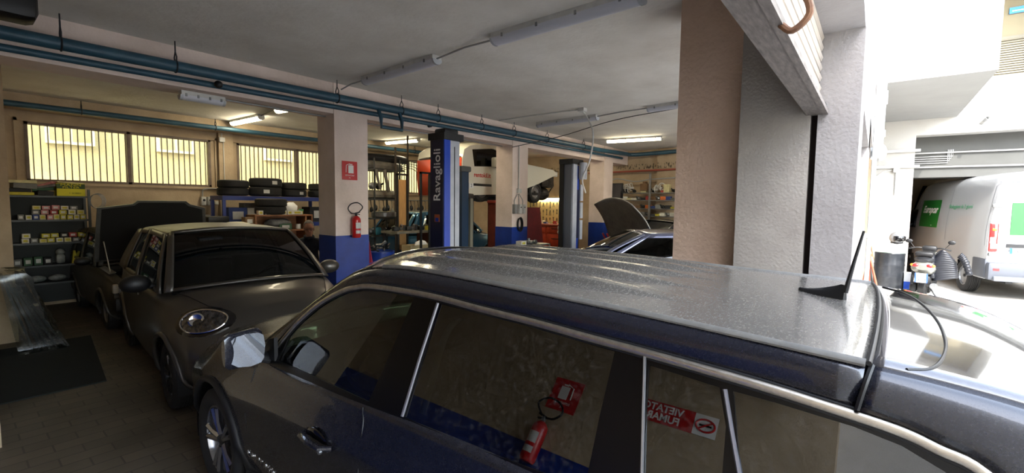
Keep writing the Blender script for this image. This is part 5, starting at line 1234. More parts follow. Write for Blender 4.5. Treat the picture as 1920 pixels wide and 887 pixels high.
B().box((a.x, 10.45, .73), (.34, .3, 1.46)).build('body', cm('yellow'), yc); B().box((a.x, 10.45, 1.56), (.38, .34, .12), bev=.02).build('lid', M_black, yc); q = B().box((a.x-.06, 10.294, 1.38), (.26, .008, .035), rot=(0, -.8, 0)); q.build('white_bar', M_offw, yc); q = B().box((a.x+.05, 10.294, 1.42), (.2, .008, .03), rot=(0, .6, 0)); q.build('white_bar', M_offw, yc)

# ------------------------------------------------------------------ man behind the small car
def person(loc, rz):
    r = thing('person', 'grey haired man with glasses in a dark jacket beside the near column', 'person', loc, rz)
    me = bpy.data.meshes.new('body'); pts = []; ed = []; rad = []
    def add(p, r_, par=None):
        pts.append(p); rad.append(r_); i = len(pts)-1
        if par is not None: ed.append((par, i))
        return i
    pel = add((0, 0, .90), (.15, .12)); sp1 = add((.02, 0, 1.05), (.145, .115), pel); ch = add((.06, 0, 1.20), (.17, .125), sp1); ut = add((.09, 0, 1.31), (.13, .10), ch); nk = add((.11, 0, 1.38), (.06, .06), ut)
    for s in (-1, 1):
        sh_ = add((.08, s*.17, 1.29), (.07, .07), ut); el = add((.10, s*.25, 1.03), (.05, .05), sh_); wr = add((.27, s*.20, .88), (.036, .032), el)
        hp_ = add((0, s*.09, .84), (.10, .10), pel); kn = add((.05, s*.11, .47), (.065, .065), hp_); an = add((-.01, s*.12, .08), (.045, .045), kn); ft = add((.13, s*.13, .035), (.042, .032), an)
    me.from_pydata(pts, ed, []); o = bpy.data.objects.new('body', me); COL.objects.link(o); o.parent = r
    sk_ = o.modifiers.new('skin', 'SKIN'); 
    if not me.skin_vertices: me.attributes.new if 0 else None
    lay = me.skin_vertices[0].data if me.skin_vertices else None
    if lay is None: return r
    for i, v in enumerate(lay): v.radius = rad[i]
    lay[0].use_root = True
    ss = o.modifiers.new('sub', 'SUBSURF'); ss.levels = 2; ss.render_levels = 2
    me.materials.append(mat('dark_jacket_cloth', (24, 26, 34), (34, 36, 44), 14, .9)); return r
def skin_obj(name, pts, ed, rad, m, parent, lv=2):
    me = bpy.data.meshes.new(name); me.from_pydata(pts, ed, []); o = bpy.data.objects.new(name, me); COL.objects.link(o)
    o.parent = parent
    bm = bmesh.new(); bm.from_mesh(me); l = bm.verts.layers.skin.verify()
    for i, v in enumerate(bm.verts): v[l].radius = rad[i]; v[l].use_root = (i == 0)
    bm.to_mesh(me); bm.free()
    o.modifiers.new('skin', 'SKIN').use_smooth_shade = True
    s = o.modifiers.new('sub', 'SUBSURF'); s.levels = lv; s.render_levels = lv; me.materials.append(m); return o
M_skin = mat('skin_tone', (188, 138, 112), (172, 122, 98), 10, .55)
pm = thing('person', 'grey haired man with glasses in a dark jacket beside the near column', 'person', (3.98, 7.72, 0), radians(-118))
P_ = [(0, 0, .90), (.02, 0, 1.03), (.05, 0, 1.16), (.07, 0, 1.25), (.09, 0, 1.32)]; Rd = [(.15, .12), (.145, .115), (.165, .125), (.13, .10), (.065, .06)]; Ed = [(0, 1), (1, 2), (2, 3), (3, 4)]
for s in (-1, 1):
    b0 = len(P_); P_ += [(.06, s*.165, 1.235), (.08, s*.24, .98), (.26, s*.20, .86), (0, s*.09, .82), (.05, s*.11, .46), (-.01, s*.12, .09), (.13, s*.13, .035)]
    Rd += [(.07, .07), (.052, .05), (.036, .034), (.10, .10), (.068, .068), (.046, .046), (.044, .032)]; Ed += [(3, b0), (b0, b0+1), (b0+1, b0+2), (0, b0+3), (b0+3, b0+4), (b0+4, b0+5), (b0+5, b0+6)]
skin_obj('body', P_, Ed, Rd, mat('dark_jacket_cloth', (22, 24, 34), (34, 36, 46), 14, .9), pm)
Wp = wm(pm)
Hc = V((.125, 0, 1.475)); MH = Wp @ Matrix.Translation(Hc) @ Matrix.Rotation(radians(10), 4, 'Y')
q = B(); q.ball((0, 0, .02), .098, (1.0, .80, 1.12), 20, M=MH); q.ball((.03, 0, -.055), .07, (.95, .82, 1.0), 16, M=MH); q.ball((.098, 0, -.02), .018, (1.1, .8, 1.4), 10, M=MH); q.cyl((-.02, 0, -.18), (-.0, 0, -.06), .052, M=MH)
for s in (-1, 1): q.ball((.0, s*.080, -.01), .026, (.6, .35, 1.1), 10, M=MH)
hd_ = q.build('head', M_skin, pm, ang=80)
q = B(); q.ball((-.018, 0, .045), .100, (1.0, .83, 1.02), 20, M=MH); 
for v in [v for v in q.b.verts if (MH.inverted() @ v.co).x > .055 and (MH.inverted() @ v.co).z < .10 or (MH.inverted() @ v.co).z < -.02]: v.co = MH @ (V((-.02, 0, .02)) + ((MH.inverted() @ v.co)-V((-.02, 0, .02)))*.80)
q.build('hair', mat('grey_hair', (150, 142, 132), (110, 104, 98), 40, .8), hd_, ang=80)
q = B()
for s in (-1, 1): q.torus((.096, s*.034, .012), .022, .0025, 'X', 16, 6, (1.1, .8, 1)); q.tube([(.096, s*.058, .015), (.0, s*.084, .012)], .0025, n=4)
q.tube([(.099, -.012, .014), (.099, .012, .014)], .0025, n=4); q.b.transform(MH); q.build('glasses', M_black, hd_)
q = B()
for s in (-1, 1): q.ball((.086, s*.034, .008), .011, (.6, 1, .7), 8, M=MH)
q.build('eyes', mat('eye_dark', (50, 40, 36), rough=.3), hd_)
q = B(); q.tube([MH @ V(p) for p in ((.082, -.026, -.062), (.092, 0, -.066), (.082, .026, -.062))], .004, n=6); q.build('mouth', mat('lip_tone', (140, 80, 72), rough=.5), hd_)
q = B(); q.torus((0, 0, 0), .072, .02, 'Z', 20, 8); q.b.transform(Wp @ Matrix.Translation((.095, 0, 1.335)) @ Matrix.Rotation(.25, 4, 'Y')); q.build('collar', mat('dark_jacket_cloth', (22, 24, 34)), pm)
for s in (-1, 1):
    Hp = V((.30, s*.19, .845)); pts = [(0, 0, 0), (.04, 0, -.012), (.075, 0, -.022)]; ed = [(0, 1), (1, 2)]; rad = [(.03, .018), (.036, .016), (.036, .014)]
    for k, (dy, L) in enumerate(((-.03, .055), (-.01, .068), (.011, .064), (.031, .05))):
        b0 = len(pts); pts += [(.085, dy, -.024), (.085+L*.55, dy*1.15, -.034), (.085+L*.95, dy*1.15, -.056)]; rad += [(.0095, .0095), (.0085, .0085), (.0075, .0075)]; ed += [(2, b0), (b0, b0+1), (b0+1, b0+2)]
    b0 = len(pts); pts += [(.03, -s*.04, -.01), (.06, -s*.062, -.02), (.085, -s*.066, -.032)]; rad += [(.012, .012), (.010, .010), (.009, .009)]; ed += [(0, b0), (b0, b0+1), (b0+1, b0+2)]
    skin_obj('hand', [tuple(Hp+V(p)) for p in pts], ed, rad, M_skin, pm)

# ------------------------------------------------------------------ middle: drum, frames, exhaust rack, benches
def drum(x, y, R, h, m, label, name='oil_drum', lid=None):
    t = thing(name, label, 'drum', (x, y, 0)); M = wm(t)
    pr = [(0, .02), (R*.96, .02), (R, 0), (R, .03)]
    for zz in (.33, .66):
        pr += [(R*.985, h*zz-.03), (R*1.01, h*zz), (R*.985, h*zz+.03)]
    pr += [(R*.985, h-.04), (R*1.01, h-.01), (R, h), (R*.96, h), (R*.95, h-.03), (0, h-.03)]
    B().lathe(pr, 36, M).build('barrel', m, t, ang=30); return t
a = at(720, 461, 'Y', 7.5)
dr = drum(a.x, 7.65, .29, .98, M_blue, 'blue oil drum heaped with metal scraps right of the near column')
q = B().grid([[V((a.x+.29*1.015*cos(u), 7.65+.29*1.015*sin(u), z)) for u in (-1.25, -1.1, -.95, -.8)] for z in (.72, .92)]); q.build('paper_label', M_offw, dr)
r = random.Random(11)
for k in range(12):
    an = r.uniform(0, 6.28); rr = r.uniform(0, .2); q = B(); c = V((a.x+rr*cos(an), 7.65+rr*sin(an), .97+.012*k))
    if k % 3: q.tube([c, c+V((r.uniform(-.12, .12), r.uniform(-.12, .12), .03+r.uniform(0, .04)))], r.uniform(.012, .022))
    else: q.torus(c+V((0, 0, .03)), .05, .014, 'Z', 14, 6)
    single(q, 'scrap_part', M_steel if k % 2 else M_dark, 'oily metal scrap in the heap on the blue drum', 'scrap part', 'scrap metal on the blue drum')
# crimson overall
q = B(); rows = []
for i in range(10):
    u = i/9; z = lerp(1.42, .55, u); rows.append([V((4.39+.10*u*cos(t_*pi/4)*(1+.2*sin(3*t_))+.03*u, 6.62+(.05+.10*u)*sin(t_*pi/4), z)) for t_ in range(9)])
q.grid(rows); q.grid([[V((4.28, 6.4+.02*j, 1.42-.1*i)) for j in range(3)] for i in range(2)])
single(q, 'crimson_overall', mat('crimson_cloth', (150, 26, 60), (120, 18, 46), 8, .85), 'crimson overall hanging at the right side of the near column', 'clothing', solid=.01)
def frame_rack(px0, px1, ptop, y, label, m=M_dark, board=False):
    p0 = at(px0, ptop, 'Y', y); p1 = at(px1, ptop, 'Y', y); t = thing('upright_rack', label, 'frame', ((p0.x+p1.x)/2, y, 0)); zt_ = p0.z
    for x in (p0.x, p1.x):
        q = B().span((x-.02, y-.02, 0), (x+.02, y+.02, zt_))
        for k in range(int(zt_/.08)): q.box((x-.024, y-.024, .06+k*.08), (.02, .02, .02))
        q.build('post', m, t)
    B().span((p0.x-.02, y-.02, zt_-.04), (p1.x+.02, y+.02, zt_)).build('top_bar', m, t); B().span((p0.x, y-.015, .5), (p1.x, y+.015, .53)).build('lower_bar', m, t)
    if board: B().span((p0.x+.03, y-.005, .85), (p1.x-.03, y+.03, zt_-.14)).build('board', M_lightwood, t)
    return t
frame_rack(745, 763, 325, 8.6, 'dark steel frame holding a tall light plywood board', board=True)
frame_rack(789, 805, 322, 7.6, 'empty dark steel frame just left of the branded lift post')
for (px_, top, y, nm) in ((742, 276, 9.3, 'perforated steel upright left of the plywood board'), (765, 250, 9.6, 'tall perforated steel upright right of the plywood board')):
    p = at(px_, top, 'Y', y); zt_ = min(p.z, 3.68); q = B().span((p.x-.02, y, 0), (p.x+.02, y+.03, zt_))
    for k in range(int(zt_/.06)): q.box((p.x, y-.003, .04+k*.06), (.016, .012, .026))
    single(q, 'steel_upright', mat('rusty_upright', (86, 74, 62), (60, 54, 48), 12, .7), nm, 'upright')
# exhaust and bumper rack
er = thing('parts_rack', 'tall rack of grey car bumpers and pipes behind the near column', 'rack', (6.4, 9.6, 0))
xa, xb = at(690, 330, 'Y', 9.6).x, at(738, 330, 'Y', 9.6).x
ZS = [at(710, py, 'Y', 9.6).z for py in (318, 372, 408, 440)]
for x in (xa, xb):
    for y in (9.35, 9.9): B().span((x, y, 0), (x+.03, y+.03, ZS[0]+.25)).build('post', M_rack, er)
for z in ZS: B().span((xa-.1, 9.33, z-.03), (xb+.15, 9.96, z)).build('shelf', M_rack, er)
M_bump = mat('dusty_grey_plastic', (128, 124, 114), (84, 82, 76), 5, .6)
def bumper(x, y, z, L, label, rz=0, m=None, s=1):
    q = B(); rows = []
    for i in range(17):
        u = -1+i/8; cx = u*L/2; cy = .25*s*(u*u)**1.3; rows.append([V((cx, cy+.02, 0)), V((cx, cy-.05, .02)), V((cx, cy-.08, .09)), V((cx, cy-.05, .16)), V((cx, cy+.01, .20))])
    q.grid(rows); q.b.transform(Matrix.Translation((x, y, z)) @ Matrix.Rotation(rz, 4, 'Z')); return single(q, 'car_bumper', m or M_bump, label, 'bumper', 'spare bumpers on the tall rack', solid=.012)
bumper((xa+xb)/2+.05, 9.5, ZS[0]+.0, 1.5, 'long grey bumper lowest on top of the tall rack', .1); bumper((xa+xb)/2+.2, 9.55, ZS[0]+.19, 1.3, 'dark bumper lying uppermost on the tall rack', -.1, M_dark)
bumper((xa+xb)/2, 9.5, ZS[1], 1.1, 'pale dusty bumper on the second shelf of the tall rack', .05, mat('pale_dust', (150, 144, 128), (110, 106, 96), 5, .6))
q = B()
for k, (x, l_) in enumerate(((.02, .5), (.26, .55))): q.tube(catmull([(xa+x, 9.3, ZS[0]-.02), (xa+x+.02, 9.28, ZS[0]-.2), (xa+x+.10, 9.27, ZS[0]-l_)], 5), .03+.01*k, n=10)
single(q, 'exhaust_pipes', M_bump, 'grey hoses hanging down in front of the barred window from the tall rack', 'hoses')
for k in range(5):
    q = B().tube(catmull([(xb+.05, 9.35, ZS[0]+.05*k), (xb+.35, 9.3-.03*k, ZS[0]+.06+.05*k), (xb+.62, 9.28-.05*k, ZS[0]-.12+.09*k)], 6), .009, n=6); single(q, 'brake_line', M_dark, 'thin dark line sticking out of the tall rack top, %s' % ['lowest', 'second lowest', 'middle one', 'second highest', 'highest'][k], 'pipe', 'thin lines sticking out of the tall rack')
q = B(); q.b and None
q.lathe([(0, 0), (.27, 0), (.30, .03), (.30, .13), (.27, .15), (0, .15)], 28, Matrix.Translation(((xa+xb)/2, 9.5, ZS[2]))); single(q, 'steel_drum_lid', M_steel, 'round shiny steel drum on the third shelf of the tall rack', 'drum part')
q = B(); q.box((xa+.2, 9.55, ZS[3]+.10), (.16, .2, .2), bev=.04); single(q, 'blue_canister', mat('cyan_plastic', (60, 140, 160), rough=.4), 'light blue canister low on the tall rack', 'canister')
r = random.Random(21)
for k, (x, z) in enumerate([(xa+.05+.16*i, ZS[3]) for i in range(4)]+[(xa+.1+.2*i, ZS[1]+.21) for i in range(2)]):
    if k == 1: continue
    q = B(); q.ball((x, 9.6, z+.09), .08, (1, 1, 1.05), 12, jit=.08, seed=k); q.cyl((x, 9.6, z+.1), (x+.07, 9.5, z+.16), .025); single(q, 'engine_part', M_dark if k % 2 else M_steel, '%s engine part on the tall rack, %s' % ('dark' if k % 2 else 'shiny', ['low at the left end', '', 'low in the middle', 'low at the right end', 'on the second shelf at the left', 'on the second shelf at the right'][k]), 'engine part', 'engine parts on the tall rack')
# workbench behind the branded post
wb_ = thing('workbench', 'cluttered grey workbench behind the plywood board', 'workbench', (6.9, 8.6, 0)); xa2, xb2 = at(742, 440, 'Y', 8.4).x, at(835, 440, 'Y', 8.4).x
zb_ = at(780, 433, 'Y', 8.4).z
B().span((xa2, 8.35, zb_-.05), (xb2, 8.95, zb_)).build('worktop', mat('bench_grey', (130, 126, 112), (96, 92, 82), 8, .6), wb_)
for x in (xa2+.03, xb2-.08):
    for y in (8.37, 8.88): B().span((x, y, 0), (x+.05, y+.05, zb_-.05)).build('leg', M_dark, wb_)
B().span((xa2+.1, 8.4, .4), (xb2-.1, 8.9, .43)).build('lower_shelf', M_rack, wb_); B().span((xb2-.5, 8.4, zb_-.4), (xb2-.1, 8.9, zb_-.06)).build('drawer', mat('bench_brown', (110, 60, 36), rough=.5), wb_)
q = B(); tz = at(780, 470, 'Y', 8.0).z; ta, tb2 = xa2+.02, xb2-.62
q.span((ta, 7.9, tz-.02), (tb2, 8.22, tz)); q.span((ta, 7.9, tz), (tb2, 7.92, tz+.13)); q.span((ta, 8.2, tz), (tb2, 8.22, tz+.13)); q.span((ta, 7.92, tz), (ta+.02, 8.2, tz+.13)); q.span((tb2-.02, 7.92, tz), (tb2, 8.2, tz+.13))
for x in (ta+.03, tb2-.06): q.span((x, 7.92, 0), (x+.03, 7.95, tz)); q.span((x, 8.16, 0), (x+.03, 8.19, tz))
single(q, 'beige_tray', mat('tray_beige', (176, 160, 122), rough=.6), 'beige tray on legs in front of the cluttered workbench', 'tray')
q = B().ball((ta+.42, 8.06, tz+.12), .12, (1.4, .8, .8), 16, jit=.10, seed=8); single(q, 'white_cloth', M_white, 'crumpled white cloth lying in the beige tray', 'cloth')
r = random.Random(31); NM = ['black tool case', 'grey engine head', 'dark metal part']
for k in range(11):
    x = lerp(xa2+.1, xb2-.1, (k+.5)/11); q = B(); z = zb_+.003
    if k % 3 == 0: q.box((x, 8.62, z+.05), (.13, .2, .10), rz=r.uniform(-.4, .4), bev=.015)
    elif k % 3 == 1: q.box((x, 8.66, z+.05), (.11, .2, .08), rz=.3, bev=.02); q.cyl((x, 8.62, z+.06), (x, 8.54, z+.14), .03)
    else: q.cyl((x, 8.62, z), (x, 8.62, z+.12), .05); q.torus((x, 8.62, z+.12), .045, .012)
    single(q, 'bench_item', [M_black, M_steel, M_dark][k % 3], '%s on the cluttered workbench, %s' % (NM[k % 3], ORD[k]), 'tool', 'items on the cluttered workbench')
pbox('yellow', (xb2-.45, 8.5, zb_+.003), (.16, .14, .10), 'at the right end of the cluttered workbench', 'carton')
# parts wall behind the bench, hung row of black parts
er2 = thing('hanging_rail', 'rail hung with dark oily parts below the third window', 'rail', (8.3, 11.4, 1.8)); q = B().cyl((7.5, 11.45, 2.02), (9.9, 11.45, 2.02), .018); q.build('rail', M_steel, er2)
for x in (7.52, 8.7, 9.88): B().span((x-.02, 11.44, 2.0), (x+.02, 11.70, 2.04)).build('bracket', M_steel, er2)
for k in range(16):
    x = 7.6+.145*k; q = B(); zz = 1.75+.05*((k*7) % 3); q.torus((x, 11.45, 2.01), .024, .006, 'X', 10, 5); q.tube([(x, 11.43, 2.0), (x, 11.42, 1.9), (x+.02, 11.42, zz)], .012, n=6); q.ball((x+.02, 11.42, zz-.07), .065, (.8, .8, 1.3), 10, jit=.1, seed=k)
    single(q, 'hanging_part', M_dark if k % 3 else M_bump, '%s part hanging from the rail below the third window, %s' % ('dark oily' if k % 3 else 'grey', ORD[k]), 'engine part', 'parts on the hanging rail')

# ------------------------------------------------------------------ column two: boxes, hose; bookcase; red cover; red bench; tool board
t = thing('switch_box', 'three grey switch boxes mounted on the middle column', 'switch box', (8.2, 6.3, 1.7))
for i, px_ in enumerate((966, 974, 981)):
    p = at(px_, 392, 'Y', 6.33); B().box((p.x, 6.33 if i else 6.345, p.z), (.085, .09, .21), bev=.012).build('box', M_offw if i else mat('mid_grey_box', (120, 120, 120), rough=.5), t); 
    if i: B().cyl((p.x, 6.285, p.z+.04), (p.x, 6.275, p.z+.04), .016).build('button', M_dark, t)
    B().tube(catmull([(p.x, 6.35, p.z+.10), (p.x, 6.35, p.z+.2), (lerp(p.x, at(973, 360, 'Y', 6.33).x, .8), 6.35, p.z+.34)], 4), .01, n=6).build('cable', M_cond, t)
p = at(973, 358, 'Y', 6.35); q = B().box((p.x, 6.345, p.z), (.11, .06, .10)); q.cyl((p.x, 6.36, p.z), (p.x, 6.36, 3.24), .012); single(q, 'junction_box', M_offw, 'junction box with conduit high on the middle column', 'box')
p = at(977, 406, 'Y', 6.3); q = B()
for k in range(4): q.torus((p.x, 6.352-.014*k, p.z-.18), .10+.006*k, .011, 'Y', 26, 6, (.75, 1.35, 1))
single(q, 'coiled_hose', M_black, 'black hose coiled on the middle column below the switch boxes', 'hose')
bc = thing('bookcase', 'narrow red brown open cabinet left of the middle column', 'cabinet', (7.75, 6.9, 0)); xa3, xb3 = at(921, 400, 'Y', 7.2).x, at(953, 400, 'Y', 7.2).x
zt_ = at(935, 380, 'Y', 6.95).z; M_rbr = mat('red_brown_metal', (136, 52, 36), (112, 44, 32), 8, .55)
for x in (xa3, xb3-.02): B().span((x, 6.95, 0), (x+.02, 7.3, zt_)).build('side', M_rbr, bc)
for z in (.3, .75, 1.12, 1.42, 1.72): B().span((xa3, 6.96, z-.015), (xb3, 7.3, z)).build('shelf', M_rbr, bc)
B().box(((xa3+xb3)/2, 7.1, zt_+.02), (xb3-xa3+.1, .4, .07), bev=.02).build('top', mat('orange_red_top', (176, 70, 52), rough=.6), bc); B().span((xa3, 7.29, 0), (xb3, 7.31, zt_)).build('back', M_dark, bc)
pbox('cream', (lerp(xa3, xb3, .35), 7.05, 1.122), (.16, .12, .10), 'on a shelf of the red brown cabinet', 'carton'); pbox('green', (lerp(xa3, xb3, .3), 7.1, 1.422), (.14, .12, .09), 'on a shelf of the red brown cabinet', 'carton')
q = B(); x_ = lerp(xa3, xb3, .78); q.box((x_, 6.92, 1.52), (.14, .05, .56), bev=.02); q.cyl((x_, 6.9, 1.64), (x_, 6.87, 1.64), .05); q.cyl((x_, 6.9, 1.4), (x_, 6.87, 1.4), .045); single(q, 'orange_reel', mat('orange_red_top', (176, 70, 52)), 'orange red hose reel fixed to the cabinet by the middle column', 'reel')
# maroon covered cabinet
a = at(988, 425, 'Y', 7.6); b = at(1018, 425, 'Y', 7.6); zt_ = at(1000, 389, 'Y', 7.6).z; rows = []
for i in range(12):
    u = i/11; z = lerp(zt_, .01, u); e = .12*u; r_ = []
    for k in range(24):
        an = 2*pi*k/24; hx = (b.x-a.x)/2*.80+e*1.4; hy = .22+e; sq = max(abs(cos(an)), abs(sin(an))); f_ = 1/sq**.8; r_.append(V(((a.x+b.x)/2+hx*cos(an)*f_*(1+.06*u*sin(5*an)), 7.85+hy*sin(an)*f_, z)))
    r_.append(r_[0]); rows.append(r_)
q = B().grid(rows); q._add(rows[0][:24], [tuple(range(24))]); single(q, 'maroon_cover', mat('maroon_cloth', (104, 20, 26), (80, 14, 20), 6, .75), 'dark red cloth cover over a tall machine right of the middle column', 'cover')
# red workbench and board
xe = 13.2
p0 = at(1022, 420, 'X', xe); p1 = at(1058, 420, 'X', xe); zr_ = p0.z
rb = thing('red_workbench', 'orange red workbench with drawers under the tool board', 'workbench', (xe+.3, (p0.y+p1.y)/2, 0)); M_or = mat('orange_red_metal', (186, 66, 34), (150, 50, 28), 6, .45)
ya, yb_ = 8.2, 10.6
B().span((xe-.02, ya, zr_-.05), (xe+.7, yb_, zr_)).build('worktop', mat('red_top', (150, 70, 50), rough=.5), rb); B().span((xe+.05, ya+.05, .08), (xe+.68, yb_-.05, zr_-.05)).build('cabinet', M_or, rb)
for k in range(3):
    for zz, hh in ((zr_-.2, .22), (zr_-.55, .40)):
        d_ = B().box((xe+.04, ya+.45+.76*k, zz), (.03, .68, hh), bev=.008).build('drawer', M_or, rb); B().box((xe+.015, ya+.45+.76*k, zz+.05), (.02, .3, .02)).build('handle', M_dark, d_)
M_board = mat('cream_board', (226, 206, 140), (210, 190, 126), 2, .7)
tb = thing('tool_board', 'cream tool board on the far wall lit by a tube', 'tool board', (13.96, 9.4, 1.3)); B().span((13.95, 8.3, 1.22), (13.99, 10.5, 2.12)).build('board', M_board, tb)
lt = thing('bench_light', 'lit strip light along the top of the cream tool board', 'light', (13.9, 9.3, 2.15)); B().span((13.88, 8.4, 2.17), (13.98, 9.9, 2.21)).build('housing', M_offw, lt); B().span((13.89, 8.42, 2.13), (13.96, 9.88, 2.17)).build('tube', M_diff_on, lt)
r = random.Random(9); TN = ['spanner', 'pliers', 'screwdriver']
for row in range(3):
    for k in range(13):
        y = 8.45+.15*k; z = 2.03-.28*row; tn = (k*2+row) % 3; x = 13.935; q = B(); L = r.uniform(.12, .22)
        if tn == 0: q.box((x, y, z-L/2), (.012, .018, L)); q.torus((x, y, z), .022, .008, 'X', 12, 5); q.torus((x, y, z-L), .018, .007, 'X', 12, 5)
        elif tn == 1: q.tube([(x, y-.03, z-L), (x, y-.012, z-.06), (x, y+.006, z)], .009, n=6); q.tube([(x, y+.03, z-L), (x, y+.012, z-.06), (x, y-.006, z)], .009, n=6)
        else: q.cyl((x, y, z), (x, y, z-.09), .015, n=8); q.cyl((x, y, z-.09), (x, y, z-L-.03), .005, n=6)
        single(q, TN[tn], M_dark if tn != 1 else M_black, '%s hanging in the %s row of the cream tool board, %s' % (TN[tn], ['top', 'middle', 'bottom'][row], ORD[12-k]), TN[tn], 'hand tools on the cream tool board')
r = random.Random(17); cc = ['yellow', 'white', 'red', 'cream', 'blue', 'white', 'orange', 'grey', 'pink', 'white']
for k in range(10): pbox(cc[k], (xe+.25+.1*(k % 2), 8.4+.2*k, zr_+.003), (.12, .13, r.uniform(.06, .12)), 'on the orange red workbench', 'small carton', r.uniform(-.5, .5))
q = B(); q.ball((xe-.12, 8.35, zr_-.1), .09, (1, 1, 1.2), 10, jit=.1); q.ball((xe-.12, 8.38, zr_-.25), .07, (1, 1, 1.1), 10, jit=.1); q.cyl((xe-.06, 8.35, zr_-.06), (xe, 8.35, zr_-.02), .012); single(q, 'white_bag', M_white, 'white bag hanging at the right end of the orange red workbench', 'bag')
# low table with machine parts seen just above the dark roof
lt2 = thing('trolley', 'low steel trolley with parts in front of the middle column', 'trolley', (8.3, 5.7, 0)); xa4, xb4 = at(968, 452, 'Y', 5.7).x, at(1018, 452, 'Y', 5.7).x; z4 = at(990, 458, 'Y', 5.7).z
for z in (.3, z4): B().span((xa4, 5.5, z-.03), (xb4, 5.95, z)).build('shelf', M_steel, lt2)
for x in (xa4, xb4-.03):
    for y in (5.5, 5.92): B().span((x, y, .08), (x+.03, y+.03, z4)).build('post', M_steel, lt2); 
for x in (xa4+.02, xb4-.02):
    for y in (5.52, 5.93): B().cyl((x-.015, y, .04), (x+.015, y, .04), .04).build('castor', M_black, lt2)
pbox('white', (xa4+.10, 5.65, z4+.003), (.17, .14, .085), 'on the steel trolley', 'carton')
q = B(); q.box((xa4+.36, 5.65, z4+.05), (.22, .16, .07), bev=.02); q.cyl((xa4+.30, 5.55, z4+.05), (xa4+.30, 5.5, z4+.05), .035); q.cyl((xa4+.42, 5.55, z4+.06), (xa4+.42, 5.5, z4+.06), .045); q.cyl((xa4+.36, 5.65, z4+.08), (xa4+.36, 5.65, z4+.13), .03); single(q, 'caliper_part', M_steel, 'shiny metal machine part on the steel trolley', 'machine part')

# ------------------------------------------------------------------ far end shelving
XS = 13.45
es = thing('shelving', 'grey open shelving full of parts on the far end wall', 'shelving', (XS+.2, 5.4, 0)); y0_, y1__ = 4.55, 6.45
ZE = [at(1220, py, 'X', XS).z for py in (361, 375, 391, 405, 420)]
for z in ZE+[.6, .2]: B().span((XS, y0_, z-.025), (XS+.36, y1__, z)).build('shelf', M_steel, es)
ym = at(1217, 400, 'X', XS).y
for y, zz in ((y0_, 2.45), (ym, at(1217, 325, 'X', XS).z), (y1__, 2.5)):
    B().span((XS-.02, y-.03, 0), (XS+.02, y+.03, zz)).build('post', M_steel, es)
r = random.Random(41); cl = ['grey', 'white', 'black', 'brown', 'cream', 'grey', 'red', 'white', 'blue', 'black', 'yellow', 'orange', 'grey', 'black']
SN = ['top', 'second', 'third', 'fourth', 'fifth']
for s_, z in enumerate(ZE):
    for k in range(11):
        c = cl[(k*3+s_*5) % 14]; y = y0_+.12+(y1__-y0_-.2)*(k+.3)/11; h = r.uniform(.05, .13)
        if s_ == 0 and k % 2: continue
        if (k+s_) % 4 == 0:
            q = B().ball((XS+.14, y, z+.055), .06, (1, 1.1, .8), 10, jit=.12, seed=k+s_*20); q.cyl((XS+.14, y, z+.06), (XS+.05, y+.05, z+.11), .02, n=8); single(q, 'spare_part', M_steel if k % 2 else M_dark, 'small metal spare part on the %s shelf of the far shelving' % SN[s_], 'spare part', 'metal spare parts on the %s shelf of the far shelving' % SN[s_])
        else: pbox(c, (XS+.15, y, z+.002), (.16, .12, h), 'on the %s shelf of the far shelving' % SN[s_], 'carton', pi/2+r.uniform(-.3, .3))
q = B().box((XS+.15, ym+.22, ZE[0]+.17), (.2, .24, .22), bev=.02); q.box((XS+.15, ym+.22, ZE[0]+.31), (.14, .12, .07), bev=.02); single(q, 'brown_battery', cm('brown'), 'brown box shaped pump on top of the far shelving', 'pump')
for i, (dy, lab) in enumerate(((.75, 'tangled white wiring loom on top of the far shelving left of the post'), (-.2, 'tangled white wiring loom on top of the far shelving right of the post'))):
    q = B(); rq = random.Random(i)
    for k in range(9): c = V((XS+.14, ym+dy+rq.uniform(-.15, .15), ZE[0]+.08+rq.uniform(0, .12))); q.torus(c, rq.uniform(.06, .12), .012, ['X', 'Z', 'Y'][k % 3], 16, 6)
    single(q, 'wiring_loom', M_offw, lab, 'wiring')
pbox('cream', (XS+.15, ym-.48, ZE[0]+.002), (.16, .18, .24), 'leaning on top of the far shelving right of the post', 'carton', pi/2)
tv = thing('dark_screen', 'dark square screen on brackets at the corner column by the far shelving', 'screen', (13.0, 6.2, 2.0)); a = at(1137, 344, 'X', 12.95); b = at(1167, 375, 'X', 12.95)
B().box((12.97, (a.y+b.y)/2, (a.z+b.z)/2), (.06, a.y-b.y, a.z-b.z), bev=.01).build('case', M_black, tv); B().box((12.935, (a.y+b.y)/2, (a.z+b.z)/2), (.006, (a.y-b.y)*.9, (a.z-b.z)*.88)).build('glass', mat('screen_glass', (20, 26, 32), rough=.08, coat=1), tv); B().cyl((12.99, (a.y+b.y)/2, b.z+.2), (13.4, (a.y+b.y)/2, b.z+.2), .03).build('bracket', M_dark, tv); B().cyl((13.38, (a.y+b.y)/2, 0), (13.38, (a.y+b.y)/2, b.z+.25), .03).build('stand', M_dark, tv)
q = B().tube([(13.8, 7.7, 3.02), (13.8, 5.5, 3.04), (13.8, 4.2, 3.05)], .03, n=10); single(q, 'red_pipe', mat('rust_red_pipe', (150, 74, 56), rough=.5), 'rust red pipe running along the far wall above the shelving', 'pipe')
q = B().tube(catmull([(13.4, 6.9, 1.6), (13.4, 6.85, 2.4), (13.5, 6.6, 2.78), (13.7, 6.0, 2.7), (13.75, 5.5, 2.76), (13.75, 4.6, 2.8)], 6), .02, n=8); single(q, 'loose_cable', M_cond, 'loose grey cable looping down beside the dark screen', 'cable')
r = random.Random(2)
for i, (px_, py_, n_, w_) in enumerate(((1155, 308, 26, .5), (1225, 305, 30, .55))): pass

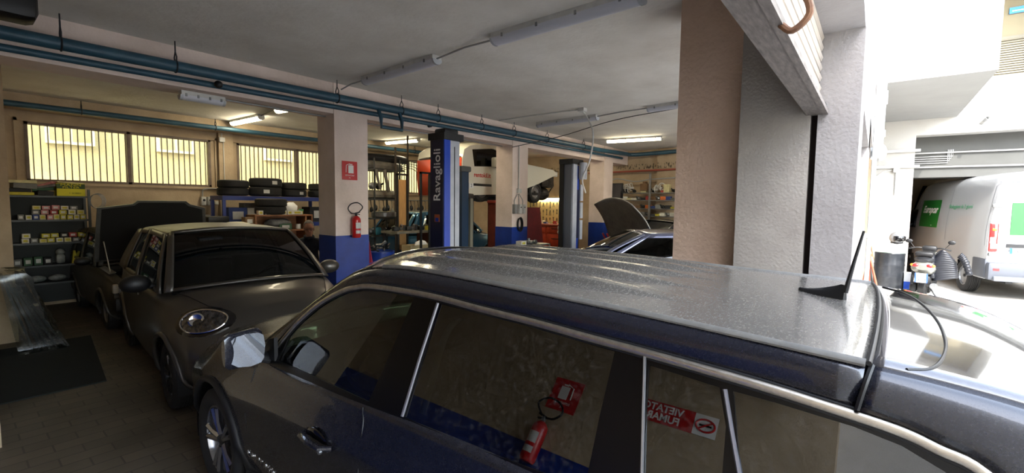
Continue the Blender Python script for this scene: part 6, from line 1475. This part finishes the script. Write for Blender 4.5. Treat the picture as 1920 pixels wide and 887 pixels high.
# ------------------------------------------------------------------ outside: van
RV = radians(13); v0 = V((14.15, -1.92, 0))          # rear left corner on the ground, heading into the carport
dv = V((cos(RV), sin(RV), 0)); sv = V((sin(RV), -cos(RV), 0))      # forward, towards its right side
vn = thing('panel_van', 'large white van with green hire logo panels backed out of the carport', 'van', v0+sv*1.0+dv*2.7, RV)
Wv = Matrix((dv, -sv, V((0, 0, 1)))).transposed().to_4x4(); Wv.translation = v0+sv*1.02
M_bx = carpaint('van_outside_white', (172, 174, 176), .25, 0, .8); M_bg = mat('van_grey_plastic', (78, 82, 90), rough=.55)
# cross sections: half width by height
def vw(z, x): 
    k = table([(.35, 1.0), (1.2, 1.02), (1.7, .98), (2.3, .885), (2.48, .80), (2.56, .55), (2.60, 0)], z)[0]
    return k
zz_ = [.42, .6, .9, 1.2, 1.45, 1.7, 1.95, 2.15, 2.32, 2.44, 2.52, 2.57, 2.60, 2.62]
hwid = [.99, 1.01, 1.02, 1.02, 1.01, .985, .955, .93, .90, .865, .80, .68, .40, 0]
def vrow(x, zs, zt, wf=1):
    r = []
    for z, w_ in zip(zz_, hwid): zq = zs+(z-.42)/(2.62-.42)*(zt-zs); r.append((zq, w_*wf))
    return [V((x, y, z)) for z, y in r]+[V((x, -y, z)) for z, y in reversed(r[:-1])]
rows = [vrow(0.0, .42, 2.56, .985), vrow(.06, .40, 2.61, 1)]+[vrow(x, .40, 2.62, 1) for x in (.4, .8, 1.4, 2.2, 3.0, 3.6)]+[vrow(3.9, .40, 2.60, 1), vrow(4.2, .40, 2.45, .99), vrow(4.6, .40, 2.05, .98), vrow(4.95, .40, 1.62, .97), vrow(5.2, .42, 1.35, .93), vrow(5.38, .45, 1.1, .84), vrow(5.42, .5, .9, .7)]
def vkeep(p):
    return not (abs(p.y) > .5 and (hypot(p.x-1.0, p.z-.35) < .42 or hypot(p.x-4.45, p.z-.35) < .42))
q = B(); R2 = []
for a_, b_ in zip(rows, rows[1:]):
    n_ = max(1, int((b_[0].x-a_[0].x)/.12))
    for k in range(n_): R2.append([p.lerp(s, k/n_) for p, s in zip(a_, b_)])
R2.append(rows[-1])
def dense(r):
    o = []
    for p, s in zip(r, r[1:]):
        n_ = 3 if p.z < 1.3 and s.z < 1.3 else 1
        for k in range(n_): o.append(p.lerp(s, k/n_))
    return o+[r[-1]]
R2 = [dense(r) for r in R2]
q.grid(R2, Wv, vkeep); q._add(R2[0], [tuple(range(len(R2[0])))], Wv); q._add(R2[-1], [tuple(range(len(R2[-1])))], Wv); q.build('body', M_bx, vn, ang=40)
def bx(nm, c, s, m, **k): return B().box(c, s, M=Wv, **k).build(nm, m, vn)
q = B(); q.grid([[V((-.012, -1+.1*j, z)) for j in range(21)] for z in (.38, .72)], Wv); bx('rear_bumper', (-.06, 0, .58), (.16, 2.04, .36), M_bg, bev=.05); bx('bumper_step', (-.10, 0, .44), (.2, 1.9, .10), mat('step_grey', (104, 108, 116), rough=.5), bev=.03); q.b.free()
for sd in (-1, 1):
    bx('side_bumper', (.25, sd*1.0, .62), (.55, .07, .40), M_bg, bev=.03)
    lf = [(0, -.30), (.10, -.30), (.13, .28), (.04, .30), (-.02, .0)]
    q = B().box((-.012, sd*.93, 1.26), (.05, .13, .58), M=Wv, bev=.02); tl = q.build('tail_light', mat('tail_red', (180, 20, 16), rough=.15, coat=1), vn)
    B().box((-.04, sd*.945, 1.20), (.012, .09, .12), M=Wv, bev=.005).build('reversing_lens', M_white, tl); B().box((-.04, sd*.93, 1.08), (.012, .10, .10), M=Wv, bev=.005).build('indicator_lens', mat('lens_pale', (236, 200, 190), rough=.2), tl); B().box((-.04, sd*.93, 1.42), (.012, .07, .05), M=Wv, bev=.005).build('orange_lens', mat('lens_orange', (240, 130, 40), rough=.2), tl)
    for z in (.92, 1.9): bx('door_hinge', (-.03, sd*.90, z), (.06, .20, .07), M_steel, bev=.02)
    bx('door_mouldings', (-.005, sd*.55, 1.0), (.01, .4, .012), M_bg)
    q = B(); q.box((.012, sd*.99, .62), (.02, .02, .02), M=Wv); q.b.free()
    bx('reflector', (-.14, sd*.90, .62), (.012, .09, .045), M_red)
bx('door_gap', (-.012, 0, 1.5), (.012, .012, 1.7), M_dark); bx('plate_recess', (-.013, .28, 1.10), (.02, .9, .07), M_dark)
bx('number_plate', (-.02, .42, 1.00), (.012, .52, .11), M_white); bx('plate_blue_band', (-.027, .66, 1.00), (.004, .04, .11), mat('plate_blue', (20, 80, 200), rough=.4))
def rear(y, z): return Wv @ frame((-.028, y, z), (0, -1, 0), (0, 0, 1))
text('GP 700KX', .098, rear(.40, 1.0), M_black, vn, ext=.001, space=1.05)
M_green = mat('hire_green', (24, 118, 40), rough=.4); M_gtxt = mat('green_lettering', (60, 140, 96), rough=.5)
bx('green_panel', (-.012, .20, 1.64), (.012, .98, .64), M_green); bx('yellow_underline', (-.021, .12, 1.60), (.004, .42, .025), mat('underline_yellow', (240, 210, 30), rough=.5))
bx('upper_panel', (-.010, .1, 2.18), (.012, 1.5, .34), mat('pale_panel', (190, 202, 196), rough=.4)); bx('roof_moulding', (-.02, .1, 2.37), (.015, 1.6, .012), M_bg)
text('Noleggia', .23, rear(.12, 2.18), M_gtxt, vn, sx=1.1); text('Europcar', .22, rear(.10, 1.75), M_white, vn, sx=.85, bold=.008, shear=.2); text('moving', .16, rear(.16, 1.46), M_white, vn, sx=1.1, bold=.003)
text('PEUGEOT', .045, rear(.10, 1.20), M_dark, vn, space=1.6)
q = B()    # rampant lion style emblem as a few strokes
for a_, b_ in (((0, .06), (.03, -.01)), ((.0, .04), (-.06, .06)), ((.01, .01), (-.05, -.01)), ((.03, -.01), (-.02, -.08)), ((.03, -.01), (.06, -.07)), ((.03, .0), (.08, .05)), ((0, .06), (-.03, .085))): q.tube([rear(.12, 1.30) @ V((a_[0], a_[1], .003)), rear(.12, 1.30) @ V((b_[0], b_[1], .003))], .009, n=6)
q.build('emblem', M_chrome, vn)
def vside(x, z): yy = table([(.4, .99), (1.2, 1.02), (1.7, .985), (2.15, .93), (2.32, .90)], z)[0]; return Wv @ frame((x, yy+.006, z), (-1, 0, 0), (0, -.12, 1))
def spanel(nm, x0, x1, z0, z1, m):
    q = B(); q.grid([[V((x, table([(.4, .99), (1.2, 1.02), (1.45, 1.01), (1.7, .985), (1.95, .955), (2.15, .93), (2.32, .90)], z)[0]+.004, z)) for x in (x0, (x0+x1)/2, x1)] for z in [lerp(z0, z1, k/6) for k in range(7)]], Wv); q.build(nm, m, vn)
spanel('green_side_panel', 2.55, 3.75, 1.35, 2.05, M_green); text('Europcar', .26, vside(3.14, 1.80), M_white, vn, bold=.008, sx=.95, shear=.2); text('moving', .17, vside(3.14, 1.48), M_white, vn); spanel('yellow_side_line', 2.85, 3.45, 1.615, 1.645, mat('underline_yellow', (240, 210, 30)))
text('Noleggiami da 3 giorni', .13, vside(1.45, 1.88), M_gtxt, vn)
spanel('cab_window', 4.0, 4.55, 1.30, 1.80, M_gblack)
for x in (.08, 2.0, 3.82): spanel('panel_seam', x, x+.012, .62, 2.3, M_bg)
q = B().box((4.45, 1.20, 1.45), (.14, .26, .42), M=Wv, bev=.05); q.cyl((4.5, 1.0, 1.35), (4.46, 1.15, 1.4), .04, M=Wv); q.build('wing_mirror', M_black, vn)
q = B().box((4.45, -1.20, 1.45), (.14, .26, .42), M=Wv, bev=.05); q.cyl((4.5, -1.0, 1.35), (4.46, -1.15, 1.4), .04, M=Wv); q.build('wing_mirror', M_black, vn)
spanel('lower_moulding', 1.5, 3.95, .66, .86, M_bg)
q = B(); q.grid([[V((x, y*.95, z)) for y in (-.9, -.45, 0, .45, .9)] for x, z in ((4.96, 1.64), (4.62, 2.07), (4.22, 2.47))], Wv); q.build('windscreen', M_gblack, vn)
q = B(); q.cyl((1.0, -.9, .33), (1.0, .9, .33), .05, M=Wv); q.box((2.6, 0, .35), (5, .3, .12), M=Wv); q.box((2.6, .6, .38), (5, .1, .12), M=Wv); q.box((2.6, -.6, .38), (5, .1, .12), M=Wv); q.cyl((.1, -.5, .3), (1.5, -.5, .32), .05, M=Wv); q.build('chassis', M_dark, vn)
lv = wm(vn).inverted() @ Wv
for x in (1.0, 4.45):
    for sd in (-1, 1): c_ = lv @ V((x, sd*.90, .35)); wheel(vn, c_, sd, .35, .22, .21, 'steel')

# ------------------------------------------------------------------ outside: scooter, helmet, jacket, drum, poles
SX, SY = 13.0, -.86
sc = thing('scooter', 'silver grey motor scooter seen from behind beside the black drum', 'scooter', (SX, SY, 0), radians(-8))
Wc = wm(sc); M_sil = carpaint('scooter_silver', (130, 130, 122), .3, .4, .6)
wheel(sc, (0.05, 0, .25), 1, .25, .13, .15, 5); wheel(sc, (1.28, 0, .25), 1, .25, .12, .15, 5)
def ell(nm, secs, m, n=16):
    q = B(); rows = []
    for (x, z, hw, hh) in secs: rows.append([V((x, hw*cos(2*pi*k/n), z+hh*sin(2*pi*k/n))) for k in range(n)]+[V((x, hw, z))])
    q.grid(rows, Wc); q._add(rows[0][:n], [tuple(range(n))], Wc); q._add(rows[-1][:n], [tuple(range(n))], Wc); return q.build(nm, m, sc, ang=60)
ell('tail_body', [(-.30, .72, .10, .05), (-.26, .72, .17, .12), (-.12, .70, .20, .15), (.15, .66, .19, .16), (.45, .60, .17, .15), (.6, .5, .15, .12)], M_sil)
ell('front_shield', [(.78, .40, .12, .10), (.95, .60, .24, .30), (1.10, .72, .22, .30), (1.22, .80, .14, .16), (1.28, .78, .08, .1)], M_sil)
q = B(); q.box((.7, 0, .30), (.6, .34, .10), M=Wc, bev=.04); q.box((.2, 0, .42), (.55, .26, .24), M=Wc, bev=.06); q.build('floorboard', M_black, sc)
ell('seat', [(-.28, .86, .08, .03), (-.15, .87, .15, .07), (.15, .86, .17, .08), (.45, .80, .15, .07), (.62, .76, .10, .04)], mat('seat_vinyl', (24, 24, 26), rough=.55))
q = B().tube(catmull([(1.0, -.36, 1.02), (1.02, -.18, 1.06), (1.05, 0, 1.02), (1.02, .18, 1.06), (1.0, .36, 1.02)], 4), .016, M=Wc); q.cyl((1.05, 0, .8), (1.02, 0, 1.03), .05, M=Wc); q.box((1.05, 0, 1.04), (.16, .26, .14), M=Wc, bev=.05); q.build('handlebar', M_black, sc)
for sd in (-1, 1): B().ball((1.0, sd*.36, 1.20), .06, (.3, 1.1, .8), 12, M=Wc).tube([(1.01, sd*.26, 1.06), (1.0, sd*.34, 1.18)], .007, M=Wc).build('mirror', M_black, sc)
for sd in (-1, 1):
    B().ball((-.285, sd*.105, .76), .045, (.5, 1.3, .8), 14, M=Wc).build('brake_light', M_red, sc); B().ball((-.27, sd*.165, .765), .035, (.6, 1.0, .8), 12, M=Wc).build('indicator', mat('lens_orange', (240, 130, 40)), sc)
q = B().box((-.30, 0, .50), (.10, .20, .20), M=Wc, bev=.02, rot=(0, -.2, 0)); q.build('mudguard', M_black, sc)
q = B().box((-.365, 0, .51), (.008, .20, .20), M=Wc, rot=(0, -.2, 0)); q.build('number_plate', M_white, sc)
for sd in (-1, 1): B().box((-.370, sd*.09, .51), (.006, .02, .20), M=Wc, rot=(0, -.2, 0)).build('plate_blue_edge', mat('plate_blue', (20, 80, 200)), sc)
Mpl = Wc @ Matrix.Translation((-.374, 0, .51)) @ Matrix.Rotation(-.2, 4, 'Y')
text('DW', .07, Mpl @ frame((0, 0, .045), (0, -1, 0), (0, 0, 1)), M_black, sc); text('16514', .065, Mpl @ frame((0, 0, -.04), (0, -1, 0), (0, 0, 1)), M_black, sc, sx=.9)
q = B().cyl((-.35, -.20, .36), (.25, -.17, .30), .06, .05, 18, M=Wc); q.cyl((-.37, -.20, .362), (-.35, -.20, .36), .065, M=Wc); q.build('silencer', M_steel, sc)
q = B().box((.1, .14, .26), (.45, .12, .18), M=Wc, bev=.04); q.cyl((-.18, .16, .34), (-.1, .15, .75), .025, M=Wc); q.build('engine', M_dark, sc)
q = B().tube([(.4, .1, .22), (.36, .22, .02)], .015, M=Wc); q.tube([(.4, -.1, .22), (.36, -.22, .02)], .015, M=Wc); q.build('stand', M_dark, sc)
q = B().box((.0, 0, .99), (.34, .30, .10), M=Wc, bev=.04); q.build('black_bag', M_black, sc)
# helmet on the drum side of the handlebar
hpos = at(1682, 446, 'X', SX+.75)
ht = thing('helmet', 'silver and black motorcycle helmet resting on the scooter handlebar', 'helmet', hpos-V((0, 0, .15))); Mhh = Matrix.Translation(hpos) @ Matrix.Rotation(.5, 4, 'Z')
q = B().ball((0, 0, 0), .15, (1.08, .92, 1.0), 24, M=Mhh); q.build('shell', mat('helmet_silver', (150, 152, 154), (100, 102, 106), 5, .2, metal=.4, coat=1), ht); q = B(); q.grid([[V((.165*cos(b_)*cos(a_)*1.04, .142*cos(b_)*sin(a_)*1.04, .152*sin(b_))) for a_ in [pi-1.0+.2*k for k in range(11)]] for b_ in (-.45, -.2, .05, .3)], Mhh); q.build('visor', M_gblack, ht, solid=.006)
q = B().torus((0, 0, -.11), .10, .018, 'Z', 20, 8); q.b.transform(Mhh); q.build('neck_trim', M_black, ht)
# quilted jacket hung over the right handle
jp = at(1768, 482, 'X', SX+.1)
q = B(); rows = []
for i in range(57):
    u = i/56; z = 1.08-.62*u; puff = .016*abs(sin(pi*u*13)); hw = .10+.13*min(1, u*3)*(1-.30*u); y0j = jp.y+.02-.05*u
    rows.append([V((SX+.15+.10*sin(a_)*(1+puff*4)+.06*u*0, y0j-.02+(hw+puff)*cos(a_)*(1+.08*sin(3*a_+u*4)), z-.05*cos(a_)*u-.10*abs(cos(a_))**2*(1-u))) for a_ in [2*pi*k/20 for k in range(21)]])
q.grid(rows); q._add(rows[0][:20], [tuple(range(20))])
M_puff = mat('grey_blue_nylon', (24, 26, 33), (16, 18, 25), 12, .38)
jk = single(q, 'quilted_jacket', M_puff, 'dark grey blue quilted jacket draped over the scooter', 'jacket', ang=70)
for y_, l_ in ((.20, .0), (-.24, .12)):
    q = B(); pts = []; rad = []
    for i in range(37):
        u = i/36; pts.append(V((SX+.05, jp.y+y_-.05*u*(1 if y_ > 0 else 3.4), 1.0-.10*u-(.42-l_)*u*u*1.0))); rad.append(.058+.010*abs(sin(pi*u*9))-.012*u)
    q.tube(pts, rad, n=14); q.build('sleeve', M_puff, jk, ang=70)
a = at(1664, 538, 'Z', 0)
bd = drum(a.x, a.y, .30, .86, mat('black_drum_paint', (40, 44, 50), (60, 62, 66), 6, .3, coat=.3), 'black oil drum standing against the white courtyard pilaster')
q = B().cyl((a.x, a.y, .86), (a.x, a.y, .875), .28, n=30); q.build('lid', mat('grey_green_lid', (120, 140, 126), (170, 170, 160), 6, .5), bd)
q = B().box((a.x-.02, a.y-.36, .2), (.24, .14, .4)); t = single(q, 'blue_white_carton', mat('white_carton', (220, 224, 230), rough=.6), 'white and blue carton on the ground between drum and scooter', 'carton'); B().box((a.x-.145, a.y-.36, .1), (.006, .14, .18)).build('blue_panel', mat('plate_blue', (20, 80, 200)), t)
M_pole = mat('pole_wood', (176, 142, 110), (150, 118, 90), 8, .7)
for (b0, t0, lab) in (((1650, 528), (1612, 380), 'long pale wooden pole leaning at the street wall'), ((1632, 532), (1614, 425), 'shorter wooden pole leaning beside the long one')):
    pb_ = at(b0[0], b0[1], 'Z', 0.02); pt_ = at(t0[0], t0[1], 'Y', .10) if t0[0] > 9e9 else None
    d_ = ray(*t0); t_ = pb_.x/d_.x; top = CO+d_*t_
    q = B().tube([pb_, top], .02, n=10); single(q, 'wooden_pole', M_pole, lab, 'pole')
tp = thing('trestle', 'small reddish wooden trestle standing left of the black drum', 'trestle', at(1630, 540, 'Z', 0)); c_ = at(1632, 505, 'X', 12.2)
for (px_, py_) in ((1613, 530), (1652, 538), (1630, 545)):
    d_ = ray(px_, py_); g_ = CO+d_*(c_.x-.05*(px_ == 1630))/d_.x if 0 else CO+d_*(12.2/d_.x)
    g_ = V((12.2+(.3 if px_ == 1630 else 0), g_.y, 0)); top = at(1630, 478, 'X', 12.2); B().tube([V((g_.x, g_.y, 0)), top], .03, n=6, flat=.6).build('leg', mat('red_wood', (166, 96, 72), rough=.7), tp)
B().box(at(1630, 478, 'X', 12.2), (.1, .12, .06)).build('head_block', mat('red_wood', (166, 96, 72)), tp)
bp = at(1628, 530, 'X', 12.6); q = B().tube([V((12.6, bp.y, .02)), V((12.6, bp.y+.03, .9))], [.11, .03], n=10); q.cyl((12.6, bp.y+.03, .85), (12.6, bp.y+.05, 1.25), .012); single(q, 'closed_umbrella', M_black, 'closed black umbrella beside the trestle', 'umbrella')
vn.scale = (1.07, 1.07, 1.07); vn.location = v0+(sv*1.0+dv*2.7)*1.07
finish_ord()
